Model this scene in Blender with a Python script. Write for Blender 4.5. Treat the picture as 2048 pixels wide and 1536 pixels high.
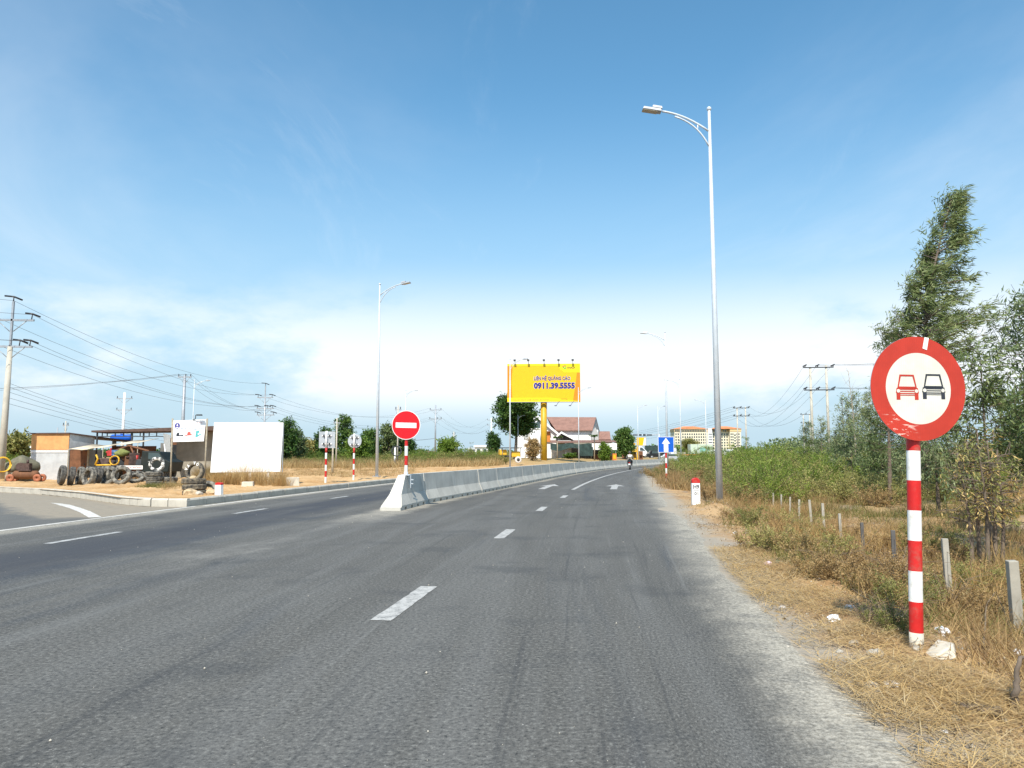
import bpy, bmesh, math, random
import numpy as np
from mathutils import Vector, Matrix

for _o in list(bpy.data.objects): bpy.data.objects.remove(_o)
SC = bpy.context.scene
COL = SC.collection
R = math.radians
random.seed(7)
RNG = np.random.default_rng(11)

# ------------------------------------------------------------------ camera
CAM_H, FPX, HZ = 1.30, 1540.0, 912.0          # eye height (m), focal length and horizon row in a 2048 x 1536 frame
PITCH = math.atan((HZ - 768) / FPX)
cam_d = bpy.data.cameras.new('camera'); cam = bpy.data.objects.new('camera', cam_d); COL.objects.link(cam)
cam.location = (0, 0, CAM_H); cam.rotation_euler = (R(90) + PITCH, 0, 0)
cam_d.sensor_width = 36; cam_d.lens = 36 * FPX / 2048; cam_d.clip_start = 0.05; cam_d.clip_end = 9000
SC.camera = cam

# ------------------------------------------------------------------ sky and sun
SUN_EL, SUN_AZ = R(50), math.atan2(-0.18, -0.98)      # azimuth clockwise from +Y
world = bpy.data.worlds.new('World'); SC.world = world; world.use_nodes = True
nt = world.node_tree; nt.nodes.clear()
def wn(t, **k):
    n = nt.nodes.new(t)
    for a, b in k.items(): setattr(n, a, b)
    return n
def wmath(op, a, b=None, c=None, clamp=False):
    n = wn('ShaderNodeMath', operation=op); n.use_clamp = clamp
    for i, v in enumerate((a, b, c)):
        if v is None: continue
        if isinstance(v, (int, float)): n.inputs[i].default_value = v
        else: nt.links.new(v, n.inputs[i])
    return n.outputs[0]
def wsmooth(v, lo, hi):
    n = wn('ShaderNodeMapRange', interpolation_type='SMOOTHSTEP')
    nt.links.new(v, n.inputs[0]); n.inputs[1].default_value = lo; n.inputs[2].default_value = hi
    return n.outputs[0]
out = wn('ShaderNodeOutputWorld'); bg = wn('ShaderNodeBackground'); bg.inputs[1].default_value = 0.10
sky = wn('ShaderNodeTexSky', sky_type='NISHITA'); sky.sun_disc = False
sky.sun_elevation = SUN_EL; sky.sun_rotation = SUN_AZ % (2 * math.pi)
sky.air_density = 1.0; sky.dust_density = 0.6; sky.ozone_density = 2.2; sky.altitude = 0
tc = wn('ShaderNodeTexCoord'); sp = wn('ShaderNodeSeparateXYZ'); nt.links.new(tc.outputs['Generated'], sp.inputs[0])
DX, DY, DZ = sp.outputs
den = wmath('ADD', wmath('MAXIMUM', DZ, 0.0), 0.10)
cx = wmath('DIVIDE', DX, den); cy = wmath('DIVIDE', DY, den)
cb = wn('ShaderNodeCombineXYZ'); nt.links.new(cx, cb.inputs[0]); nt.links.new(cy, cb.inputs[1])
def wnoise(scale, detail, rough, loc, sc=(1, 1, 1), src=None, dist=0.0):
    m = wn('ShaderNodeMapping'); m.inputs['Location'].default_value = loc; m.inputs['Scale'].default_value = sc
    nt.links.new(src if src is not None else cb.outputs[0], m.inputs[0])
    n = wn('ShaderNodeTexNoise'); n.inputs['Scale'].default_value = scale; n.inputs['Detail'].default_value = detail
    n.inputs['Roughness'].default_value = rough; n.inputs['Distortion'].default_value = dist
    nt.links.new(m.outputs[0], n.inputs[0]); return n.outputs['Fac']
# heaped white cloud bank low over the horizon, thin veil above it
n_bank = wnoise(2.6, 8, 0.55, (3.1, 1.7, 0.4), (1, 1, 2.6), tc.outputs['Generated'])
n_soft = wnoise(1.1, 4, 0.5, (0.4, 6.2, 2.2), (1, 1, 2.0), tc.outputs['Generated'])
n_veil = wnoise(0.55, 7, 0.62, (5.3, 2.2, 0), (1.0, 0.45, 1), None, 0.6)
def bump_el(lo0, lo1, hi0, hi1):
    return wmath('MULTIPLY', wsmooth(DZ, lo0, lo1), wmath('SUBTRACT', 1.0, wsmooth(DZ, hi0, hi1)))
def blob(x0, y0, w):            # a cloud's bearing, as a spot on the horizon circle
    d = wmath('ADD', wmath('POWER', wmath('SUBTRACT', DX, x0), 2), wmath('POWER', wmath('SUBTRACT', DY, y0), 2))
    return wmath('SUBTRACT', 1.0, wsmooth(d, 0.0, w * w))
bank_el = bump_el(0.025, 0.10, 0.10, 0.26)
bank_b = wmath('ADD', wmath('MULTIPLY', n_bank, 1.0), wmath('MULTIPLY', n_soft, 0.9))
lift = wmath('ADD', wmath('MULTIPLY', blob(0.02, 1.0, 0.36), 0.42), wmath('MULTIPLY', blob(0.44, 0.87, 0.22), 0.24))
n_fine = wnoise(7.5, 6, 0.6, (1.3, 4.1, 2.0), (1, 1, 2.2), tc.outputs['Generated'])
bank_b = wmath('ADD', bank_b, wmath('MULTIPLY', wmath('SUBTRACT', n_fine, 0.5), 0.75))
bank = wmath('MULTIPLY', wsmooth(wmath('ADD', bank_b, lift), 0.95, 1.34), bank_el)
veil = wmath('MULTIPLY', wsmooth(n_veil, 0.40, 0.78), wmath('MULTIPLY', bump_el(0.03, 0.12, 0.36, 0.60), 0.30))
low = wmath('MULTIPLY', wmath('SUBTRACT', 1.0, wsmooth(DZ, 0.0, 0.46)), 0.93)
n_cir = wnoise(0.9, 9, 0.68, (1.1, 7.4, 0), (1.6, 0.5, 1), None, 1.2)
cirrus = wmath('MULTIPLY', wsmooth(n_cir, 0.50, 0.80), wmath('MULTIPLY', wsmooth(DZ, 0.10, 0.25), 0.20))
cov = wmath('MAXIMUM', wmath('MULTIPLY', bank, 0.97), wmath('MAXIMUM', veil, cirrus), clamp=True)
hs = wn('ShaderNodeHueSaturation'); hs.inputs['Hue'].default_value = 0.484; hs.inputs['Saturation'].default_value = 1.18; hs.inputs['Value'].default_value = 1.56
nt.links.new(sky.outputs[0], hs.inputs['Color'])
mx0 = wn('ShaderNodeMix', data_type='RGBA'); nt.links.new(low, mx0.inputs[0]); nt.links.new(hs.outputs[0], mx0.inputs[6])
mx0.inputs[7].default_value = (4.1, 5.7, 6.9, 1)
mx1 = wn('ShaderNodeMix', data_type='RGBA'); nt.links.new(cov, mx1.inputs[0]); nt.links.new(mx0.outputs[2], mx1.inputs[6])
mx1.inputs[7].default_value = (8.6, 8.9, 9.2, 1)
nt.links.new(mx1.outputs[2], bg.inputs[0]); nt.links.new(bg.outputs[0], out.inputs[0])

sun_d = bpy.data.lights.new('sun', 'SUN'); sun_d.energy = 4.8; sun_d.angle = R(0.5); sun_d.color = (1.0, 0.95, 0.86)
sun = bpy.data.objects.new('sun', sun_d); COL.objects.link(sun); sun.location = (-20, -60, 90)
sdir = Vector((math.sin(SUN_AZ) * math.cos(SUN_EL), math.cos(SUN_AZ) * math.cos(SUN_EL), math.sin(SUN_EL)))
sun.rotation_euler = sdir.to_track_quat('Z', 'Y').to_euler()
SC.view_settings.view_transform = 'Standard'; SC.view_settings.look = 'None'
SC.view_settings.exposure = 0.35; SC.view_settings.gamma = 1.0; SC.view_settings.use_curve_mapping = False
SC.render.engine = 'CYCLES'; SC.cycles.max_bounces = 6; SC.cycles.transparent_max_bounces = 8
SC.cycles.use_denoising = True; SC.cycles.sample_clamp_indirect = 6

# ------------------------------------------------------------------ pixel -> place
SP, CP = math.sin(PITCH), math.cos(PITCH)
def ray(px, py):
    u, v = (px - 1024) / FPX, (768 - py) / FPX
    return Vector((u, CP - v * SP, SP + v * CP))
def at(px, py, Y):                     # point on the ray at forward distance Y
    r = ray(px, py); t = Y / r.y
    return Vector((r.x * t, Y, CAM_H + r.z * t))
def smooth(a, b, x):
    t = np.clip((np.asarray(x, float) - a) / (b - a), 0, 1); return t * t * (3 - 2 * t)
def fc(y):                              # the road's curve to the right
    y = np.asarray(y, float); return np.where(y > 0, 0.065 * y + 0.00135 * y * y, 0.065 * y)
def fr(y):                              # the right verge's own line: nearer the lane beside the camera, farther off beyond
    y = np.asarray(y, float); return fc(y) + np.interp(y, [-20, 3, 6.5, 10, 14, 26, 46, 80], [1.45, 1.5, 1.65, 1.87, 2.12, 2.4, 2.25, 2.05]) - 2.05
def hash2(ix, iy, seed):
    h = (ix.astype(np.int64) * 374761393 + iy.astype(np.int64) * 668265263 + seed * 144269) & 0x7fffffff
    h = ((h ^ (h >> 13)) * 1274126177) & 0x7fffffff
    return ((h ^ (h >> 16)) & 0xffff) / 65535.0
def vnoise(x, y, seed=0):
    x = np.asarray(x, float); y = np.asarray(y, float); ix = np.floor(x); iy = np.floor(y); fx = x - ix; fy = y - iy
    fx = fx * fx * (3 - 2 * fx); fy = fy * fy * (3 - 2 * fy)
    a, b, c, d = hash2(ix, iy, seed), hash2(ix + 1, iy, seed), hash2(ix, iy + 1, seed), hash2(ix + 1, iy + 1, seed)
    return (a * (1 - fx) + b * fx) * (1 - fy) + (c * (1 - fx) + d * fx) * fy - 0.5
def fbm(x, y, s, seed=0, o=4):
    r, a = 0, 1.0
    for k in range(o): r = r + a * vnoise(np.asarray(x) * s, np.asarray(y) * s, seed + k * 17); s *= 2.1; a *= 0.5
    return r
SK = -10.2                              # kerb face, measured from the curve
_tk = [0, .6, 1.3, 2.2, 3.4, 5, 9, 13, 20, 40, 100, 400]; _yk = [20.0, 20.03, 20.25, 21.05, 22.5, 24.4, 28.6, 31.9, 36.5, 43, 52, 80]
def yside(t): return np.interp(t, _tk, _yk)
def drop(t): return -0.15 * smooth(0, 14, t)
def z_earth(x, y):                      # sandy land behind the kerb
    x = np.asarray(x, float); y = np.asarray(y, float)
    t = np.maximum(fc(y) + SK - x, 0)
    z = 0.2 + drop(t) * (1 - smooth(50, 80, y)) + 0.72 * smooth(62, 108, y) * smooth(-1, 6, t)
    k = smooth(0.25, 1.6, t) * smooth(0.3, 1.5, y - yside(t) if True else 1)
    z = z + k * (0.13 * fbm(x, y, 0.45, 3) + 0.09 * fbm(x, y, 2.2, 9) + 0.05 * fbm(x, y, 6, 5, 2))
    return z
def z_right(x, y):                      # verge and scrub land right of the road
    x = np.asarray(x, float); y = np.asarray(y, float); s = x - fr(y); t = s - 2.0
    z = -0.015 - 0.33 * smooth(0.5, 3.4, t) + 0.9 * smooth(110, 170, y)
    k = smooth(0.2, 1.2, t)
    z = z + k * (0.12 * fbm(x, y, 0.6, 21) + 0.06 * fbm(x, y, 2.6, 33) + 0.035 * fbm(x, y, 9, 41, 2))
    z = z + 0.16 * np.exp(-(((x - 4.85) / 0.75) ** 2 + ((y - 18.7) / 1.3) ** 2))
    z = z + 0.22 * np.exp(-(((x - 7.6) / 1.2) ** 2 + ((y - 12.6) / 0.7) ** 2)) * 0.4
    return z
def gz(x, y):
    s = x - float(fc(y))
    return float(z_right(x, y)) if x - float(fr(y)) > 2.0 else (float(z_earth(x, y)) if s < SK - 0.2 else 0.0)
def gp(px, py):                         # where the ray meets the ground
    r = ray(px, py); z = 0.0
    for _ in range(12):
        t = (z - CAM_H) / min(r.z, -1e-4); z = 0.6 * z + 0.4 * gz(r.x * t, r.y * t)
    t = (z - CAM_H) / min(r.z, -1e-4)
    return Vector((r.x * t, r.y * t, gz(r.x * t, r.y * t)))
def on(px, Y):                          # ground point under image column px at distance Y
    x = (px - 1024) / FPX * Y; return Vector((x, Y, gz(x, Y)))
def topz(py, Y): return at(1024, py, Y).z

# ------------------------------------------------------------------ material kit
MATS = {}
class NB:
    def __init__(s, name):
        s.m = bpy.data.materials.new(name); s.m.use_nodes = True; s.t = s.m.node_tree
        s.b = s.t.nodes['Principled BSDF']; s.out = s.t.nodes['Material Output']; MATS[name] = s.m
    def n(s, t, **k):
        n = s.t.nodes.new(t)
        for a, b in k.items(): setattr(n, a, b)
        return n
    def put(s, sock, v):
        if v is None: return
        if hasattr(v, 'is_output'): s.t.links.new(v, sock)
        elif isinstance(v, (tuple, list)) and len(v) == 3 and sock.type == 'RGBA': sock.default_value = (*v, 1)
        else: sock.default_value = v
    def coord(s, which='Object'): return s.n('ShaderNodeTexCoord').outputs[which]
    def mapped(s, src, scale=(1, 1, 1), loc=(0, 0, 0)):
        m = s.n('ShaderNodeMapping'); s.put(m.inputs['Scale'], scale); s.put(m.inputs['Location'], loc); s.put(m.inputs[0], src); return m.outputs[0]
    def noise(s, src, scale, detail=4, rough=0.55, dist=0, col=False):
        n = s.n('ShaderNodeTexNoise'); s.put(n.inputs['Vector'], src); s.put(n.inputs['Scale'], scale); s.put(n.inputs['Detail'], detail)
        s.put(n.inputs['Roughness'], rough); s.put(n.inputs['Distortion'], dist); return n.outputs[1 if col else 0]
    def voro(s, src, scale, feature='F1'):
        n = s.n('ShaderNodeTexVoronoi', feature=feature); s.put(n.inputs['Vector'], src); s.put(n.inputs['Scale'], scale); return n
    def math(s, op, a, b=None, clamp=False):
        n = s.n('ShaderNodeMath', operation=op); n.use_clamp = clamp; s.put(n.inputs[0], a); s.put(n.inputs[1], b); return n.outputs[0]
    def ss(s, v, lo, hi, a=0, b=1):
        n = s.n('ShaderNodeMapRange', interpolation_type='SMOOTHSTEP'); s.put(n.inputs[0], v)
        for i, q in enumerate((lo, hi, a, b)): s.put(n.inputs[i + 1], q)
        return n.outputs[0]
    def mix(s, f, a, b):
        n = s.n('ShaderNodeMix', data_type='RGBA'); s.put(n.inputs[0], f); s.put(n.inputs[6], a); s.put(n.inputs[7], b); return n.outputs[2]
    def ramp(s, f, stops):
        n = s.n('ShaderNodeValToRGB'); s.put(n.inputs[0], f); e = n.color_ramp.elements
        while len(e) < len(stops): e.new(0.5)
        for q, (p, c) in zip(e, stops): q.position = p; q.color = (*c, 1)
        return n.outputs[0]
    def bump(s, h, strength, dist=0.02):
        n = s.n('ShaderNodeBump'); s.put(n.inputs['Height'], h); s.put(n.inputs['Strength'], strength); s.put(n.inputs['Distance'], dist)
        s.put(s.b.inputs['Normal'], n.outputs[0])
    def fin(s, col, rough=0.7, metal=0, spec=0.4):
        s.put(s.b.inputs['Base Color'], col); s.put(s.b.inputs['Roughness'], rough); s.put(s.b.inputs['Metallic'], metal)
        s.put(s.b.inputs['Specular IOR Level'], spec); return s.m
def sc3(c, k): return tuple(min(1, q * k) for q in c)
def pm(name, col, rough=0.6, var=0.18, scale=6, metal=0, bump=0.15, dirt=None, dscale=2.5, damt=0.6, spec=0.4, bscale=40):
    if name in MATS: return MATS[name]
    n = NB(name); o = n.coord()
    a = n.noise(o, scale, 6, 0.62)
    c = n.mix(n.ss(a, 0.3, 0.7), sc3(col, 1 - var), sc3(col, 1 + var))
    if dirt is not None:
        d = n.noise(o, dscale, 7, 0.7)
        c = n.mix(n.ss(d, 0.48, 0.72, 0, damt), c, dirt)
    if bump: n.bump(n.noise(o, bscale, 4, 0.6), bump, 0.01)
    return n.fin(c, rough, metal, spec)
def leafm(name, cols, trans=0.3, rough=0.55):
    if name in MATS: return MATS[name]
    n = NB(name); g = n.n('ShaderNodeNewGeometry')
    o = n.coord(); big = n.noise(o, 1.3, 2)
    f = n.math('ADD', n.math('MULTIPLY', g.outputs['Random Per Island'], 0.72), n.math('MULTIPLY', n.ss(big, 0.3, 0.7), 0.28)); oi = n.n('ShaderNodeObjectInfo'); f = n.math('ADD', f, n.math('MULTIPLY', n.math('SUBTRACT', oi.outputs['Random'], 0.5), 0.55), True)
    k = len(cols); c = n.ramp(f, [(i / (k - 1) if k > 1 else 0, q) for i, q in enumerate(cols)])
    n.fin(c, rough, 0, 0.35)
    if trans:
        tr = n.n('ShaderNodeBsdfTranslucent'); n.put(tr.inputs[0], c)
        mx = n.n('ShaderNodeMixShader'); n.put(mx.inputs[0], trans); n.t.links.new(n.b.outputs[0], mx.inputs[1]); n.t.links.new(tr.outputs[0], mx.inputs[2])
        n.t.links.new(mx.outputs[0], n.out.inputs[0])
    return n.m

# ------------------------------------------------------------------ object kit
def props(o, label=None, cat=None, group=None, kind=None):
    if label: o['label'] = label
    if cat: o['category'] = cat
    if group: o['group'] = group
    if kind: o['kind'] = kind
    return o
def empty(name, loc=(0, 0, 0), rz=0.0, label=None, cat=None, group=None, scale=1.0):
    o = bpy.data.objects.new(name, None); COL.objects.link(o); o.location = loc; o.rotation_euler = (0, 0, rz); o.scale = (scale,) * 3
    o.empty_display_size = 0.2
    return props(o, label, cat, group)
def add(name, me, parent=None, loc=(0, 0, 0), rz=0.0, **k):
    o = bpy.data.objects.new(name, me); COL.objects.link(o); o.location = loc
    o.rotation_euler = rz if isinstance(rz, tuple) else (0, 0, rz)
    if parent is not None: o.parent = parent
    return props(o, **k)
def kids(o): return list(o.children)
def copy_tree(o, parent=None):
    c = o.copy(); COL.objects.link(c); c.parent = parent
    for ch in kids(o): copy_tree(ch, c)
    return c
class MB:
    def __init__(s): s.v = []; s.f = []; s.m = []; s.sm = []
    def raw(s, v, f, mi=0, smooth=False):
        b = len(s.v); s.v += [tuple(q) for q in v]
        for q in f: s.f.append(tuple(b + i for i in q)); s.m.append(mi); s.sm.append(smooth)
        return s
    def box(s, c, size, M=None, mi=0, top=1.0, topy=None):
        x, y, z = size[0] / 2, size[1] / 2, size[2] / 2; topy = top if topy is None else topy
        v = [Vector((a * x * (top if k > 0 else 1), b * y * (topy if k > 0 else 1), k * z)) for k in (-1, 1) for a, b in ((-1, -1), (1, -1), (1, 1), (-1, 1))]
        if M is not None: v = [M @ q for q in v]
        v = [q + Vector(c) for q in v]
        return s.raw(v, [(3, 2, 1, 0), (4, 5, 6, 7), (0, 1, 5, 4), (1, 2, 6, 5), (2, 3, 7, 6), (3, 0, 4, 7)], mi)
    def b2(s, lo, hi, mi=0, M=None):
        c = [(a + b) / 2 for a, b in zip(lo, hi)]; return s.box(c, [abs(b - a) for a, b in zip(lo, hi)], M, mi)
    def tube(s, pts, rad, n=8, mi=0, smooth=True, caps=True):
        pts = [Vector(p) for p in pts]; k = len(pts)
        if not isinstance(rad, (list, tuple)): rad = [rad] * k
        d0 = (pts[1] - pts[0]).normalized(); up = Vector((0, 0, 1)) if abs(d0.z) < 0.9 else Vector((0, 1, 0))
        a = d0.cross(up).normalized(); v = []
        for i, p in enumerate(pts):
            d = (pts[min(i + 1, k - 1)] - pts[max(i - 1, 0)]).normalized()
            a = (a - d * a.dot(d)).normalized(); b = d.cross(a)
            for j in range(n):
                t = 2 * math.pi * j / n; v.append(p + (a * math.cos(t) + b * math.sin(t)) * rad[i])
        f = [(i * n + j, i * n + (j + 1) % n, (i + 1) * n + (j + 1) % n, (i + 1) * n + j) for i in range(k - 1) for j in range(n)]
        s.raw(v, f, mi, smooth)
        if caps:
            b = len(s.v) - len(v)
            s.f.append(tuple(b + j for j in reversed(range(n)))); s.m.append(mi); s.sm.append(False)
            s.f.append(tuple(b + (k - 1) * n + j for j in range(n))); s.m.append(mi); s.sm.append(False)
        return s
    def lathe(s, prof, M=None, n=24, mi=0, smooth=True, closed=False):
        v = []
        for r, z in prof:
            for j in range(n):
                t = 2 * math.pi * j / n; q = Vector((r * math.cos(t), r * math.sin(t), z)); v.append(M @ q if M is not None else q)
        k = len(prof); mm = mi if callable(mi) else (lambda i: mi); rng = range(k if closed else k - 1)
        for i in rng:
            i2 = (i + 1) % k
        f = []; b = len(s.v); s.v += [tuple(q) for q in v]
        for i in rng:
            i2 = (i + 1) % k
            for j in range(n):
                s.f.append((b + i * n + j, b + i * n + (j + 1) % n, b + i2 * n + (j + 1) % n, b + i2 * n + j)); s.m.append(mm(i)); s.sm.append(smooth)
        return s
    def prism(s, poly, M, t0, t1, mi=0):          # polygon in M's xy plane, thickness along M's z
        n = len(poly); v = [M @ Vector((x, y, t0)) for x, y in poly] + [M @ Vector((x, y, t1)) for x, y in poly]
        f = [tuple(reversed(range(n))), tuple(range(n, 2 * n))] + [(i, (i + 1) % n, n + (i + 1) % n, n + i) for i in range(n)]
        return s.raw(v, f, mi)
    def ball(s, c, r, n=12, mi=0, sc=(1, 1, 1)):
        h = n // 2; prof = [(max(1e-4, math.sin(math.pi * i / h)) * r, -math.cos(math.pi * i / h) * r) for i in range(h + 1)]
        return s.lathe(prof, Matrix.Translation(c) @ Matrix.Diagonal((*sc, 1)), n, mi)
    def mesh(s, name, mats):
        me = bpy.data.meshes.new(name); me.from_pydata(s.v, [], s.f)
        if not isinstance(mats, (list, tuple)): mats = [mats]
        for m in mats: me.materials.append(m)
        me.polygons.foreach_set('material_index', s.m); me.polygons.foreach_set('use_smooth', s.sm); me.update(); return me
    def build(s, name, mats, parent=None, loc=(0, 0, 0), rz=0.0, bevel=0, **k):
        o = add(name, s.mesh(name, mats), parent, loc, rz, **k)
        if bevel:
            md = o.modifiers.new('edge', 'BEVEL'); md.width = bevel; md.segments = 2; md.limit_method = 'ANGLE'; md.angle_limit = R(40)
        return o
def npmesh(name, V, F, mats, smooth=False, uv=None, mi=None):
    V = np.asarray(V, np.float32).reshape(-1, 3); F = np.asarray(F, np.int32); me = bpy.data.meshes.new(name)
    me.vertices.add(len(V)); me.vertices.foreach_set('co', V.ravel())
    k = F.shape[1]; me.loops.add(F.size); me.loops.foreach_set('vertex_index', F.ravel())
    me.polygons.add(len(F)); me.polygons.foreach_set('loop_start', np.arange(len(F), dtype=np.int32) * k)
    me.polygons.foreach_set('loop_total', np.full(len(F), k, np.int32))
    if smooth: me.polygons.foreach_set('use_smooth', np.ones(len(F), bool))
    if mi is not None: me.polygons.foreach_set('material_index', np.asarray(mi, np.int32))
    for m in (mats if isinstance(mats, (list, tuple)) else [mats]): me.materials.append(m)
    if uv is not None:
        l = me.uv_layers.new(name='UVMap'); l.data.foreach_set('uv', np.asarray(uv, np.float32)[F.ravel()].ravel())
    me.update(); me.validate(); return me
def gridfaces(nu, nv):
    i, j = np.meshgrid(np.arange(nu - 1), np.arange(nv - 1), indexing='ij'); a = (i * nv + j).ravel()
    return np.stack([a, a + nv, a + nv + 1, a + 1], 1)
XZ = Matrix(((1, 0, 0, 0), (0, 0, -1, 0), (0, 1, 0, 0), (0, 0, 0, 1)))     # a plate's xy drawn upright, its z towards -Y (the front)
def circ(r, n=48, c=(0, 0), sx=1.0): return [(c[0] + sx * r * math.cos(2 * math.pi * i / n), c[1] + r * math.sin(2 * math.pi * i / n)) for i in range(n)]
def rect(x0, y0, x1, y1): return [(x0, y0), (x1, y0), (x1, y1), (x0, y1)]
_txt = {}
def lettering(parent, body, x, z, w, h, yfront, mat, name='lettering', bold=0.0, roll=0.0, **k):
    """flat letters, centred at (x, z) of an upright plate whose front is at y = yfront"""
    cu = bpy.data.curves.new('t', 'FONT'); cu.body = body; cu.size = 1; cu.resolution_u = 2; cu.offset = bold; cu.align_x = 'CENTER'
    tmp = bpy.data.objects.new('t', cu); COL.objects.link(tmp)
    me = bpy.data.meshes.new_from_object(tmp.evaluated_get(bpy.context.evaluated_depsgraph_get()))
    bpy.data.objects.remove(tmp)
    n = len(me.vertices); c = np.zeros(n * 3, np.float32); me.vertices.foreach_get('co', c); c = c.reshape(-1, 3)
    lo, hi = c.min(0), c.max(0); ctr = (lo + hi) / 2
    q = np.zeros_like(c); a = (c[:, 0] - ctr[0]) / (hi[0] - lo[0]) * w; b = (c[:, 1] - ctr[1]) / (hi[1] - lo[1]) * h
    q[:, 0] = x + a * math.cos(roll) - b * math.sin(roll); q[:, 2] = z + a * math.sin(roll) + b * math.cos(roll); q[:, 1] = yfront
    me.vertices.foreach_set('co', q.ravel()); me.materials.clear(); me.materials.append(mat); me.update()
    return add(name, me, parent, **k)
# ------------------------------------------------------------------ surface materials
def asphalt(name, side=False):
    n = NB(name); uv = n.coord('UV'); sx = n.n('ShaderNodeSeparateXYZ'); n.put(sx.inputs[0], uv); S, Y = sx.outputs[0], sx.outputs[1]
    base = n.mix(n.noise(uv, 0.5, 5, 0.6), (0.076, 0.073, 0.065), (0.116, 0.111, 0.098))
    st = n.noise(n.mapped(uv, (1.5, 0.10, 1)), 1.0, 6, 0.62, 0.5)
    base = n.mix(n.ss(st, 0.42, 0.66, 0, 0.45), base, (0.155, 0.153, 0.143))
    st2 = n.noise(n.mapped(uv, (0.9, 0.07, 1), (4, 9, 0)), 1.0, 5, 0.6, 0.8)
    base = n.mix(n.ss(st2, 0.52, 0.70, 0, 0.65), base, (0.047, 0.048, 0.051))
    fine = n.noise(uv, 34, 5, 0.85); gr = n.voro(uv, 70)
    base = n.mix(n.ss(fine, 0.51, 0.64, 0, 0.70), base, (0.25, 0.245, 0.22))
    base = n.mix(n.ss(fine, 0.49, 0.36, 0, 0.85), base, (0.022, 0.024, 0.024))
    sl = n.noise(n.mapped(uv, (7, 0.16, 1), (2, 5, 0)), 1.0, 6, 0.7, 0.4)
    base = n.mix(n.ss(sl, 0.56, 0.72, 0, 0.40), base, (0.17, 0.168, 0.155)); base = n.mix(n.ss(sl, 0.44, 0.28, 0, 0.5), base, (0.036, 0.037, 0.038))
    sp = n.math('GREATER_THAN', n.noise(uv, 38, 2, 0.5), 0.74)
    base = n.mix(n.math('MULTIPLY', sp, 0.5), base, (0.5, 0.48, 0.44))
    wob = n.math('MULTIPLY', n.math('SUBTRACT', n.noise(uv, 0.8, 7, 0.68), 0.5), 2.0)
    dusty = n.mix(n.ss(fine, 0.38, 0.62), (0.26, 0.235, 0.185), (0.54, 0.495, 0.40))
    fn2 = n.math('ADD', n.math('MULTIPLY', n.noise(uv, 4.0, 8, 0.8), 0.6), n.math('MULTIPLY', n.noise(uv, 28, 5, 0.75), 0.4))
    if not side:
        pat = n.noise(uv, 0.75, 5, 0.65); base = n.mix(n.ss(pat, 0.52, 0.68, 0, 0.45), base, (0.045, 0.047, 0.048))
        se = n.math('ADD', S, n.math('MULTIPLY', wob, 0.40))
        e = n.ss(se, 1.30, 2.05)
        e = n.math('MULTIPLY', e, n.ss(fn2, 0.38, 0.58, 0.30, 1))
        base = n.mix(e, base, dusty)
        # grit worked out from under the barrier and its end
        b = n.math('ABSOLUTE', n.math('ADD', n.math('ADD', S, n.ss(Y, 18, 42, 4.5, 3.5)), n.math('MULTIPLY', wob, 0.5)))
        base = n.mix(n.math('MULTIPLY', n.math('MULTIPLY', n.ss(b, 0.65, 0.25, 0, 0.75), n.ss(Y, 14.0, 18.5)), n.ss(fn2, 0.30, 0.62, 0.25, 1)), base, dusty)
        tail = n.math('MULTIPLY', n.ss(n.math('ABSOLUTE', n.math('ADD', n.math('ADD', S, 4.4), n.math('MULTIPLY', wob, 1.2))), 1.1, 0.1), n.ss(n.noise(n.mapped(uv, (1, .35, 1)), 0.9, 6, 0.7), 0.46, 0.66))
        tail = n.math('MULTIPLY', tail, n.ss(n.math('ABSOLUTE', n.math('SUBTRACT', Y, 13.5)), 8.5, 3.0, 0, 0.40)); tail = n.math('MULTIPLY', tail, n.ss(fn2, 0.40, 0.56, 0.15, 1))
        base = n.mix(tail, base, (0.30, 0.285, 0.25))
        # rubber-dark running lane left of the barrier line
        dl = n.math('MULTIPLY', n.ss(n.math('ABSOLUTE', n.math('ADD', n.math('ADD', S, 6.9), n.math('MULTIPLY', wob, 0.6))), 1.3, 0.3), n.ss(st2, 0.30, 0.60, 0.45, 0.9))
        base = n.mix(dl, base, (0.038, 0.041, 0.050))
        k = n.ss(n.math('ABSOLUTE', n.math('ADD', S, 9.9)), 0.55, 0.1, 0, 0.8)
        base = n.mix(n.math('MULTIPLY', k, n.ss(fn2, 0.35, 0.6, 0.2, 1)), base, dusty)
    else:
        d = n.math('ADD', Y, n.math('MULTIPLY', wob, 1.1))           # Y: distance from the kerb
        lim = n.ss(S, 0.0, 16.0, 3.6, 2.4)
        k = n.ss(n.math('SUBTRACT', d, lim), 0.5, -0.4, 0, 0.75)
        base = n.mix(0.3, base, (0.15, 0.15, 0.14))
        base = n.mix(n.math('MULTIPLY', k, n.ss(fn2, 0.25, 0.62, 0.45, 1)), base, (0.36, 0.30, 0.215))
    n.bump(n.math('ADD', n.math('MULTIPLY', fine, 0.6), n.math('MULTIPLY', gr.outputs[0], 0.4)), 0.32, 0.006)
    return n.fin(base, n.ss(st2, 0.5, 0.75, 0.86, 0.66), 0, 0.35)
M_ROAD = asphalt('asphalt'); M_SIDE = asphalt('side_asphalt', True)
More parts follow.
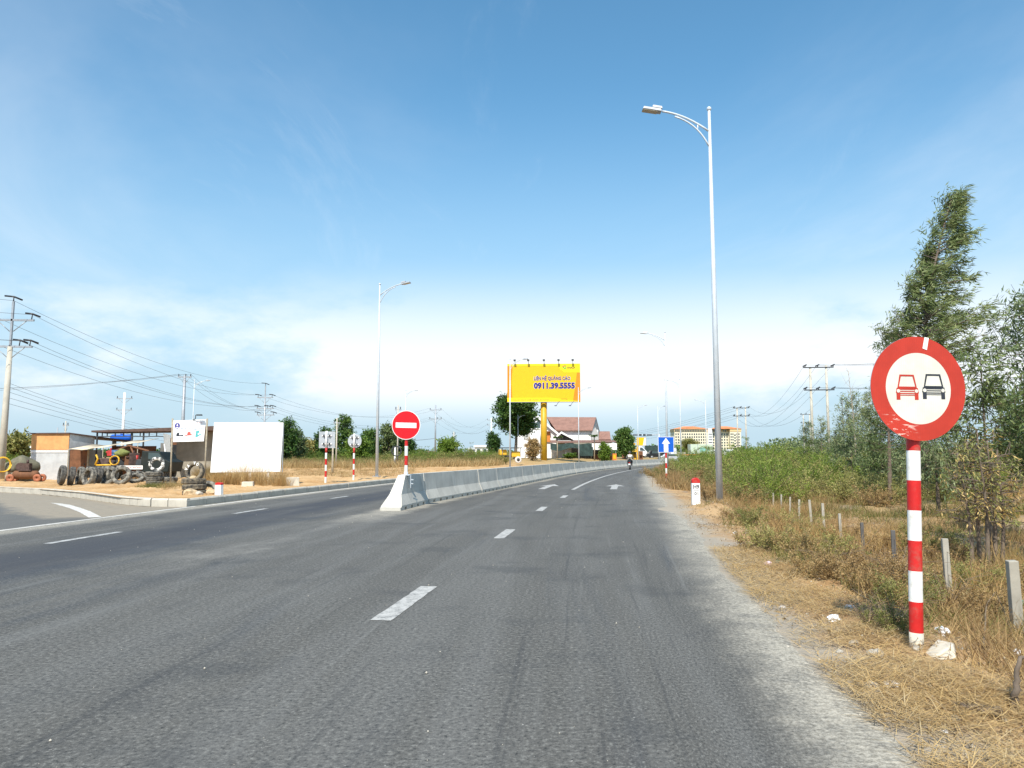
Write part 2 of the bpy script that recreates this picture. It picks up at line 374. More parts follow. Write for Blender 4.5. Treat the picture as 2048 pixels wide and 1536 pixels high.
def soil(name, sand, deep, extra=None):
    n = NB(name); o = n.coord('Object'); uv = n.coord('UV'); sx = n.n('ShaderNodeSeparateXYZ'); n.put(sx.inputs[0], uv); S, Y = sx.outputs[0], sx.outputs[1]
    a = n.noise(o, 0.35, 7, 0.62); b = n.noise(o, 2.6, 7, 0.68); c = n.noise(o, 14, 5, 0.7)
    col = n.mix(n.ss(a, 0.36, 0.64), sand, deep)
    col = n.mix(n.ss(b, 0.45, 0.72, 0, 0.55), col, sc3(sand, 1.25))
    col = n.mix(n.ss(c, 0.55, 0.75, 0, 0.45), col, sc3(deep, 0.55))
    vo = n.voro(o, 9); col = n.mix(n.ss(vo.outputs[0], 0.28, 0.10, 0, 0.35), col, (0.52, 0.46, 0.36))
    if extra == 'right':
        wob = n.math('MULTIPLY', n.math('SUBTRACT', n.noise(uv, 1.1, 7, 0.68), 0.5), 1.5)
        se = n.math('ADD', S, wob)
        col = n.mix(n.ss(se, 2.75, 2.15, 0, 0.85), col, n.mix(c, (0.24, 0.225, 0.19), (0.42, 0.385, 0.32)))
        g = n.noise(o, 0.22, 5, 0.6)
        gf = n.math('MULTIPLY', n.ss(g, 0.40, 0.62), n.math('MULTIPLY', n.ss(S, 5, 10), n.ss(Y, 14, 30)))
        col = n.mix(n.math('MULTIPLY', gf, 0.8), col, (0.085, 0.095, 0.03))
        col = n.mix(n.ss(Y, 110, 260), col, (0.10, 0.12, 0.045))
        gp_ = n.noise(o, 1.1, 6, 0.65)
        col = n.mix(n.math('MULTIPLY', n.ss(gp_, 0.5, 0.64, 0, 0.7), n.ss(S, 2.6, 3.2)), col, (0.25, 0.205, 0.155))
    else:
        col = n.mix(n.ss(Y, 75, 105, 0, 0.55), col, (0.28, 0.225, 0.10))
        col = n.mix(n.ss(Y, 130, 300), col, (0.10, 0.12, 0.045))
    n.bump(n.math('ADD', n.math('MULTIPLY', b, 0.6), n.math('ADD', n.math('MULTIPLY', c, 0.35), n.math('MULTIPLY', n.noise(o, 45, 3, 0.7), 0.15))), 0.9, 0.06)
    return n.fin(col, 0.95, 0, 0.15)
M_SAND = soil('sandy_soil', (0.55, 0.365, 0.185), (0.43, 0.25, 0.105))
M_VERGE = soil('verge_soil', (0.47, 0.315, 0.165), (0.33, 0.19, 0.085), 'right')
def paint(name, col, worn=0.5):
    n = NB(name); o = n.coord(); a = n.noise(o, 9, 8, 0.75); b = n.noise(o, 60, 3, 0.7)
    w = n.math('ADD', n.math('MULTIPLY', a, 0.75), n.math('MULTIPLY', b, 0.25))
    c = n.mix(n.ss(w, 0.44, 0.62, 0, worn), col, (0.14, 0.14, 0.135)); n.bump(b, 0.3, 0.004)
    return n.fin(c, 0.75, 0, 0.3)
M_LINE = paint('worn_road_paint', (0.46, 0.45, 0.42), 0.8); M_EDGE = paint('edge_line_paint', (0.66, 0.63, 0.57), 0.5); M_FAINT = paint('faint_road_paint', (0.46, 0.46, 0.44), 0.95)
def concrete(name, col, stain=0.35, scale=1.0):
    n = NB(name); o = n.coord(); a = n.noise(o, 1.6 * scale, 6, 0.6); st = n.noise(n.mapped(o, (5, 5, 0.7)), scale, 5, 0.6)
    c = n.mix(n.ss(a, 0.3, 0.7), sc3(col, 0.86), sc3(col, 1.1)); c = n.mix(n.ss(st, 0.5, 0.72, 0, stain), c, sc3(col, 0.5))
    f = n.noise(o, 55, 4, 0.7); c = n.mix(n.ss(f, 0.6, 0.75, 0, 0.4), c, sc3(col, 0.55)); n.bump(f, 0.35, 0.006)
    return n.fin(c, 0.88, 0, 0.25)
M_BAR = concrete('barrier_concrete', (0.55, 0.525, 0.46), 0.42); M_KERB = concrete('kerb_concrete', (0.50, 0.46, 0.385), 0.45, 1.5)
M_POST = concrete('fence_post_concrete', (0.37, 0.345, 0.285), 0.6, 3); M_POSTD = concrete('dark_fence_post_wood', (0.12, 0.115, 0.11), 0.5, 2)
M_UPOLE = concrete('pole_concrete', (0.50, 0.46, 0.38), 0.25, 1); M_CHUNK = concrete('rubble_concrete', (0.58, 0.53, 0.43), 0.3, 3)
M_GALV = pm('galvanised_steel', (0.58, 0.62, 0.65), 0.45, 0.08, 3, 0.15, 0.05, dirt=(0.48, 0.50, 0.51), dscale=1.2, damt=0.35, spec=0.5)
M_STEEL = pm('grey_steel', (0.36, 0.38, 0.40), 0.5, 0.12, 6, 0.4, 0.05)
M_DARK = pm('dark_steel', (0.045, 0.048, 0.05), 0.55, 0.2, 8, 0, 0.1); M_LENS = pm('lamp_lens', (0.42, 0.37, 0.27), 0.25, 0.1, 20, 0, 0)
M_ALU = pm('bare_aluminium_sheet', (0.50, 0.52, 0.53), 0.5, 0.12, 4, 0.5, 0.05)
M_RED = pm('sign_red', (0.70, 0.035, 0.022), 0.42, 0.12, 5, 0, 0.05, dirt=(0.62, 0.12, 0.08), dscale=6, damt=0.4)
M_BRED = pm('bright_sign_red', (0.70, 0.006, 0.012), 0.38, 0.05, 5, 0, 0.03)
M_WHT = pm('sign_white', (0.80, 0.79, 0.74), 0.45, 0.05, 6, 0, 0.04, dirt=(0.55, 0.53, 0.46), dscale=4, damt=0.3)
M_PWHT = pm('white_paint', (0.82, 0.81, 0.78), 0.5, 0.04, 4, 0, 0.05, dirt=(0.6, 0.56, 0.48), dscale=3, damt=0.35)
M_BLUE = pm('sign_blue', (0.006, 0.10, 0.50), 0.4, 0.06, 5, 0, 0.03); M_BLK = pm('sign_black', (0.03, 0.035, 0.045), 0.5, 0.1, 8, 0, 0)
M_PRED = pm('red_band_paint', (0.54, 0.016, 0.014), 0.45, 0.12, 7, 0, 0.05, dirt=(0.36, 0.12, 0.09), dscale=9, damt=0.8)
M_PBW = pm('white_band_paint', (0.80, 0.79, 0.75), 0.5, 0.05, 6, 0, 0.05, dirt=(0.48, 0.43, 0.34), dscale=9, damt=0.75)

# retroreflective face of the overtaking sign: faint ribs, scratches low on the left
def reflective(name, col, scr):
    n = NB(name); o = n.coord(); a = n.noise(o, 5, 5, 0.6)
    w = n.n('ShaderNodeTexWave', wave_type='BANDS', bands_direction='X'); n.put(w.inputs['Vector'], o); n.put(w.inputs['Scale'], 18); n.put(w.inputs['Distortion'], 0.4)
    c = n.mix(n.ss(a, 0.3, 0.7), sc3(col, 0.9), sc3(col, 1.12)); c = n.mix(n.math('MULTIPLY', w.outputs[1], 0.14), c, sc3(col, 0.72))
    if scr:
        s1 = n.noise(n.mapped(o, (9, 1, 40)), 1.2, 5, 0.7, 0.3); s2 = n.noise(o, 3.1, 3)
        sx_ = n.n('ShaderNodeSeparateXYZ'); n.put(sx_.inputs[0], o); reg = n.math('MULTIPLY', n.ss(sx_.outputs[0], 0.02, -0.1), n.ss(sx_.outputs[2], 1.66, 1.52))
        c = n.mix(n.math('MULTIPLY', n.math('MULTIPLY', n.ss(s1, 0.56, 0.60), reg), n.ss(s2, 0.42, 0.52)), c, (0.75, 0.5, 0.42))
    n.bump(w.outputs[1], 0.05, 0.002); return n.fin(c, 0.45, 0, 0.4)
M_RRED = reflective('reflective_red', (0.47, 0.038, 0.020), True); M_RWHT = reflective('reflective_white', (0.66, 0.64, 0.55), False)

# ------------------------------------------------------------------ ground, earth, roads
def graded(stops):                       # [(value, spacing), ...]
    out = [stops[0][0]]
    for (a, da), (b, db) in zip(stops[:-1], stops[1:]):
        x = a
        while True:
            k = (x - a) / (b - a); x += da + (db - da) * k
            if x >= b: break
            out.append(x)
        out.append(b)
    return np.array(out)
ys = graded([(-14, 1.2), (2.5, 0.14), (9, 0.07), (14, 0.12), (30, 0.35), (60, 1.2), (200, 9), (900, 90), (5200, 900)])
xs = graded([(1.9, 0.07), (6, 0.08), (12, 0.3), (40, 1.5), (150, 10), (900, 120), (4200, 700)])
xl = -graded([(-1.9, 2.0), (10, 1.5), (30, 8), (300, 60), (4200, 700)])[::-1]
S_all = np.concatenate([xl[:-1], xs]); S_all[len(xl) - 1] = 1.9
YY, SS = np.meshgrid(ys, S_all, indexing='ij'); XX = fr(np.minimum(YY, 230)) + SS
ZZ = np.where(SS > 1.85, z_right(XX, YY), np.where(YY > 140, -0.3 + 1.15 * smooth(200, 520, YY), -0.3))
ZZ = np.where((SS < 1.85) & (SS > -10), -0.05, ZZ)
ZZ = np.where(YY > 230, -0.3 + 1.1 * smooth(200, 520, YY), ZZ)
ground = add('ground', npmesh('ground', np.stack([XX, YY, ZZ], -1), gridfaces(len(ys), len(S_all)), M_VERGE, True, np.stack([SS, YY], -1).reshape(-1, 2)), kind='structure')

tg = graded([(0, 0.10), (14, 0.14), (30, 0.5), (80, 3), (400, 60)]); wg = graded([(0, 0.10), (18, 0.16), (50, 0.6), (140, 4), (420, 40)])
WW, TT = np.meshgrid(wg, tg, indexing='ij'); xr = fc(np.minimum(20 + WW, 260)) + SK - 0.14
XX = xr - TT; YY = yside(TT) + 0.10 + WW; tt = np.maximum(fc(np.minimum(YY, 260)) + SK - XX, 0)
ZZ = 0.19 + drop(TT) * (1 - smooth(30, 62, WW)) + 0.72 * smooth(44, 90, WW) * smooth(0, 7, TT)
kk = smooth(0.15, 1.6, TT) * smooth(0.1, 1.5, WW)
ZZ = ZZ + kk * (0.13 * fbm(XX, YY, 0.45, 3) + 0.09 * fbm(XX, YY, 2.2, 9) + 0.05 * fbm(XX, YY, 6, 5, 2))
def z_earth(x, y):                       # the same earth, by place
    x = np.asarray(x, float); y = np.asarray(y, float)
    w = np.maximum(y - 20, 0)
    for _ in range(6): t = np.maximum(fc(20 + w) + SK - 0.14 - x, 0); w = np.maximum(y - 0.1 - yside(t), 0)
    z = 0.19 + drop(t) * (1 - smooth(30, 62, w)) + 0.72 * smooth(44, 90, w) * smooth(0, 7, t)
    k = smooth(0.15, 1.6, t) * smooth(0.1, 1.5, w)
    return z + k * (0.13 * fbm(x, y, 0.45, 3) + 0.09 * fbm(x, y, 2.2, 9) + 0.05 * fbm(x, y, 6, 5, 2))
earth = add('sandy_earth', npmesh('sandy_earth', np.stack([XX, YY, ZZ], -1), gridfaces(len(wg), len(tg)), M_SAND, True, np.stack([TT, YY], -1).reshape(-1, 2)), kind='structure')

yr = graded([(-14, 1.0), (3, 0.25), (20, 0.5), (60, 2), (230, 6)]); sr = np.concatenate([np.linspace(SK, 1.7, 50), np.linspace(1.8, 2.15, 6)])
YY, SS = np.meshgrid(yr, sr, indexing='ij'); edge = smooth(1.75, 2.15, SS) * 0.22 * fbm(YY, YY * 0 + 3.3, 1.7, 8)
XX = fc(YY) + SS + edge + (fr(YY) - fc(YY)) * smooth(0.2, 1.75, SS); ZZ = -0.035 * smooth(1.9, 2.15, SS)
road = add('road', npmesh('road', np.stack([XX, YY, ZZ], -1), gridfaces(len(yr), len(sr)), M_ROAD, True, np.stack([SS, YY], -1).reshape(-1, 2)), kind='structure')
tr = graded([(0, 0.4), (20, 1.5), (120, 12), (400, 60)]); vr = np.linspace(0, 1, 46)
VV, TT = np.meshgrid(vr, tr, indexing='ij'); y0 = -12 + VV * (yside(TT) + 12); XX = fc(-12 + VV * 32) + SK - TT; ZZ = drop(TT) + 0 * VV
side = add('side_road', npmesh('side_road', np.stack([XX, y0, ZZ], -1), gridfaces(len(vr), len(tr)), M_SIDE, True, np.stack([TT, yside(TT) - y0], -1).reshape(-1, 2)), kind='structure')

def strip(name, pts, w, mat, parent, z=0.004, ragged=0.0, **k):
    """a painted line along (x, y[, z]) points"""
    P = np.array([(p[0], p[1]) for p in pts]); zz = np.array([p[2] if len(p) > 2 else 0 for p in pts]) + z
    d = np.gradient(P, axis=0); d /= np.linalg.norm(d, axis=1)[:, None]; nn = np.stack([d[:, 1], -d[:, 0]], 1)
    jl = ragged * RNG.normal(size=len(P))[:, None]; jr = ragged * RNG.normal(size=len(P))[:, None]
    A = np.c_[P - nn * (w / 2 + jl), zz]; B = np.c_[P + nn * (w / 2 + jr), zz]
    V = np.stack([A, B], 1).reshape(-1, 3); i = np.arange(len(P) - 1) * 2
    return add(name, npmesh(name, V, np.stack([i, i + 1, i + 3, i + 2], 1), mat), parent, **k)
def along(s, y0, y1, n=12): return [(float(fc(y)) + s, y) for y in np.linspace(y0, y1, n)]
for a, b, s0, s1 in ((6.25, 7.85, -1.50, -1.42), (12.35, 13.85, -1.22, -1.18), (18.45, 19.95, -1.02, -1.0), (24.2, 25.7, -0.8, -0.78), (0.3, 1.8, -1.6, -1.6), (-5.7, -4.2, -1.6, -1.6)):
    strip('lane_dash', [(float(fc(y)) + s0 + (s1 - s0) * k, y) for k, y in zip(np.linspace(0, 1, 14), np.linspace(a, b, 14))], 0.17, M_LINE, road, 0.004, 0.004)
strip('lane_line', [(float(fc(y)) + np.interp(y, [30, 45, 62, 120], [-0.82, -0.66, -0.55, -0.6]), y) for y in np.linspace(30, 165, 80)], 0.15, M_LINE, road, 0.004, 0.004)
for a, b in ((11.6, 13.4), (17.6, 19.3), (23.8, 25.3), (30, 31.6), (36, 37.6), (42, 43.6), (48, 49.6), (5.6, 7.3)):
    strip('lane_dash', along(-7.85, a, b), 0.13, M_FAINT, road, 0.004, 0.006)
strip('edge_line', [(x, y) for x, y in along(SK + 0.28, 20.3, 160, 120)], 0.14, M_EDGE, road, 0.004, 0.008)
strip('edge_line', [(x, y) for x, y in along(SK + 0.12, 2, 20.2, 40)], 0.12, M_EDGE, road, 0.004, 0.01)
def gside(px, py):
    r = ray(px, py); z = 0.0
    for _ in range(10):
        t = (z - CAM_H) / r.z; x = r.x * t; y = r.y * t; z = float(drop(max(float(fc(y)) + SK - x, 0)))
    return (x, y, z)
cl = [gside(*p) for p in ((-60, 990), (0, 992.5), (77, 999), (118, 1007), (150, 1016.5), (170, 1024), (190, 1035))]
ctv = np.linspace(0, 6, 40); cl = [tuple(np.interp(q, range(7), [c[i] for c in cl]) for i in range(3)) for q in ctv]
strip('give_way_curve', cl, 0.24, M_EDGE, side, 0.006, 0.006)
def arrow(s, y0, L=5.2, skew=0.0):
    hx, wx = 0.34, 0.11; pts = [(-wx, 0), (wx, 0), (wx, 0.60), (hx, 0.58), (0, 1), (-hx, 0.58), (-wx, 0.60)]
    V = [(float(fc(y0 + v * L)) + s + u * 1.25 + skew * v, y0 + v * L, 0.004) for u, v in pts]
    me = bpy.data.meshes.new('lane_arrow'); me.from_pydata(V, [], [(0, 1, 2, 6), (3, 4, 5, 6, 2)]); me.materials.append(M_LINE); add('lane_arrow', me, road)
arrow(0.75, 30.4); arrow(-2.1, 30.6)

# kerb blocks along the road and round the corner
def kerb_mesh(L):
    m = MB(); prof = [(0, 0), (0, 0.17), (-0.03, 0.21), (-0.16, 0.21), (-0.16, 0)]
    m.prism(prof, Matrix(((1, 0, 0, 0), (0, 0, 1, 0), (0, 1, 0, 0), (0, 0, 0, 1))), 0.008, L - 0.008); return m.mesh('kerb_block', M_KERB)
kerb = empty('kerb', (float(fc(20)) + SK, 20, 0)); props(kerb, kind='structure')
k1 = kerb_mesh(1.0); kh = kerb_mesh(0.5); path = along(SK, 20, 76, 57)
for i, (a, b) in enumerate(zip(path[:-1], path[1:])):
    ang = math.atan2(b[1] - a[1], b[0] - a[0]) - math.pi / 2
    o = add('kerb_block', k1, kerb, (a[0] - kerb.location.x + random.uniform(-.008, .008), a[1] - 20, random.uniform(-.006, .006) - 0.01), (random.uniform(-.006, .006), 0, ang))
far = MB(); prev = None
for x, y in along(SK, 76, 170, 60):
    if prev: far.b2((0, 0, 0), (0, 0, 0)) if False else far.raw([(prev[0] - .16, prev[1], 0), (prev[0], prev[1], 0), (x, y - .02, 0), (x - .16, y - .02, 0), (prev[0] - .16, prev[1], .2), (prev[0], prev[1], .2), (x, y - .02, .2), (x - .16, y - .02, .2)], [(4, 5, 6, 7), (1, 2, 6, 5), (0, 1, 5, 4), (3, 0, 4, 7)])
    prev = (x, y)
far.build('distant_kerb', M_KERB, kerb, (-kerb.location.x, -20, 0), kind='stuff')
skerb = empty('kerb', (float(fc(20)) + SK, 20, 0)); props(skerb, kind='structure')
tt_ = [0.0]
while tt_[-1] < 46:
    t = tt_[-1]; q = .5 if t < 6 else 1.0; sl = (float(yside(t + .25)) - float(yside(t))) / .25; tt_.append(t + q / math.sqrt(1 + sl * sl))
for a, b in zip(tt_[:-1], tt_[1:]):
    x0, y0_, x1, y1_ = -a, float(yside(a)) - 20, -b, float(yside(b)) - 20
    add('kerb_block', k1 if a >= 6 else kh, skerb, (x1, y1_, float(drop(a)) + random.uniform(-.006, .006)), (0, 0, math.atan2(y0_ - y1_, x0 - x1) - math.pi / 2))

# ------------------------------------------------------------------ concrete barrier, one object for each unit
prof_r = [(0.255, 0.07), (0.255, 0.11), (0.15, 0.36), (0.095, 0.82)]
def barrier_mesh(L, slant=0.0):
    m = MB(); P = prof_r + [(-x, z) for x, z in reversed(prof_r)]; n = len(P)
    v = []
    for k in range(2):
        for x, z in P: v.append((x, (slant * (z / 0.82) if k == 0 else L), z))
    f = [tuple(range(n)), tuple(reversed(range(n, 2 * n)))] + [(i, n + i, n + (i + 1) % n, (i + 1) % n) for i in range(n)]
    m.raw(v, f); y = 0.0
    segs = [(0.0, 0.42), (0.60, 1.05), (1.23, 1.68), (1.86, 2.31), (2.49, L)]
    for a, b in segs: m.b2((-0.252, a + (0.02 if a == 0 else 0), 0.0), (0.252, b, 0.072))
    return m.mesh('barrier', M_BAR)
bm_end, bm_unit = barrier_mesh(2.95, 1.05), barrier_mesh(2.95)
SB = -3.62; y = 18.55; i = 0
while y < 152:
    bs = lambda q: float(fc(q)) + float(np.interp(q, [18.5, 21.6, 29, 38, 46, 200], [-4.62, -4.62, -4.0, -3.72, -3.6, -3.6])) + (0.04 if i == 0 else 0)
    x0 = bs(y); x1 = bs(y + 3); ang = math.atan2(3, x1 - x0) - math.pi / 2
    add('barrier', bm_end if i == 0 else bm_unit, None, (x0 + random.uniform(-.012, .012), y, 0), ang,
        label='concrete barrier with sloped end carrying the no entry sign' if i == 0 else ('concrete barrier set just behind the sloped end unit with the sign' if i == 1 else 'pale concrete median barrier in the long curving row along the road'),
        cat='barrier', group=None if i < 2 else 'median barrier row')
    y += 3.0 * math.cos(ang) if i else 3.12; i += 1

# ------------------------------------------------------------------ street lamps
def lamp_mesh(side):
    d = side; P = {}
    m = MB(); m.tube([(0, 0, 0.02), (0, 0, 5), (0, 0, 9.95)], [0.084, 0.062, 0.036], 14); P['pole'] = m.mesh('pole', M_GALV)
    m = MB(); m.box((0, 0, 0.012), (0.34, 0.34, 0.024)); [m.tube([(a, b, 0.02), (a, b, 0.07)], 0.014, 6) for a in (-.13, .13) for b in (-.13, .13)]; P['base_plate'] = m.mesh('base_plate', M_STEEL)
    m = MB(); m.ball((0, 0, 10.0), 0.062, 12); P['finial'] = m.mesh('finial', M_GALV)
    def bez(a, b, c, n=10): return [Vector(a) * (1 - t) ** 2 + Vector(b) * 2 * t * (1 - t) + Vector(c) * t * t for t in np.linspace(0, 1, n)]
    m = MB(); m.tube(bez((d * .03, 0, 9.42), (d * .62, 0, 9.86), (d * 1.20, 0, 9.94)), 0.028, 8); P['arm'] = m.mesh('arm', M_GALV)
    m = MB(); m.tube(bez((d * .03, 0, 9.02), (d * .30, 0, 9.62), (d * .88, 0, 9.80)), 0.022, 8); m.tube([(d * .30, 0, 9.42), (d * .30, 0, 9.60)], 0.016, 6); P['brace'] = m.mesh('brace', M_GALV)
    tilt = Matrix.Rotation(-d * R(9), 4, 'Y')
    m = MB(); m.box((0, 0, 0), (0.48, 0.22, 0.06), tilt.to_3x3(), top=0.9); m.box((-d * .13, 0, 0.055), (0.26, 0.2, 0.06), tilt.to_3x3(), top=0.85)
    m.v = [tuple(Vector(q) + Vector((d * 1.46, 0, 9.975))) for q in m.v]; P['luminaire'] = m.mesh('luminaire', M_STEEL)
    m = MB(); m.box((d * .05, 0, -0.045), (0.38, 0.19, 0.016)); m.v = [tuple(tilt @ Vector(q) + Vector((d * 1.46, 0, 9.975))) for q in m.v]; P['lens'] = m.mesh('lens', M_LENS)
    return P
LM = {-1: lamp_mesh(-1), 1: lamp_mesh(1)}
def lamp(loc, side, label, rz=0.0, scale=1.0, group='street lamps along the curving road'):
    e = empty('street_lamp', loc, rz, label, 'street lamp', group, scale)
    for k in ('base_plate', 'pole', 'finial', 'arm', 'brace'): add(k, LM[side][k], e)
    h = add('luminaire', LM[side]['luminaire'], e); add('lens', LM[side]['lens'], h); return e
def rl(d, s, extra=0): return Vector((float(fc(d)) + s, d, gz(float(fc(d)) + s, d) + extra))
l1 = at(1440, 1018, 18.9); lamp((l1.x, 18.9, gz(l1.x, 18.9) - 0.02), -1, 'tall galvanised street lamp beside the H9 kilometre post', 0.0).rotation_euler = (0, R(-0.15), 0)
for d, sx, lab in ((53, 3.4, 'galvanised street lamp standing just behind the blue one way sign'), (87, 3.15, 'street lamp in the scrub between the one way sign and the container lorry'), (119, 3.1, 'far street lamp with curved arm beside the orange roofed apartment block')):
    lamp(rl(d, sx), -1, lab, -0.2)
for d, lab in ((39.6, 'galvanised street lamp on the sandy bank behind the no entry sign'), (71, 'street lamp rising in front of the left edge of the yellow billboard'), (101, 'street lamp standing between the yellow billboard and the brown roofed house'), (136, 'distant street lamp beside the dark round tree past the house')):
    lamp(rl(d, -11.6), 1, lab, -0.25)
lamp(on(811, 110), 1, 'distant street lamp whose head shows over the no entry sign'); lamp(on(386, 89), 1, 'distant street lamp behind the rescue service sign board', 0.3)
lamp(on(1316, 134), 1, 'distant street lamp behind the blue one way sign with arm turned away', 0.4)
lamp(on(1036, 108), 1, 'street lamp before the big tree under the billboard', 0.2, 0.62)

# ------------------------------------------------------------------ road signs
def banded(h, r, band, first=0, z0=0.0, foot=0.0):
    m = MB(); z = z0; k = first
    if foot: m.tube([(0, 0, z), (0, 0, z + foot)], r * 1.02, 18, 2); z += foot
    while z < h - 1e-3:
        z2 = min(z + band, h); m.tube([(0, 0, z), (0, 0, z2)], r, 18, k % 2, caps=(z2 >= h - 1e-3)); z = z2; k += 1
    return m.mesh('pole', [M_PRED, M_PBW, M_CHUNK])
def car_glyph(parent, cx, cz, w, h, yf, mat, roll):
    """front view of a car as on the overtaking sign: body outline, windscreen, grille bars, headlights, two wheels"""
    name = 'car_symbol'
    def T(p): x, z = p[0] * w / 2, p[1] * h / 2; return (cx + x * math.cos(roll) - z * math.sin(roll), cz + x * math.sin(roll) + z * math.cos(roll))
    m = MB()
    def ring(outer, inner):
        n = len(outer); v = [(*T(p), 0) for p in outer] + [(*T(p), 0) for p in inner]
        m.raw([(a, yf, b) for a, b, _ in v], [(i, (i + 1) % n, n + (i + 1) % n, n + i) for i in range(n)])
    def poly(p): q = [T(a) for a in p]; m.raw([(a, yf, b) for a, b in q], [tuple(range(len(q)))])
    ring([(-.85, -.08), (.85, -.08), (.62, 1.0), (-.62, 1.0)], [(-.70, .06), (.70, .06), (.50, .86), (-.50, .86)])
    poly([(-1, -.45), (-.62, -.45), (-.62, -.05), (-.92, -.05)]); poly([(.62, -.45), (1, -.45), (.92, -.05), (.62, -.05)])
    poly([(-.62, -.20), (.62, -.20), (.62, -.05), (-.62, -.05)])
    poly([(-.62, -.36), (.62, -.36), (.62, -.28), (-.62, -.28)]); poly([(-.62, -.54), (.62, -.54), (.62, -.45), (-.62, -.45)])
    poly([(-.95, -.98), (-.62, -.98), (-.62, -.46), (-.95, -.46)]); poly([(.62, -.98), (.95, -.98), (.95, -.46), (.62, -.46)])
    poly([(-.62, -.66), (.62, -.66), (.62, -.60), (-.62, -.60)])
    o = m.build(name, mat, parent)
    for sx in (-.78, .78):
        m = MB(); q = [T((sx + .15 * math.cos(t), -.29 + .14 * math.sin(t) * w / h)) for t in np.linspace(0, 2 * math.pi, 16)[:-1]]
        m.raw([(a, yf - .0015, b) for a, b in q], [tuple(range(len(q)))]); m.build('headlight', M_RWHT, o)
    return o
sb = at(1833, 1290, 5.42); sb.z = gz(sb.x, sb.y)
sg = empty('no_overtaking_sign', sb, R(9), 'round red rimmed no overtaking sign with red and black car on striped pole', 'road sign')
ph = 2.0; SG_LEAN = R(2.0); sg.rotation_euler = (0, SG_LEAN, R(9))
add('pole', banded(ph, 0.045, 0.207, 0, -0.05, 0.15), sg)
zc = topz(778, 5.42) - sb.z; rd = 0.366
m = MB(); m.prism(circ(rd, 64), XZ @ Matrix.Translation((0, zc, 0.062)), -0.002, 0.002); m.build('back_plate', M_ALU, sg)
m = MB(); n_ = 64; ro, ri = circ(rd, n_), circ(rd * 0.685, n_)
m.raw([(x, -0.0655, zc + z) for x, z in ro] + [(x, -0.0655, zc + z) for x, z in ri], [(i, (i + 1) % n_, n_ + (i + 1) % n_, n_ + i) for i in range(n_)]); m.build('red_rim', M_RRED, sg)
m = MB(); m.raw([(x, -0.0652, zc + z) for x, z in circ(rd * 0.69, 64)], [tuple(range(64))]); m.build('white_face', M_RWHT, sg)
car_glyph(sg, -0.088, zc + 0.004, 0.178, 0.178, -0.0668, M_RRED, R(2.0)); car_glyph(sg, 0.116, zc + 0.018, 0.182, 0.178, -0.0668, M_BLK, R(2.0))
m = MB(); m.prism([(0.035, 0.285), (0.068, 0.275), (0.085, 0.362), (0.052, 0.366)], XZ @ Matrix.Translation((0, zc, 0.0675)), -0.0008, 0.0008); m.build('white_tape', M_PWHT, sg)
for q in (-.18, .18):
    m = MB(); m.box((0, -0.052, zc + q), (0.42, 0.018, 0.03)); m.tube([(0, -0.0, zc + q - .02), (0, 0, zc + q + .02)], 0.05, 14); m.build('bracket', M_STEEL, sg)

nb = at(812, 951, 19.75); bxx = nb.x
ns = empty('no_entry_sign', (bxx, 19.75, 0.82), R(-6), 'round red no entry sign with white bar on striped pole atop the barrier end', 'road sign')
zc = topz(850, 19.65) - 0.82
add('pole', banded(zc - 0.1, 0.043, 0.245, 1, 0.0), ns)
m = MB(); m.tube([(0, 0, -0.02), (0, 0, 0.07)], 0.055, 14); m.box((0, 0, -0.0), (0.22, 0.16, 0.02)); m.box((0.13, 0, -0.16), (0.012, 0.07, 0.34)); m.box((0.16, 0, -0.22), (0.07, 0.03, 0.02)); m.box((0.16, 0, -0.12), (0.07, 0.03, 0.02)); m.build('clamp', M_GALV, ns)
m = MB(); m.prism(circ(0.372, 56), XZ @ Matrix.Translation((0, zc, 0.06)), -0.003, 0.003); m.build('white_edge_plate', M_PWHT, ns)
m = MB(); m.raw([(x, -0.0645, zc + z) for x, z in circ(0.357, 56)], [tuple(range(56))]); m.build('red_face', M_BRED, ns)
m = MB(); m.prism([(-.27, -.062), (.27, -.078), (.27, .052), (-.27, .068)], XZ @ Matrix.Translation((0, zc, 0.066)), -0.001, 0.001); m.build('white_bar', M_PWHT, ns)

ob = at(1333, 965, 37.6); ob.z = gz(ob.x, ob.y)
ow = empty('one_way_sign', ob, R(-3), 'square blue one way sign with white upward arrow on striped pole', 'road sign')
zt, zb = topz(873.5, 37.6) - ob.z, topz(905, 37.6) - ob.z; hw = (zt - zb) / 2; zc = (zt + zb) / 2
add('pole', banded(zb + 0.3, 0.045, 0.25, 1, 0.0), ow)
m = MB(); m.prism(rect(-hw, zb, hw, zt), XZ @ Matrix.Translation((0, 0, 0.06)), -0.003, 0.003); m.build('white_edge_plate', M_PWHT, ow)
m = MB(); m.raw([(x, -0.0645, z) for x, z in rect(-hw * .95, zc - hw * .95, hw * .95, zc + hw * .95)], [(0, 1, 2, 3)]); m.build('blue_face', M_BLUE, ow)
m = MB(); A = [(-.28, -.93), (.28, -.93), (.28, .12), (.52, .12), (0, .86), (-.52, .12), (-.28, .12)]
m.raw([(x * hw, -0.067, zc + z * hw) for x, z in A], [(0, 1, 2, 6), (2, 3, 4, 5, 6)]); m.build('arrow', M_PWHT, ow)

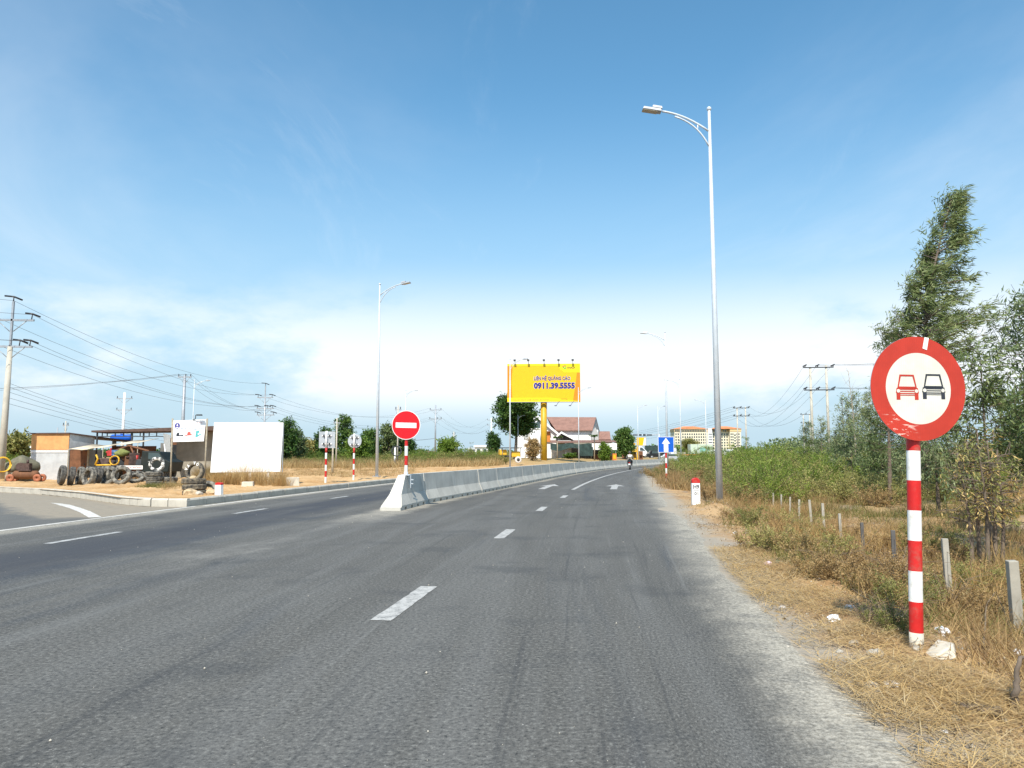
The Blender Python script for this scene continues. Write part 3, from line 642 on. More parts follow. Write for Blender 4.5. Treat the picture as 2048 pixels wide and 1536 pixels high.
def back_sign(px, py_base, top, bot, shape, label):
    b = gp(px, py_base); e = empty('road_sign', b, R(-4), label, 'road sign', None)
    zt, zb = topz(top, b.y) - b.z, topz(bot, b.y) - b.z; zc, r = (zt + zb) / 2, (zt - zb) / 2
    add('pole', banded(zb, 0.045, 0.25, 1, 0.0), e)
    m = MB(); m.tube([(0, 0, zb), (0, 0, zt + 0.02)], 0.042, 12); m.build('pole_top', M_PWHT, e)
    m = MB(); poly = rect(-r, zb, r, zt) if shape == 'sq' else [(x, zc + z) for x, z in circ(r, 40)]
    m.prism(poly, XZ @ Matrix.Translation((0, 0, -0.08)), -0.003, 0.003); m.build('back_plate', M_ALU, e)
    for q in (-.5, .5):
        m = MB(); m.box((0, 0.055, zc + q * r), (r * 1.25, 0.03, 0.05)); m.build('bracket', M_PWHT, e)
    for sx in (-1, 1):
        for q in (-.5, .5): m = MB(); m.box((sx * r * .35, 0.03, zc + q * r), (0.06, 0.05, 0.09)); m.build('clamp', M_DARK, e)
back_sign(651, 966, 863, 896, 'sq', 'square road sign seen from its bare metal back on striped pole'); back_sign(707, 961, 868, 896, 'round', 'round road sign seen from its bare metal back on striped pole')

# kilometre posts
def km_post(b, label, hgt, w, rz, text):
    e = empty('kilometre_post', b, rz, label, 'marker post'); hb = hgt * 0.80
    m = MB(); m.box((0, 0, hb / 2), (w, w * .62, hb)); m.build('body', M_PWHT, e, bevel=0.008)
    m = MB(); arc = [(w / 2 * math.cos(t), hb + (hgt - hb) * (.45 + .55 * math.sin(t))) for t in np.linspace(0, math.pi, 14)]
    m.prism([(w / 2, hb + .001)] + arc + [(-w / 2, hb + .001)], XZ, -w * .312, w * .312); m.build('red_cap', M_PRED, e, bevel=0.006)
    if text:
        lettering(e, 'H9', 0, hgt * .665, w * .74, hgt * .165, -w * .316, M_BLK, bold=.03); lettering(e, '01', 0, hgt * .42, w * .50, hgt * .125, -w * .316, M_BLK, bold=.02)
        m = MB(); m.box((0, -w * .313, hgt * .535), (w * .74, .003, .007)); m.build('divider', M_BLK, e)
    return e
hp = at(1392, 1018, 19.0); hp.z = gz(hp.x, hp.y) - 0.01; km_post(hp, 'white kilometre post with red cap lettered H9 at the road edge', 0.66, 0.195, R(2), True)
kp = gp(442, 988); kp.y = 22.0; kp = on(443, 22.2); km_post(kp, 'small white marker post with red top beside the stacked tyres', 0.36, 0.2, R(-18), False)
# ------------------------------------------------------------------ tyre repair yard on the left
def rubber(name, dust):
    n = NB(name); o = n.coord(); a = n.noise(o, 7, 6, 0.65); c = n.mix(n.ss(a, 0.35, 0.65), (0.035, 0.035, 0.035), dust); n.bump(n.noise(o, 50, 3), 0.3, 0.01); return n.fin(c, 0.85, 0, 0.3)
M_TYRE = rubber('dusty_tyre_rubber', (0.27, 0.25, 0.205)); M_TYRE2 = rubber('dark_tyre_rubber', (0.15, 0.14, 0.12)); M_TYREB = rubber('tan_dusty_tyre_rubber', (0.26, 0.215, 0.15))
def white_tyre():
    n = NB('white_daubed_tyre'); o = n.coord(); a = n.noise(o, 9, 4, 0.6); c = n.mix(n.ss(a, 0.46, 0.58), (0.06, 0.06, 0.058), (0.72, 0.70, 0.64)); return n.fin(c, 0.8)
M_TYREW = white_tyre()
def tyre_mesh(R0, w, ri, mat):
    h = w / 2; P = [(ri, -h * .55), (ri + .02, -h * .9), ((ri + R0) / 2, -h), (R0 - .04, -h * .95), (R0 - .006, -h * .72)]
    g = [-.72, -.44, -.40, -.40, -.12, -.08, -.08, .08, .08, .12, .40, .40, .44, .72]
    for i, q in enumerate((-.42, -.38, -.06, .06, .38, .42)): P += [(R0, h * (q - .02)), (R0 - .014, h * q)] if i % 2 == 0 else [(R0 - .014, h * q), (R0, h * (q + .02))]
    P += [(R0 - .006, h * .72), (R0 - .04, h * .95), ((ri + R0) / 2, h), (ri + .02, h * .9), (ri, h * .55), (ri + .012, h * .3), (ri + .012, -h * .3)]
    m = MB(); m.lathe(P, None, 40, 0, True, True); return m.mesh('tyre', mat)
TBIG, TBIG2, TSM, TSMB, TWH = tyre_mesh(.41, .23, .235, M_TYRE), tyre_mesh(.41, .23, .235, M_TYRE2), tyre_mesh(.33, .18, .19, M_TYRE), tyre_mesh(.35, .17, .20, M_TYREB), tyre_mesh(.30, .17, .165, M_TYREW)
def tyre(me, loc, rot, label, group=None): return add('tyre', me, None, loc, rot, label=label, cat='tyre', group=group)
def standing(px, Y, yaw, lean, me, label, group=None, r=0.41):
    p = on(px, Y); return tyre(me, (p.x, p.y, p.z + r * math.cos(lean) * .96 + .03), (R(90) - lean, 0, yaw), label, group)
ROW = 'big worn lorry tyre leaning in the row before the tow truck'
for px, Y, yaw, lean, me in ((130, 33.0, R(-50), .10, TBIG2), (149, 33.4, R(-56), .14, TBIG2), (166, 33.8, R(-50), .12, TBIG), (184, 32.8, R(-30), .16, TBIG), (199, 33.4, R(-40), .18, TBIG2), (214, 33.8, R(-30), .2, TBIG), (224, 33.6, R(-10), .30, TBIG), (248, 32.8, R(4), .34, TBIG)):
    standing(px, Y, yaw, lean, me, ROW, 'leaning tyres in a row')
for k, (px, Y, z, tx, ty) in enumerate(((277, 33.8, .22, .55, .2), (283, 34.4, .10, .1, .1), (290, 34.2, .35, .45, -.25), (270, 34.6, .12, .1, -.1), (262, 34.9, .32, .3, .3), (297, 34.8, .12, .05, .1))):
    p = on(px, Y); tyre(TSM, (p.x, p.y, p.z + z + .05), (tx, ty, k), 'small worn tyre tumbled in the heap between the leaning row and the white daubed tyre', 'heaped small tyres')
def stack(px, Y, n, me, th, label, group, seed):
    rr = random.Random(seed); p = on(px, Y)
    for k in range(n):
        tyre(me, (p.x + rr.uniform(-.035, .035), p.y + rr.uniform(-.03, .03), p.z + th * (k + .5)), (rr.uniform(-.05, .05), rr.uniform(-.05, .05), rr.uniform(0, 6)), label, group)
    return p, p.z + th * n
p, zt = stack(313, 31.0, 3, TSM, .18, 'worn tyre lying in the stack under the white daubed tyre', 'stack under the white daubed tyre', 2)
tyre(TWH, (p.x + .10, p.y - .02, zt + .285), (R(86), 0, R(14)), 'tyre daubed white standing upright on a stack')
p, zt = stack(343, 31.4, 2, TSM, .18, 'worn tyre lying in the low stack at the foot of the wooden sign post', 'low stack by the sign post', 4)
p, zt = stack(393, 23.2, 3, TSMB, .17, 'tan dusty tyre lying in the stack beside the small marker post', 'stack by the marker post', 6)
top_t = tyre(tyre_mesh(.30, .17, .19, M_TYREB), (p.x, p.y + .03, zt + .20), (R(82), 0, R(-12)), 'brown tyre with white painted letters standing upright on a stack')
def on_tyre(word, r, a0, a1, size):
    for ch, a in zip(word, np.linspace(a0, a1, len(word))):
        if ch == ' ': continue
        o = lettering(None, ch, 0, 0, size * .75, size, 0, M_PWHT, 'letter', 0.04)
        o.parent = top_t; o.matrix_local = Matrix.Rotation(a, 4, 'Z') @ Matrix.Translation((0, r, 0.094)) @ Matrix.Rotation(R(-90), 4, 'X')
on_tyre('VÁ VỎ', .245, R(75), R(-30), .10)
p2_ = on(409, 23.6); tyre(TSM, (p2_.x + .05, p2_.y + .2, p2_.z + .12), (.5, -.5, 1), 'half buried dark tyre leaning behind the marker post')

def rock_mesh(seed, s=(1, 1, .7), n=2, amp=.35):
    bm = bmesh.new(); bmesh.ops.create_icosphere(bm, subdivisions=n, radius=.5); rr = random.Random(seed)
    o = Vector((rr.uniform(0, 9), rr.uniform(0, 9), 0))
    from mathutils import noise as mn
    for v in bm.verts:
        k = 1 + amp * mn.noise(v.co * 2.4 + o) + amp * .4 * mn.noise(v.co * 6 + o); v.co = Vector((v.co.x * s[0], v.co.y * s[1], v.co.z * s[2])) * k
    me = bpy.data.meshes.new('rock'); bm.to_mesh(me); bm.free(); return me
M_ROCK = pm('tan_rock', (0.50, 0.37, 0.22), 0.9, 0.25, 5, 0, 0.5); M_GROCK = pm('grey_stone', (0.46, 0.42, 0.35), 0.9, 0.25, 6, 0, 0.5)
def rock(p, size, seed, mat, label, cat='rock', name='rock', group=None, s=(1, 1, .7)):
    me = rock_mesh(seed, s); me.materials.append(mat); o = add(name, me, None, (p.x, p.y, p.z + size * .12), random.Random(seed).uniform(0, 6), label=label, cat=cat, group=group); o.scale = (size,) * 3; return o
rock(on(387, 22.4), .42, 1, M_ROCK, 'tan rock lying against the front of the tyre stack'); rock(on(428, 22.6), .34, 2, M_ROCK, 'tan rock lying between the tyre stack and the marker post')
rock(on(404, 22.4), .22, 3, M_GROCK, 'small grey stone before the tyre stack'); rock(Vector((top_t.location.x, top_t.location.y - .12, zt - .02)), .22, 8, M_ROCK, 'pale lump of rock lying inside the lettered tyre')
m = MB(); m.box((0, 0, .17), (.5, .42, .36), top=.94); b_ = on(588, 29.5); m.build('concrete_block', M_CHUNK, None, b_, R(20), bevel=.02, label='grey concrete block in the dry grass beside the blank white board', cat='block')
m = MB(); m.box((0, 0, .09), (.42, .3, .22), top=.92); b_ = on(500, 28.2); m.build('concrete_block', M_CHUNK, None, b_, R(8), bevel=.02, label='small pale concrete block at the foot of the blank white board', cat='block')

# blank white hoarding
Yb = 29.8; x0, x1 = at(425, 900, Yb).x, at(563, 900, Yb).x; zb_, zt_ = topz(945, Yb), topz(845, Yb); gzb = gz((x0 + x1) / 2, Yb)
bd = empty('blank_board', ((x0 + x1) / 2, Yb, gzb), R(2), 'big blank white board on short posts in dry grass', 'sign board'); w = x1 - x0
M_BOARD = pm('white_board_sheet', (0.88, 0.88, 0.87), 0.5, 0.02, 2, 0, 0.02)
m = MB(); m.prism([(-w / 2 - .03, zb_ - gzb), (w / 2 - .03, zb_ - gzb + .03), (w / 2 + .03, zt_ - gzb), (-w / 2 + .05, zt_ - gzb)], XZ, -.02, .02); m.build('panel', M_BOARD, bd)
for q in (-.55, .1, .62): m = MB(); m.box((q * w / 2 * 1.0, .05, (zb_ - gzb + .4) / 2 - .05), (.09, .06, zb_ - gzb + .5)); m.build('post', M_PWHT, bd)
m = MB(); m.box((w / 2 + .035, .02, (zb_ + zt_) / 2 - gzb), (.02, .07, zt_ - zb_ - .04)); m.build('edge_frame', M_STEEL, bd)

# rescue service sign board
M_WOOD = pm('grey_wood', (0.34, 0.29, 0.21), 0.85, 0.25, 9, 0, 0.3); M_INK = pm('blue_grey_ink', (0.16, 0.24, 0.36), 0.6, 0.1, 9, 0, 0); M_PURP = pm('violet_ink', (0.07, 0.06, 0.28), 0.6, 0.1, 9, 0, 0); M_RINK = pm('red_ink', (0.55, 0.10, 0.08), 0.6, 0.1, 9, 0, 0); M_TEAL = pm('teal_ink', (0.10, 0.42, 0.42), 0.6, 0.1, 9, 0, 0)
Ys = 30.6; xa, xb_ = at(347, 860, Ys).x, at(410, 860, Ys).x; za, zbb = topz(884, Ys), topz(841, Ys); sx0 = (xa + xb_) / 2; g0 = gz(sx0, Ys); w = xb_ - xa; h = zbb - za
sb_ = empty('rescue_sign_board', (sx0, Ys, g0), R(3), 'white sign board with blue emblem and lettering on two wooden posts', 'sign board'); zc = (za + zbb) / 2 - g0
m = MB(); m.prism([(-w / 2 + .02, zc - h / 2), (w / 2 - .04, zc - h / 2 + .03), (w / 2 + .01, zc + h / 2 + .05), (-w / 2 - .01, zc + h / 2 - .01)], XZ, -.015, .015); m.build('panel', M_BOARD, sb_)
for sx in (-1, 1): m = MB(); m.tube([(sx * (w / 2 + .03), .03, -.1), (sx * (w / 2 + .05), .03, zc + h / 2 + .08)], .035, 8); m.build('post', M_WOOD, sb_)
em = MB(); em.raw([(x - w * .37, -.018, zc + h * .25 + z) for x, z in circ(.115, 28, sx=.9)], [tuple(range(28))]); emo = em.build('emblem', M_PURP, sb_)
m = MB(); m.raw([(-w * .37 + x, -.0195, zc + h * .25 + z) for x, z in ((-.035, -.01), (.035, -.01), (0, .09))], [(0, 1, 2)]); m.build('emblem_peak', M_BOARD, emo)
m = MB(); m.raw([(-w * .37 + x, -.0195, zc + h * .25 + z) for x, z in rect(-.05, -.085, .05, -.055)], [(0, 1, 2, 3)]); m.build('emblem_bar', M_BOARD, emo)
lettering(sb_, 'TRUNG TÂM CỨU HỘ ĐƯỜNG BỘ', w * .08, zc + h * .40, w * .64, h * .06, -.018, M_RINK); lettering(sb_, 'MIỀN NAM', w * .08, zc + h * .29, w * .35, h * .055, -.018, M_RINK)
lettering(sb_, 'ĐỘI XE CỨU HỘ GIAO THÔNG', w * .11, zc + h * .11, w * .72, h * .13, -.018, M_INK, bold=.02)
lettering(sb_, 'ĐƯỜNG DÂY NÓNG', -w * .18, zc - h * .40, w * .5, h * .07, -.018, M_INK); lettering(sb_, '24/24', w * .30, zc - h * .40, w * .26, h * .07, -.018, M_INK)
def pict(polys, cx, cz, s, mat):
    m = MB(); [m.raw([(cx + x * s, -.018 - .0004 * i, cz + z * s) for x, z in p], [tuple(range(len(p)))]) for i, p in enumerate(polys)]; m.build('vehicle_picture', mat, sb_)
pict([[(-.5, -.2), (.45, -.2), (.5, .0), (-.1, -.05), (-.1, .3), (-.35, .35), (-.5, .05)]], -w * .28, zc - h * .17, .28, M_BLK)
pict([[(-.5, -.25), (-.3, -.1), (.5, -.05), (.5, .05), (.25, .1), (.2, .45), (-.2, .4), (-.25, .05), (-.55, -.1)]], 0, zc - h * .17, .28, M_RINK)
pict([[(-.5, -.45), (-.3, -.5), (.5, .05), (.45, .15), (-.1, -.1), (-.15, .1), (.1, .25), (.1, .6), (-.4, .55), (-.45, .2)]], w * .30, zc - h * .14, .25, M_TEAL)
m = MB(); m.tube([(.12, 0, zc + h / 2 + .01), (.26, -.1, zc + h / 2 + .07), (.30, -.2, zc + h / 2 + .2), (.36, -.25, zc + h / 2 + .22), (.56, -.25, zc + h / 2 + .22)], .016, 6); m.box((.46, -.25, zc + h / 2 + .20), (.2, .12, .04)); m.build('lamp_bracket', M_DARK, sb_)

# shack of tin and plywood
def corrug(name, col, scale=16, axis='X', rough=.5, metal=.3, rust=None):
    n = NB(name); o = n.coord(); w = n.n('ShaderNodeTexWave', wave_type='BANDS', bands_direction=axis); n.put(w.inputs['Vector'], o); n.put(w.inputs['Scale'], scale / 6.28); n.put(w.inputs['Distortion'], 0.05)
    a = n.noise(o, 1.4, 6, 0.65); c = n.mix(n.ss(a, 0.35, 0.7), sc3(col, 1.06), sc3(col, .8)); c = n.mix(n.math('MULTIPLY', w.outputs[1], .18), c, sc3(col, .6))
    if rust: c = n.mix(n.ss(n.noise(o, 2.2, 7, .7), .52, .68, 0, .7), c, rust)
    n.bump(w.outputs[1], .8, .03); return n.fin(c, rough, metal)
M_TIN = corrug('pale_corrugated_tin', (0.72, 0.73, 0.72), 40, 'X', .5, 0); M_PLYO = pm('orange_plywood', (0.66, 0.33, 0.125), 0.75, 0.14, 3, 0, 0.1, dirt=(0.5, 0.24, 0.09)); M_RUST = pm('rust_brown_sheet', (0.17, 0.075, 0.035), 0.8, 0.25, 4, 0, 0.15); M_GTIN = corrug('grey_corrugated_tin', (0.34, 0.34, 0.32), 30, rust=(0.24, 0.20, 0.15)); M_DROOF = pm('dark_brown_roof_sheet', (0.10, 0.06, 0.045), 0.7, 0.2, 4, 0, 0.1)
M_BEIGE = pm('beige_canvas', (0.60, 0.52, 0.38), 0.85, 0.1, 3, 0, 0.1); M_PLAST = pm('stained_grey_plaster', (0.30, 0.275, 0.22), 0.9, 0.2, 1.5, 0, 0.15, dirt=(0.2, 0.17, 0.13), dscale=1.2, damt=.7)
Yk = 42.0; k = FPX / Yk
def KX(px, Y=None): Y = Y or Yk; return at(px, 900, Y).x
xl_, xr_ = KX(63), KX(138); g0 = gz((xl_ + xr_) / 2, Yk); ztop = topz(866, Yk) - g0; zmid = topz(899, Yk) - g0
sh = empty('roadside_shack', ((xl_ + xr_) / 2, Yk, g0), 0, 'small shack of pale tin below and orange plywood above', 'shack'); w = xr_ - xl_
m = MB(); m.b2((-w / 2, -.02, -.15), (w / 2, .02, zmid)); m.build('tin_wall', M_TIN, sh)
m = MB(); m.b2((-w / 2, -.05, zmid - .02), (w / 2, .0, ztop - .04)); m.build('plywood_panel', M_PLYO, sh)
m = MB(); m.b2((-w / 2 - .005, -.055, zmid - .16), (w / 2 + .02, -.022, zmid - .05)); m.build('cover_strip', M_PWHT, sh)
m = MB(); m.b2((w / 2, -.02, -.15), (w / 2 + .04, 3.4, zmid)); m.b2((-w / 2 - .02, .03, -.15), (-w / 2 + .02, 3.4, ztop)); m.build('side_wall', M_GTIN, sh)
m = MB(); m.raw([(w / 2 + .01, .0, zmid + .02), (w / 2 + .72, 1.2, zmid + .02), (w / 2 + .72, 1.2, ztop - .22), (w / 2 + .01, .0, ztop - .06)], [(0, 1, 2, 3)]); m.build('grey_side_panel', M_ALU, sh)
m = MB(); m.raw([(-w / 2 - .06, -.14, ztop), (w / 2 + .05, -.14, ztop + .02), (w / 2 + 2.2, 3.4, ztop - .42), (-w / 2 - .06, 3.4, ztop - .1), (-w / 2 - .06, -.14, ztop - .05), (w / 2 + .05, -.14, ztop - .05), (w / 2 + 2.2, 3.4, ztop - .50), (-w / 2 - .06, 3.4, ztop - .16)], [(0, 1, 2, 3), (0, 4, 5, 1), (1, 5, 6, 2), (2, 6, 7, 3), (3, 7, 4, 0), (7, 6, 5, 4)]); m.build('roof', M_DROOF, sh)
dw = KX(175) - KX(138); m = MB(); m.b2((w / 2 + .06, .02, -.1), (w / 2 + dw, .07, zmid - .03)); dr = m.build('door', M_RUST, sh)
m = MB(); m.box((w / 2 + dw - .12, -.01, zmid * .5), (.03, .05, .12)); m.build('handle', M_DARK, dr)
m = MB(); m.b2((w / 2 + dw, .0, -.1), (w / 2 + dw + .07, .08, zmid)); m.build('door_post', M_WOOD, sh)
# steel carport frame with dark roof edge, its canvas, and the grey walls behind
Yc = 43.0; g1 = gz(KX(300, Yc), Yc); zr = topz(858, Yc) - g1; cx0, cx1 = KX(190, Yc), KX(428, Yc); cxm = (cx0 + cx1) / 2
cp = empty('repair_shed', (cxm, Yc, g1), 0, 'open steel frame shed with flat dark roof over the tow truck', 'shed'); hw = (cx1 - cx0) / 2
m = MB(); m.raw([(-hw - .15, -.2, zr - .09), (hw, -.2, zr + .16), (hw, 1.5, zr + .10), (-hw - .15, 1.5, zr - .12), (-hw - .15, -.2, zr - .19), (hw, -.2, zr - .08), (hw, 1.5, zr - .12), (-hw - .15, 1.5, zr - .22)], [(0, 1, 2, 3), (0, 4, 5, 1), (1, 5, 6, 2), (2, 6, 7, 3), (3, 7, 4, 0), (7, 6, 5, 4)]); m.build('roof', M_DROOF, cp)
for px in (193, 286, 263): x = KX(px, Yc) - cxm; m = MB(); m.b2((x - .035, -.035, -.1), (x + .035, .035, zr - .14)); m.build('post', M_DARK, cp)
m = MB(); m.b2((-hw, -.03, zr - .44), (KX(330, Yc) - cxm, .03, zr - .39)); bo = m.build('truss_chord', M_DARK, cp)
for px in (203, 213, 229, 246, 261, 279, 297, 312): x = KX(px, Yc) - cxm; m = MB(); m.b2((x - .02, -.025, zr - .4), (x + .02, .025, zr - .16)); m.build('truss_strut', M_DARK, bo)
wx0, wx1 = KX(278, Yc) - cxm, hw - .05
m = MB(); m.b2((wx0, 2.6, -.1), (KX(337, Yc) - cxm, 2.7, topz(886, 45.6) - g1)); m.build('tin_wall', M_GTIN, cp)
m = MB(); m.b2((KX(334, Yc) - cxm, 1.2, -.1), (wx1, 1.34, zr - .05)); m.build('plaster_wall', M_PLAST, cp)
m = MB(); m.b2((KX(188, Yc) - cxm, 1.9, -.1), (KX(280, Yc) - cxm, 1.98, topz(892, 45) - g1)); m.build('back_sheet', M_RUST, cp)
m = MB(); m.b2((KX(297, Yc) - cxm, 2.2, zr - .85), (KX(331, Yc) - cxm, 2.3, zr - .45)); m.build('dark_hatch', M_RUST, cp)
m = MB(); q = [(KX(330, Yc) - cxm, -.3, zr - .25), (KX(347, Yc) - cxm, -.5, zr - .35), (KX(370, Yc) - cxm, -1.6, .1), (KX(352, Yc) - cxm, -1.2, .55)]
m.raw(q + [(a, b + .03, c) for a, b, c in q], [(0, 1, 2, 3), (7, 6, 5, 4), (0, 4, 5, 1), (1, 5, 6, 2), (2, 6, 7, 3), (3, 7, 4, 0)]); m.build('leaning_sheet', M_GTIN, cp)
m = MB(); m.tube([(KX(349, Yc) - cxm, -1.3, 1.9), (KX(371, Yc) - cxm, -2.0, .15)], .03, 6); m.build('prop', M_PWHT, cp)
Yv = 41.2; gx = KX(208, Yv); zz = [topz(q, Yv) - g1 for q in (899, 886)]; 
aw = empty('canvas_awning', (gx, Yv, g1), 0, 'faded beige canvas awning stretched from the shack over the truck bed', 'awning')
a0, a1 = KX(139, Yv) - gx, KX(284, Yv) - gx; n_ = 14; V = []
for i in range(n_ + 1):
    u = i / n_; zf = zz[0] + (zz[1] - zz[0]) * smooth(.15, 1, u) + .03 * math.sin(u * 21)
    V += [(a0 + (a1 - a0) * u, -.3, zf), (a0 + (a1 - a0) * u + .2, 1.5, zf + .26 + .02 * math.sin(u * 13))]
m = MB(); m.raw(V, [(2 * i, 2 * i + 2, 2 * i + 3, 2 * i + 1) for i in range(n_)], 0, True); co = m.build('canvas', M_BEIGE, aw); md = co.modifiers.new('t', 'SOLIDIFY'); md.thickness = .012
for u in (a0 + .1, a1 - .1, (a0 + a1) / 2): m = MB(); m.tube([(u, -.28, -.1), (u, -.28, float(np.interp(u, (a0, a1), zz)) - .02)], .022, 6); m.build('pole', M_WOOD, aw)
M_TANK = pm('blue_plastic', (0.012, 0.10, 0.46), 0.4, 0.12, 4, 0, 0.04)
bt = on(245, 46.0); L_ = KX(266, 46.0) - KX(225, 46.0); zt_ = topz(876, 46.0)
m = MB(); Rt = .21; prof = [(.001, -L_ / 2), (Rt * .8, -L_ / 2), (Rt, -L_ / 2 + .07), (Rt * 1.03, -L_ * .25), (Rt, -L_ * .2), (Rt, L_ * .2), (Rt * 1.03, L_ * .25), (Rt, L_ / 2 - .07), (Rt * .8, L_ / 2), (.001, L_ / 2)]
m.lathe(prof, Matrix.Rotation(R(90), 4, 'Y'), 24); tk = empty('water_tank', (bt.x, 46.0, zt_), 0, 'blue plastic water tank lying on stilts behind the awning', 'tank'); m.build('barrel', M_TANK, tk)
m = MB(); m.tube([(0, 0, Rt * .9), (0, 0, Rt + .05)], .08, 12); m.build('lid', M_TANK, tk)
for sx in (-.35, .35): m = MB(); m.b2((sx * L_ - .03, -.2, bt.z - zt_ - .1), (sx * L_ + .03, .2, -Rt * .9)); m.build('stand_leg', M_DARK, tk)

# tow truck behind the tyres
Yt = 38.2; tx = at(250, 930, Yt).x; g2 = gz(tx, Yt); kx = lambda px: at(px, 930, Yt).x - tx; kz = lambda py: topz(py, Yt) - g2
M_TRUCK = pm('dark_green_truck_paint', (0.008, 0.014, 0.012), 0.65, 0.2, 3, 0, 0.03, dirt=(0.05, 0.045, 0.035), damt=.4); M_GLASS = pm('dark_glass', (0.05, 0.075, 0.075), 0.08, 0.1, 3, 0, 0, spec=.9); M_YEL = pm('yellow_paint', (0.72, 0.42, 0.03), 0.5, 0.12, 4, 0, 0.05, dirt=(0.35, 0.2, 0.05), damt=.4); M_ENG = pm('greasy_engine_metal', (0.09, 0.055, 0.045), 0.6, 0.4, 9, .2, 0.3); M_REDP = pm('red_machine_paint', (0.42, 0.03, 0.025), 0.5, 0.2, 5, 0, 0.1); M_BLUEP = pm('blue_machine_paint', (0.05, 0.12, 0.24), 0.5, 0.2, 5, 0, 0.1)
tt = empty('tow_truck', (tx, Yt, g2), 0, 'dark green tow truck with loaded flat bed parked behind the tyres', 'truck')
cab = [(kx(287), .45), (kx(336), .45), (kx(340), .95), (kx(327), kz(918)), (kx(318), kz(904)), (kx(283), kz(902)), (kx(280), .6)]
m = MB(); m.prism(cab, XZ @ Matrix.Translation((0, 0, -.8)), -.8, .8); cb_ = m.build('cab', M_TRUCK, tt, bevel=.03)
m = MB(); m.prism([(kx(296), kz(918)), (kx(324), kz(918)), (kx(317), kz(906)), (kx(296), kz(905))], XZ @ Matrix.Translation((0, 0, .004)), 0, .004); m.build('window', M_GLASS, cb_)
m = MB(); m.box((kx(298), -.01, kz(923)), (.1, .03, .03)); m.build('handle', M_STEEL, cb_)
m = MB(); m.b2((kx(172), .02, .55), (kx(283), 1.6, .72)); m.build('bed', M_DARK, tt)
m = MB(); m.b2((kx(206), -.01, .55), (kx(286), .02, .71)); m.build('bed_rail', M_DARK, tt)
m = MB(); m.b2((kx(234), -.03, kz(938.5)), (kx(286), -.012, kz(931))); pl = m.build('name_plate', M_PWHT, tt)
lettering(pl, 'VÁ VỎ LƯU ĐỘNG', (kx(234) + kx(286)) / 2, kz(934.7), kx(284) - kx(236), .11, -.034, M_RINK, bold=.02)
wm = tyre_mesh(.38, .22, .2, M_TYRE2); rm = MB(); rm.lathe([(.001, -.05), (.12, -.06), (.2, -.08), (.2, .08), (.12, .02), (.001, .02)], None, 20); rm = rm.mesh('rim', M_STEEL)
for px in (200, 312):
    for yy in (.14, 1.46):
        w_ = add('wheel', wm, tt, (kx(px), yy, .38), (R(90), 0, 0)); add('rim', rm, w_)
m = MB(); m.tube([(kx(280), .8, .72), (kx(280), .8, 1.5), (kx(240), .8, 1.75), (kx(196), .8, 1.35)], [.06, .06, .05, .045], 8); m.tube([(kx(262), .8, .72), (kx(244), .8, 1.68)], .04, 8); m.build('crane_boom', M_RUST, tt)
m = MB(); m.tube([(kx(188), .1, .8), (kx(194), .05, 1.1), (kx(190), .05, 1.3)], .045, 8); m.tube([(kx(190), .1, .78), (kx(222), .05, .80)], .04, 8); m.build('yellow_bar', M_YEL, tt)
def clutter(name, px, py, size, mat, label, cat, shape='box', seed=0):
    x, z = kx(px) + tx, kz(py) + g2
    if shape == 'box': m = MB(); m.box((0, 0, size[2] / 2), size, None, 0, .85); m.tube([(0, 0, size[2]), (0, 0, size[2] + .12)], .05, 8); m.tube([(-size[0] / 2, 0, size[2] * .6), (-size[0] / 2 - .1, 0, size[2] * .7)], .06, 8); return m.build(name, mat, None, (x, Yt + .55, z), R(seed * 20), bevel=.02, label=label, cat=cat)
    if shape == 'drum': m = MB(); m.lathe([(.001, 0), (size[0], 0), (size[0], size[2] * .33), (size[0] * 1.05, size[2] * .35), (size[0], size[2] * .37), (size[0], size[2] * .66), (size[0] * 1.05, size[2] * .68), (size[0], size[2] * .7), (size[0], size[2]), (.001, size[2])], None, 20); return m.build(name, mat, None, (x, Yt + .5, z), 0, label=label, cat=cat)
    me = rock_mesh(seed, (1, .8, .75), 3, .3); me.materials.append(mat); o = add(name, me, None, (x, Yt + .4, z + size[2] / 2), .4, label=label, cat=cat); o.scale = size
    for p_ in me.polygons: p_.use_smooth = True
    return o
clutter('engine_block', 198, 931, (.62, .6, .36), M_ENG, 'greasy engine block at the tail of the truck bed', 'engine', seed=1); clutter('generator', 209, 912, (.26, .3, .28), M_REDP, 'small red generator on the truck bed', 'generator', seed=0)
clutter('oil_drum', 219, 916, (.17, .17, .4), M_BLUEP, 'blue grey oil drum standing on the truck bed', 'drum', 'drum'); clutter('tarpaulin_bundle', 235, 915, (.66, .5, .48), pm('olive_tarpaulin', (0.19, 0.21, 0.06), .8, .2, 5, 0, .3), 'olive green tarpaulin bundle on the truck bed', 'bundle', 'lump', 5)
clutter('winch', 256, 931, (.5, .5, .62), M_ENG, 'rusty winch before the truck cab', 'winch', seed=2); clutter('toolbox', 272, 931, (.42, .4, .3), M_DARK, 'dark toolbox against the truck cab', 'toolbox', seed=0)
clutter('gearbox', 216, 929, (.4, .4, .22), M_ENG, 'oily gearbox under the red generator', 'gearbox', seed=3)
clutter('pump', 246, 931, (.36, .4, .46), M_RUST, 'rusty pump beside the olive tarpaulin bundle', 'pump', seed=1); clutter('gas_bottle', 263, 931, (.09, .09, .5), M_REDP, 'tall red gas bottle before the truck cab', 'gas bottle', 'drum'); clutter('compressor_head', 228, 931, (.4, .4, .3), M_DARK, 'black compressor head under the tarpaulin bundle', 'compressor', seed=2)
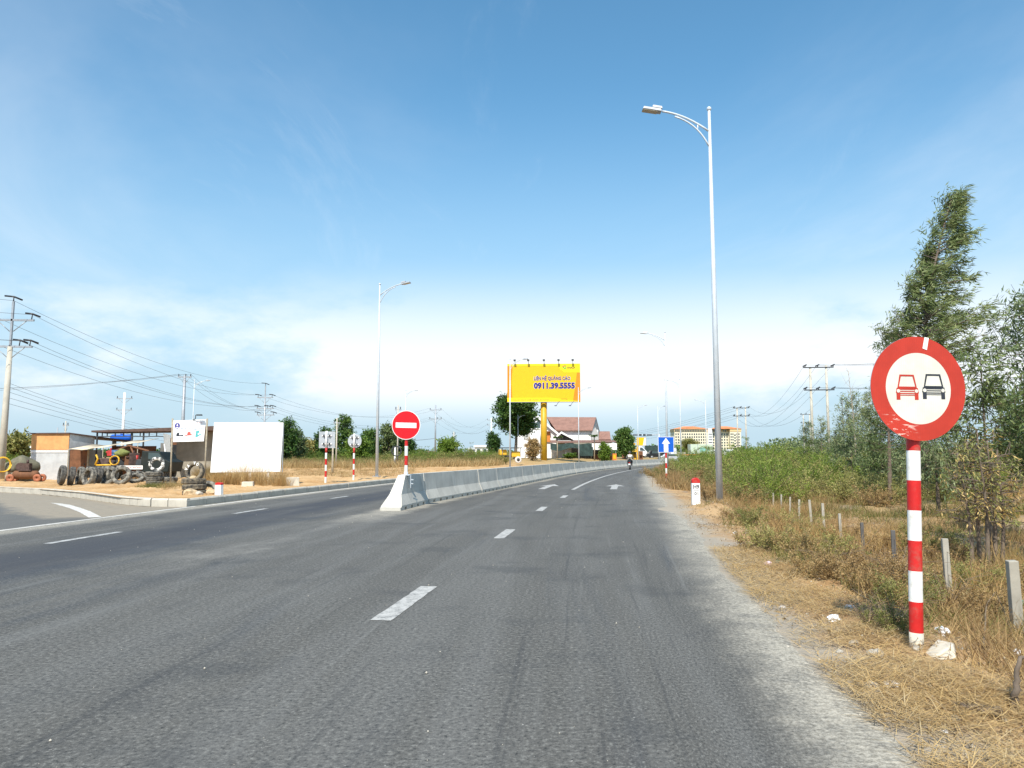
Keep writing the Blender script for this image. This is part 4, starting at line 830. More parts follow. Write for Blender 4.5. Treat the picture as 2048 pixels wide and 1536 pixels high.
def coil(name, loc, r, n, rad, mat, label, rot, cat='hose'):
    m = MB(); pts = [Vector((r * (1 + .06 * math.sin(t * .7)) * math.cos(t), r * (1 + .05 * math.sin(t * .53)) * math.sin(t), .02 * t / 6.3 + .012 * math.sin(3 * t))) for t in np.linspace(0, 2 * math.pi * n, 22 * n)]
    m.tube(pts, rad, 6); return m.build(name, mat, None, loc, rot, label=label, cat=cat)
coil('air_hose', (kx(231) + tx, Yt - .05, g2 + kz(921)), .22, 5, .018, M_YEL, 'yellow air hose coiled on the side of the truck bed', (R(84), 0, 0))

# compressor by the concrete power pole
Yp = 39.0; cpx = at(52, 950, Yp).x; g3 = gz(cpx, Yp)
cm = empty('air_compressor', (cpx, Yp, g3), R(6), 'rusty air compressor tank with orange wheels beside the concrete pole', 'compressor')
m = MB(); m.lathe([(.001, -.62), (.12, -.61), (.21, -.52), (.21, .52), (.12, .61), (.001, .62)], Matrix.Translation((0, 0, .34)) @ Matrix.Rotation(R(90), 4, 'Y'), 20); m.build('tank', M_RUST, cm)
M_ORW = pm('orange_hub_paint', (0.34, 0.12, 0.06), .7, .3, 6, 0, .1); wl = MB(); wl.lathe([(.04, -.05), (.17, -.06), (.19, -.04), (.19, .04), (.17, .06), (.04, .05)], None, 22, 0, True, True); wl = wl.mesh('wheel', M_ORW)
for sx in (-.62, .66):
    for sy in (-.26, .26): add('wheel', wl, cm, (sx, sy, .19), (R(90), 0, 0))
m = MB(); m.b2((-.3, -.2, .54), (.3, .2, .60)); m.b2((-.12, -.15, .60), (.2, .15, .92)); m.tube([(.05, 0, .9), (.05, 0, 1.1)], .06, 8); m.tube([(-.3, -.05, .75), (-.3, .08, .75)], .2, 16); m.build('motor', M_ENG, cm)
lump = rock_mesh(12, (1.25, .8, .8), 3, .35); lump.materials.append(pm('grey_green_tarpaulin', (0.15, 0.14, 0.095), .9, .3, 4, 0, .4)); q_ = at(42, 930, Yp + .5); o = add('tarpaulin_heap', lump, None, (q_.x, Yp + .55, gz(q_.x, Yp) + .82), .2, label='grey green tarpaulin heaped over gear beside the concrete pole', cat='tarpaulin'); o.scale = (1.15, 1.1, 1.15)
for p_ in lump.polygons: p_.use_smooth = True
m = MB(); m.b2((-.6, -.4, -.5), (.6, .4, .02)); m.build('gear_crate', M_WOOD, None, (q_.x, Yp + .6, gz(q_.x, Yp) + .5), .1, label='grey wooden crate under the tarpaulin heap', cat='crate')
q_ = at(7, 930, Yp); coil('air_hose', (q_.x, Yp - .1, g3 + .85), .36, 6, .026, M_YEL, 'thick yellow hose hanging in a coil on the concrete pole', (R(88), 0, R(50)))

# ------------------------------------------------------------------ power poles and wires
M_INS = pm('dark_insulator', (0.03, 0.028, 0.03), .35, .2, 9, 0, 0); M_WIRE = pm('wire', (0.13, 0.14, 0.15), .6, .1, 5, 0, 0)
def arm_part(e, z, x0, x1, ins, style='line', mat=None):
    m = MB(); m.b2((x0, -.05, z - .05), (x1, .05, z + .05)); mid = (x0 + x1) / 2
    a = m.build('crossarm', mat or M_STEEL, e)
    for sx in (-1, 1): m = MB(); m.tube([(sx * min(.75, abs(x1) * .7), 0, z - .05), (0.0 + sx * .1, 0, z - .6)], .022, 6); m.build('brace', mat or M_STEEL, a)
    for x in ins:
        m = MB()
        if style == 'strain': m.tube([(x, -.05, z + .05), (x, 0, z + .32)], .03, 6); m.tube([(x - .32, -.1, z + .36), (x, 0, z + .34), (x + .36, .1, z + .20)], .045, 8)
        else: m.lathe([(.03, 0), (.06, .05), (.035, .07), (.065, .13), (.04, .15), (.06, .21), (.01, .26)], Matrix.Translation((x, 0, z + .05)), 8)
        m.build('insulator', M_INS, a)
def power_pole(p, H, arms, label, r=(.16, .10), mat=None, ext=0, lean=0, style='line', group=None, name='power_pole', ins=None):
    e = empty(name, p, 0, label, 'power pole', group); e.rotation_euler = (0, lean, 0); hc = H - ext
    m = MB(); m.tube([(0, 0, -.3), (0, 0, hc)], [r[0], r[1]], 12); m.build('pole', mat or M_UPOLE, e)
    if ext: m = MB(); m.b2((-.05, -.05, hc - .9), (.05, .05, H)); m.build('pole_extension', M_STEEL, e); m = MB(); m.tube([(0, 0, H), (0, 0, H + .25)], .03, 6); m.tube([(-.42, -.1, H + .28), (0, 0, H + .26), (.4, .1, H + .1)], .045, 8); m.build('top_insulator', M_INS, e)
    for z, xs_ in arms: arm_part(e, z, min(xs_) - .1, max(xs_) + .1, xs_, style)
    return e
def tips(e, arms, up=.3): M_ = Matrix.Translation(e.location) @ e.rotation_euler.to_matrix().to_4x4(); return [M_ @ Vector((x, 0, z + up)) for z, xs_ in arms for x in xs_]
WG = 'overhead power wires'
def wire(a, b, sag, label, r=.013, n=18):
    r *= .72
    a, b = Vector(a), Vector(b); m = MB(); o = a.copy()
    m.tube([a.lerp(b, t) - o - Vector((0, 0, sag * 4 * t * (1 - t))) for t in np.linspace(0, 1, n)], r, 4, caps=False); return m.build('power_wire', M_WIRE, None, o, label=label, cat='wire', group=WG)
def span(A, B, sag, label, r=.013):
    for a, b in zip(A, B): wire(a, b, sag * random.uniform(.9, 1.1), label, r)
P1 = on(8, 40.0); H1 = topz(603, 40) - P1.z; A1 = [(topz(640, 40) - P1.z, (-1.2, 1.05)), (topz(693, 40) - P1.z, (-1.25, .5, 1.05))]
p1 = power_pole(P1, H1, A1, 'thick concrete power pole with steel top beside the air compressor', (.19, .12), None, topz(600, 40) - topz(690, 40), R(0.75), 'strain')
P4 = on(529, 88.0); H4 = topz(771, 88) - P4.z; A4 = [(topz(795, 88) - P4.z, (-.8, .8)), (topz(817, 88) - P4.z, (-.85, .3, .9)), (topz(830, 88) - P4.z, (-.8, 1.0))]
p4 = power_pole(P4, H4, A4, 'steel power pole with three crossarms behind the blank white board', (.12, .08), M_STEEL, 1.0, 0, 'strain')
P5 = on(871, 122.0); H5 = topz(810, 122) - P5.z; A5 = [(topz(820, 122) - P5.z, (-.85, .85)), (topz(838, 122) - P5.z, (-.9, .9, .3))]
p5 = power_pole(P5, H5, A5, 'slim grey power pole with two crossarms beside the round green bush', (.15, .09), M_STEEL, 0, 0)
P6 = on(983, 168.0); H6 = topz(836, 168) - P6.z; A6 = [(topz(840, 168) - P6.z, (-.9, .9)), (topz(850, 168) - P6.z, (-.9, .3, .9))]
p6 = power_pole(P6, H6, A6, 'white power pole standing left of the big tree', (.2, .14), M_PWHT, 0, 0)
P2 = on(366, 77.0); H2 = topz(751, 77) - P2.z; A2 = [(H2 - .15, (-.6, .1, .6))]; p2 = power_pole(P2, H2, A2, 'plain concrete pole bunching many wires above the rescue sign board', (.2, .13), M_STEEL)
P3 = on(247, 97.0); H3 = topz(785, 97) - P3.z; A3 = [(topz(797, 97) - P3.z, (-.9, .9)), (topz(820, 97) - P3.z, (-.9, .9))]; p3 = power_pole(P3, H3, A3, 'white concrete power pole rising behind the open repair shed', (.2, .13), M_PWHT)
LW = 'overhead wire strung from the thick concrete pole to the steel pole behind the blank board'
span(tips(p1, A1), tips(p4, A4[:2]), 1.2, LW); wire(tips(p1, [(H1 - .25, (0,))])[0], tips(p4, [(H4 - .05, (0,))])[0], 1.2, LW)
wire(tips(p1, [(H1 - .25, (0,))])[0], (-48, 16, 9.9), .5, 'overhead wire leaving the top of the thick concrete pole'); span(tips(p1, A1), [(-49 - i * .6, 16, 8.8 - .4 * i) for i in range(5)], .4, 'overhead wire leaving the crossarms of the thick concrete pole')
span(tips(p4, A4[:2]), tips(p5, A5), 2.0, 'overhead wire sagging between the steel pole and the slim grey pole'); span(tips(p5, A5), tips(p6, A6), 2.6, 'overhead wire sagging between the slim grey pole and the white pole by the tree')
mid1 = [tips(p1, [(q, (.1,))], 0)[0] for q in (4.95, 4.75, 4.5, 4.2, 3.9)]
span(mid1, [on(430 + 30 * i, 82) + Vector((0, 0, 3.6 - .5 * i)) for i in range(5)], .7, 'low service wire running from the thick concrete pole behind the sheds', .011)
span(tips(p2, A2), [(-62, 58, 6.2 + .25 * i) for i in range(3)], .9, 'overhead wire running from the bunched pole away past the shack', .014); span(tips(p2, A2), tips(p4, [(H4 - 3.1, (-.8, 0, .8))]), 1.1, 'overhead wire drooping from the bunched pole to the steel pole', .014)
span([tips(p4, [(3.9, (q,))], 0)[0] for q in (-.2, .2)], [tips(p5, [(3.2, (q,))], 0)[0] for q in (-.2, .2)], .8, 'low wire stretched between the steel pole and the slim grey pole', .018)
def stub(px, Y, ytop, label, mat, r=.09): b = on(px, Y); power_pole(b, topz(ytop, Y) - b.z, [(topz(ytop, Y) - b.z - .5, (-.25, .25))] if mat is M_UPOLE else [], label, (r, r * .7), mat)
stub(674, 78, 836, 'short concrete pole standing behind the back of the square sign', M_UPOLE); stub(667, 52, 893, 'leaning wooden stake standing in the sand behind the square sign', M_WOOD, .08)
stub(796, 84, 810, 'dark slim pole standing left of the no entry sign', M_UPOLE); stub(791, 83, 893, 'short pale pole with a hanging coil beside the dark slim pole', M_PWHT, .12)
coil('cable_coil', on(794, 82) + Vector((0, 0, 1.6)), .5, 3, .05, M_DARK, 'black cable coil hanging on the short pale pole', (R(90), 0, 0), 'cable')
stub(132, 88, 842, 'short dark pole behind the shack roof', M_UPOLE); stub(116, 90, 855, 'stub of pole showing over the shack roof', M_STEEL); stub(908, 150, 863, 'slim far pole beside the round green bush', M_UPOLE, .12)

def h_frame(px, Y, ytop, ya, yb, gap, label):
    b = on(px, Y); H = topz(ytop, Y) - b.z; e = empty('twin_power_pole', b, R(-8), label, 'power pole')
    for sx in (-1, 1): m = MB(); m.tube([(sx * gap / 2, 0, -.3), (sx * gap / 2, 0, H + (.15 if sx > 0 else 0))], [.17, .12], 12); m.build('pole', M_UPOLE, e)
    ar = []
    for yy in (ya, yb):
        z = topz(yy, Y) - b.z; m = MB(); m.b2((-gap * .95, -.16, z - .06), (gap * .95, -.10, z + .06)); a = m.build('crossarm', M_DARK, e); ar.append((z, (-gap * .85, -.1, gap * .9)))
        for x in ar[-1][1]: m = MB(); m.tube([(x - .22, -.2, z + .12), (x + .2, -.1, z + .32)], .07, 8); m.tube([(x, -.1, z), (x + .1, -.1, z + .3)], .05, 6); m.build('insulator', M_INS, a)
    return e, ar
h1, a1 = h_frame(1640, 85, 734, 735, 780, 1.7, 'twin concrete power poles with two crossarms rising from the scrub'); h2, a2 = h_frame(1483, 160, 815, 816, 832, 1.7, 'twin concrete power poles beside the orange roofed apartment block')
h3, a3 = h_frame(1613, 215, 828, 829, 846, 1.7, 'far twin power poles behind the nearer concrete pair')
span(tips(h1, a1), tips(h2, a2), 3.4, 'overhead wire sagging between the two twin concrete poles', .02)
H0 = [Vector((46 + .9 * (i % 3), 44, 11.8 - 2.2 * (i // 3))) for i in range(6)]; span(tips(h1, a1), H0, 1.6, 'overhead wire passing behind the eucalyptus trees to the twin poles', .016)
span(tips(h2, a2), [(30 + i * 1.2, 330, 9.5 - .3 * i) for i in range(6)], 2, 'overhead wire leaving the far side of the twin poles by the apartment block', .03)
# ------------------------------------------------------------------ yellow billboard on its column
Yb = 104.0; bx = at(1088, 915, Yb).x; g = gz(bx, Yb); kx = lambda px: at(px, 760, Yb).x - bx; kz = lambda py: topz(py, Yb) - g
M_BY = pm('billboard_yellow', (0.76, 0.45, 0.005), 0.45, 0.03, 2, 0, 0); M_BO = pm('billboard_orange', (0.64, 0.24, 0.01), 0.45, 0.08, 1.2, 0, 0); M_BYL = pm('billboard_light_yellow', (0.84, 0.62, 0.008), 0.45, 0.02, 2, 0, 0); M_NAVY = pm('navy_ink', (0.02, 0.02, 0.22), .5, .05, 3, 0, 0); M_COLY = pm('amber_column_paint', (0.58, 0.34, 0.02), .45, .06, 2, 0, .02); M_GINK = pm('green_ink', (0.12, 0.40, 0.06), .5, .05, 3, 0, 0)
bb = empty('billboard', (bx, Yb, g), R(-3), 'big yellow advertising billboard with blue phone number on an amber column', 'billboard')
x0, x1, z0, z1 = kx(1015), kx(1160), kz(804), kz(728.5); W, H = x1 - x0, z1 - z0; fy = -.55
m = MB(); m.tube([(0, 0, -.4), (0, 0, z0 + .6)], .42, 24); m.build('column', M_COLY, bb)
m = MB(); m.b2((x0, fy, z0), (x1, .55, z1)); pn = m.build('panel', M_BY, bb)
def plate(name, pts, mat, y): m = MB(); m.raw([(x0 + u * W, y, z0 + v * H) for u, v in pts], [tuple(range(len(pts)))]); return m.build(name, mat, pn)
plate('orange_field', [(0.001, .11), (.07, .11), (.055, .5), (.075, .945), (.001, .945)], M_BO, fy - .006); plate('orange_field', [(.90, .02), (.999, .02), (.999, .77), (.955, .77), (.93, .4)], M_BO, fy - .006)
plate('light_band', [(0.001, .002), (.999, .002), (.90, .03), (.60, .105), (0.001, .105)], M_BYL, fy - .010)
plate('light_band', [(.001, .945), (.64, .945), (.70, .93), (.73, .84), (.78, .765), (.999, .765), (.999, .998), (.001, .998)], M_BYL, fy - .012)
def bl(t, u, v, w, h, mat, b=0.0): lettering(pn, t, x0 + u * W, z0 + v * H, w * W, h * H, fy - .026, mat, bold=b)
def halo(t, u, v, w, h, b): lettering(pn, t, x0 + u * W, z0 + v * H, w * W * 1.012, h * H * 1.05, fy - .020, M_PWHT, 'letter_halo', bold=b + .012)
halo('LIÊN HỆ QUẢNG CÁO', .615, .615, .50, .16, .025); bl('LIÊN HỆ QUẢNG CÁO', .615, .615, .50, .16, M_NAVY, .032)
halo('0911.39.5555', .645, .42, .565, .175, .045); bl('0911.39.5555', .645, .42, .565, .175, M_NAVY, .055)
bl('VINALIA', .875, .895, .115, .045, M_BLK, .02); bl('TRUYỀN THÔNG QUẢNG CÁO', .87, .862, .11, .014, M_BLK)
plate('logo_mark', [(.75, .92), (.80, .965), (.80, .945), (.775, .918)], M_RINK, fy - .026); plate('logo_mark', [(.75, .915), (.79, .85), (.80, .87), (.775, .912)], M_GINK, fy - .026); plate('logo_mark', [(.797, .87), (.808, .86), (.808, .95), (.797, .95)], M_GINK, fy - .027)
bl('VINALIA JSC - DOANH NGHIỆP HÀNG ĐẦU LĨNH VỰC OOH', .325, .05, .50, .042, M_BLK, .01); bl('QUÉT MÃ TẠI ĐÂY', .775, .075, .08, .018, M_BLK); bl('VINALIA.VN', .78, .045, .09, .018, M_BLK)
for i, px in enumerate((1030, 1057, 1088, 1117, 1145)):
    for up in (1, 0):
        if not up and i not in (3, 4): continue
        zz = z1 if up else z0; e = .42 if up else -.62; fyy = -.55 - (.5 if up else 1.2)
        m = MB(); m.tube([(kx(px) + (.05 if up else .1), -.5, zz - (.05 if up else -.1)), (kx(px) - (0 if up else .35), fyy, zz + e)], .03, 6); a = m.build('lamp_arm', M_DARK, bb)
        m = MB(); m.box((kx(px) - (0 if up else .42), fyy - .05, zz + e), (.30, .16, .24 if up else .10)); m.build('floodlight', M_DARK, a)
m = MB(); m.b2((x0, -.95, z0 - .10), (x1 - .3, -.57, z0 - .04)); m.build('catwalk', M_STEEL, bb)

# ------------------------------------------------------------------ brown roofed house behind the billboard
Yh = 132.0; hx = at(1130, 900, Yh).x; g = gz(hx, Yh); kx = lambda px: at(px, 870, Yh).x - hx; kz = lambda py: topz(py, Yh) - g
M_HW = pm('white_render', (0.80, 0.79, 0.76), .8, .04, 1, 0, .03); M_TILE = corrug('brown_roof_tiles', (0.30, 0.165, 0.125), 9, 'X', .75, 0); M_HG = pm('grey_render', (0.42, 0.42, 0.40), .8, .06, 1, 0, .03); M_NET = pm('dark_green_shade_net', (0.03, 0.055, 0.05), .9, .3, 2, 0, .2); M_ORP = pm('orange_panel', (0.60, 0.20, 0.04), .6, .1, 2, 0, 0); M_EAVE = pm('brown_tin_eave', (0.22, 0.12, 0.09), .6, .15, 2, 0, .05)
ho = empty('house', (hx, Yh, g), 0, 'white house with steep brown tiled roofs behind green shade netting', 'house')
D = 9.0
def wallbox(name, a, b, y0, y1, za, zb, mat, par=ho): m = MB(); m.b2((kx(a), y0, za), (kx(b), y1, zb)); return m.build(name, mat, par)
def gable(name, pl, pa, pr, base, apex, y0, y1, mat): m = MB(); m.prism([(kx(pl), -.3), (kx(pr), -.3), (kx(pr), kz(base)), (kx(pa), kz(apex)), (kx(pl), kz(base))], XZ @ Matrix.Translation((0, 0, -y1)), 0, y1 - y0); return m.build(name, mat, ho)
gw = gable('wall', 1040, 1073, 1121, 871, 832, .0, D, M_HW)
mw = wallbox('wall', 1110, 1198, 1.2, D, -.3, kz(859), M_HW)
m = MB(); y0, y1 = .6, D + .4; rz_ = kz(831.5); ez = kz(859.5)
m.raw([(kx(1112), y0, ez), (kx(1186), y0, ez), (kx(1199), (y0 + y1) / 2, rz_), (kx(1096), (y0 + y1) / 2, rz_ + .05), (kx(1112), y1, ez), (kx(1212), y1, ez), (kx(1112), y0, ez - .14), (kx(1186), y0, ez - .14)], [(0, 1, 2, 3), (3, 2, 5, 4), (0, 6, 7, 1)]); rf = m.build('roof', M_TILE, ho)
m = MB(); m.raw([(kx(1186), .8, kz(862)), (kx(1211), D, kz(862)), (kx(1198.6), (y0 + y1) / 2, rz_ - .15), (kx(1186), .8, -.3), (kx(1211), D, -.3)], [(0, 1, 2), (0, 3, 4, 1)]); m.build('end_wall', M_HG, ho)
m = MB(); t = .22                                   # left wing roof, two slopes with white verge boards
for sx, (pa, pb) in ((1, (1073, 1125)), (-1, (1073, 1036))):
    za, zb = kz(829.5), kz(874 if sx > 0 else 873); xa, xb = kx(pa), kx(pb)
    m.raw([(xa, -.5, za), (xb, -.5, zb), (xb, D, zb), (xa, D, za), (xa, -.5, za - t), (xb, -.5, zb - t), (xb, D, zb - t), (xa, D, za - t)], [(0, 1, 2, 3), (4, 7, 6, 5), (1, 5, 6, 2), (0, 3, 7, 4)])
m.build('roof', M_TILE, ho)
for pa, pb, zb_ in ((1073, 1125, 874), (1073, 1036, 873)):
    m = MB(); xa, xb, za, zb = kx(pa), kx(pb), kz(829.5), kz(zb_); m.raw([(xa, -.56, za + .05), (xb, -.56, zb + .05), (xb, -.56, zb - .4), (xa, -.56, za - .45), (xa, -.48, za + .05), (xb, -.48, zb + .05), (xb, -.48, zb - .4), (xa, -.48, za - .45)], [(0, 1, 2, 3), (7, 6, 5, 4), (0, 4, 5, 1), (2, 6, 7, 3)]); m.build('verge_board', M_HW, ho)
wallbox('flat_roofed_block', 1031, 1079, -2.6, -.02, -.3, kz(858.5), M_HW); blk = wallbox('parapet', 1030, 1080, -2.7, -2.45, kz(859.5), kz(857.5), M_HW)
wallbox('window', 1047, 1058.5, -2.66, -2.58, kz(880), kz(863), M_HG); wallbox('entrance_panel', 1092, 1100, -.3, .1, kz(884), kz(864), M_ORP); wallbox('door_canopy', 1091, 1101, -.8, .1, kz(864), kz(862.5), M_EAVE)
m = MB(); xa = kx(1073); arc = [(xa + .62 * math.cos(q), kz(845) + .7 * math.sin(q)) for q in np.linspace(0, math.pi, 12)]; m.prism([(xa + .62, kz(858))] + arc + [(xa - .62, kz(858))], XZ, .01, .12); aw_ = m.build('arched_window', M_GLASS, ho)
m = MB(); m.prism([(xa - .15 + x, kz(841.5) + z) for x, z in circ(.30, 20)], XZ, .13, .17); m.build('round_panel', M_HW, aw_)
# porch gable and right wing
m = MB(); xa, xl2, xr2 = kx(1121), kx(1110.5), kx(1146); za, zl, zr2 = kz(864), kz(873), kz(878)
m.raw([(xa, -2.4, za), (xr2, -2.4, zr2), (xr2, 1.3, zr2), (xa, 1.3, za), (xl2, -2.4, zl), (xl2, 1.3, zl)], [(0, 1, 2, 3), (4, 0, 3, 5)]); pr = m.build('porch_roof', M_TILE, ho); md = pr.modifiers.new('t', 'SOLIDIFY'); md.thickness = .18
m = MB(); m.raw([(xa, -2.42, za + .03), (xr2, -2.42, zr2), (xr2, -2.42, zr2 - .25), (xa, -2.42, za - .32), (xl2, -2.42, zl), (xl2, -2.42, zl - .28)], [(0, 3, 2, 1), (4, 5, 3, 0)]); m.build('porch_verge', M_HW, ho)
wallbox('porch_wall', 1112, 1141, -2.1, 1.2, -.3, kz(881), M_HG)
m = MB(); m.raw([(kx(1196), -1, kz(879)), (kx(1220), -1, kz(879)), (kx(1222), 1.6, kz(862)), (kx(1201), 1.6, kz(862)), (kx(1225), 4.5, kz(880)), (kx(1201), 4.5, kz(880))], [(0, 1, 2, 3), (3, 2, 4, 5)]); wr = m.build('wing_roof', M_TILE, ho); md = wr.modifiers.new('t', 'SOLIDIFY'); md.thickness = .15
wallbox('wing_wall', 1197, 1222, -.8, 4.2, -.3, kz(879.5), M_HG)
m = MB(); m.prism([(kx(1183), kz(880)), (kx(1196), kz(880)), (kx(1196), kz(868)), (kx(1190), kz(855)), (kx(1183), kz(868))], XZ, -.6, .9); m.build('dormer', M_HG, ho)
m = MB(); m.raw([(kx(1098), -4.5, kz(886)), (kx(1226), -4.5, kz(884.5)), (kx(1226), -.9, kz(880.5)), (kx(1100), -.9, kz(880.5))], [(0, 1, 2, 3)]); ev = m.build('tin_eave', M_EAVE, ho); md = ev.modifiers.new('t', 'SOLIDIFY'); md.thickness = .08
wallbox('white_awning', 1178, 1226, -4.7, -4.62, kz(900), kz(887.5), M_HW)
for px in (1101, 1128, 1153, 1177, 1200, 1224): m = MB(); m.tube([(kx(px), -4.4, -.3), (kx(px), -4.4, kz(886.5))], .06, 6); m.build('veranda_post', M_STEEL, ho)
n_ = 30; V = []
for i in range(n_ + 1):
    u = i / n_; px = 1098 + (1180 - 1098) * u; V += [(kx(px), -4.75 + .12 * math.sin(u * 40), kz(887 + 2.2 * abs(math.sin(u * 7)))), (kx(px), -4.9 + .15 * math.sin(u * 33 + 1), kz(912 if u > .68 else 899 + 3 * math.sin(u * 9)))]
m = MB(); m.raw(V, [(2 * i, 2 * i + 2, 2 * i + 3, 2 * i + 1) for i in range(n_)], 0, True); m.build('shade_net', M_NET, ho)
wallbox('inner_wall', 1100, 1226, .2, .4, -.3, kz(885), M_PLAST)
wallbox('counter', 1183, 1221, -3.2, -2.4, -.3, kz(909), M_RUST); wallbox('poster', 1195, 1201, -3.3, -3.25, kz(909), kz(902), M_PWHT)

# orange sign box by the lamp
b = on(1228, 126); m = MB(); m.b2((-.34, -.06, .25), (.34, .06, 1.35)); e = empty('pavement_sign', b, .1, 'orange upright pavement sign at the corner of the house', 'sign'); m.build('panel', M_ORP, e)
m = MB(); m.b2((-.2, -.065, .5), (.2, -.061, 1.1)); m.build('pale_print', M_BY, e)
for sx in (-.25, .25): m = MB(); m.tube([(sx, 0, -.05), (sx, 0, .3)], .03, 6); m.build('leg', M_STEEL, e)

# yellow road machine with canopy
b = on(1019, 84); g = b.z; e = empty('road_roller', b, R(10), 'yellow road roller with canopy parked under the big tree', 'road roller'); kx = lambda px: at(px, 905, 84).x - b.x; kz = lambda py: topz(py, 84) - g
m = MB(); m.b2((kx(998), -.5, kz(910)), (kx(1012), .6, kz(899))); m.build('engine_hood', M_YEL, e, bevel=.05); m = MB(); m.b2((kx(1022), -.5, kz(914)), (kx(1040), .6, kz(903))); m.build('body', M_YEL, e, bevel=.05)
m = MB(); m.b2((kx(1010), -.3, kz(914)), (kx(1024), .4, kz(911))); m.build('frame', M_DARK, e); m = MB(); m.b2((kx(1000), -.9, kz(896.5)), (kx(1042), .9, kz(895))); m.build('canopy', M_DARK, e)
for px in (1003, 1020, 1039): m = MB(); m.tube([(kx(px), -.6, kz(912)), (kx(px), -.6, kz(896))], .03, 6); m.build('canopy_post', M_STEEL, e)
zc_ = kz(919.5); m = MB(); m.lathe([(.12, -.12), (.36, -.15), (.36, .15), (.12, .12)], None, 24, 0, True, True); w_ = m.build('wheel', pm('white_wheel', (.66, .62, .58), .7, .1, 4, 0, .1), e, (kx(1034), -.75, max(.36, zc_)), (R(90), 0, 0)); m = MB(); m.lathe([(.001, .16), (.16, .16), (.16, -.1)], None, 18); m.build('hub', M_DARK, w_)

# ------------------------------------------------------------------ apartment block far off
Ya = 620.0; ax = at(1418, 890, Ya).x; g = .6; kx = lambda px: at(px, 870, Ya).x - ax; kz = lambda py: topz(py, Ya) - g
M_CREAM = pm('cream_render', (0.78, 0.68, 0.50), .8, .03, .1, 0, 0); M_ORR = pm('orange_tile_roof', (0.66, 0.24, 0.09), .75, .08, .3, 0, 0); M_TANB = pm('tan_band', (0.72, 0.50, 0.25), .8, .05, .2, 0, 0)
ap = empty('apartment_block', (ax, Ya, g), 0, 'long cream apartment block with orange tiled roof beyond the scrub', 'building')
xa, xb = kx(1349), kx(1457); xe = kx(1479); zt, zm = kz(863.5), kz(858)
m = MB(); m.b2((xa, 0, -1), (xb, 16, zt)); w1 = m.build('wall', M_CREAM, ap); m = MB(); m.b2((xb + .02, -4, -1), (xe, 16, zt)); w2 = m.build('end_wing', M_CREAM, ap)
m = MB(); m.b2((xa - .3, -.3, zt), (xb, 16, zm)); w3 = m.build('top_storey', M_TANB, ap); m = MB(); m.b2((xb + .02, -4.3, zt), (xe + .3, 16, zm)); w4 = m.build('top_storey', M_TANB, ap)
def hip(a, b, y0, zb_, zt_, ins): m = MB(); m.raw([(a - .8, y0 - .8, zb_), (b + .8, y0 - .8, zb_), (b + .8, 17, zb_), (a - .8, 17, zb_), (a + ins, (y0 + 17) / 2, zt_), (b - ins, (y0 + 17) / 2, zt_)], [(0, 1, 5, 4), (1, 2, 5), (2, 3, 4, 5), (3, 0, 4)]); m.build('roof', M_ORR, ap)
hip(xa, kx(1416), 0, zm + .02, kz(852), 9); hip(kx(1424), xe, -4, zm + .04, kz(852), 8)
m = MB(); m.b2((kx(1415), -2, -1), (kx(1424), 0, kz(857))); st = m.build('stair_tower', M_HW, ap)
wq = bpy.data.meshes.new('window'); wq.from_pydata([(-.55, 0, -.7), (.55, 0, -.7), (.55, 0, .7), (-.55, 0, .7), (-.55, .1, -.7), (.55, .1, -.7), (.55, .1, .7), (-.55, .1, .7)], [], [(0, 1, 2, 3), (0, 4, 5, 1), (3, 2, 6, 7), (1, 5, 6, 2), (4, 0, 3, 7)]); wq.materials.append(M_GLASS)
for r_ in range(6):
    zz = kz(868.5 + 5.6 * r_)
    for px in list(np.arange(1352, 1414, 4.6)) + [1427, 1431, 1435, 1440, 1444, 1449, 1454]: add('window', wq, w1, (kx(px) , -.06, zz))
    for px in (1459.5, 1463, 1467, 1471, 1475): o = add('window', wq, w2, (kx(px), -4.06, zz - (.8 if px == 1467 else 0))); o.scale = (1.3 if px == 1467 else 1, 1, .8)
    m = MB(); m.b2((kx(1416), -2.2, zz - .2), (kx(1423), -2.02, zz + .4)); m.build('stair_opening', M_DARK, st)
for px in np.arange(1351, 1412, 3.3): add('window', wq, w3, (kx(px), -.36, kz(861.5)))
for px in (1428, 1432, 1447, 1451): add('window', wq, w3, (kx(px), -.36, kz(861.5)))

# ------------------------------------------------------------------ junction behind the motorcyclist
Yj = 165.0
def J(px, Y=None): Y = Y or Yj; p = at(px, 905, Y); return Vector((p.x, Y, gz(p.x, Y)))
def jz(py, Y, g): return topz(py, Y) - g
M_PG = pm('pale_green_container', (0.50, 0.58, 0.44), .6, .06, .8, 0, .03); M_TEALP = pm('teal_print', (0.22, 0.46, 0.38), .6, .1, 2, 0, 0); M_ORT = pm('orange_trailer', (0.55, 0.22, 0.06), .6, .15, 2, 0, .05); M_SILV = pm('silver_car_paint', (0.55, 0.57, 0.60), .3, .05, 2, .3, 0); M_BLKC = pm('black_car_paint', (0.02, 0.022, 0.025), .25, .1, 2, 0, 0); M_WC = pm('white_cab_paint', (0.78, 0.78, 0.77), .4, .04, 2, 0, 0)
wj = tyre_mesh(.5, .28, .27, M_TYRE2); wj2 = tyre_mesh(.34, .22, .2, M_TYRE2); rj = MB(); rj.lathe([(.001, -.06), (.27, -.1), (.27, .1), (.001, .04)], None, 16); rj = rj.mesh('rim', M_STEEL)
b = J(1392); e = empty('container_lorry', b, 0, 'lorry carrying a pale green container on an orange trailer', 'lorry'); k = lambda px: at(px, 905, Yj).x - b.x; z_ = lambda py: jz(py, Yj, b.z)
m = MB(); m.b2((k(1378), -1.2, z_(907.5)), (k(1423), 1.2, z_(888.5))); c_ = m.build('container', M_PG, e); m = MB(); m.b2((k(1397), -1.22, z_(903)), (k(1415), -1.205, z_(895))); m.build('printed_panel', M_TEALP, c_)
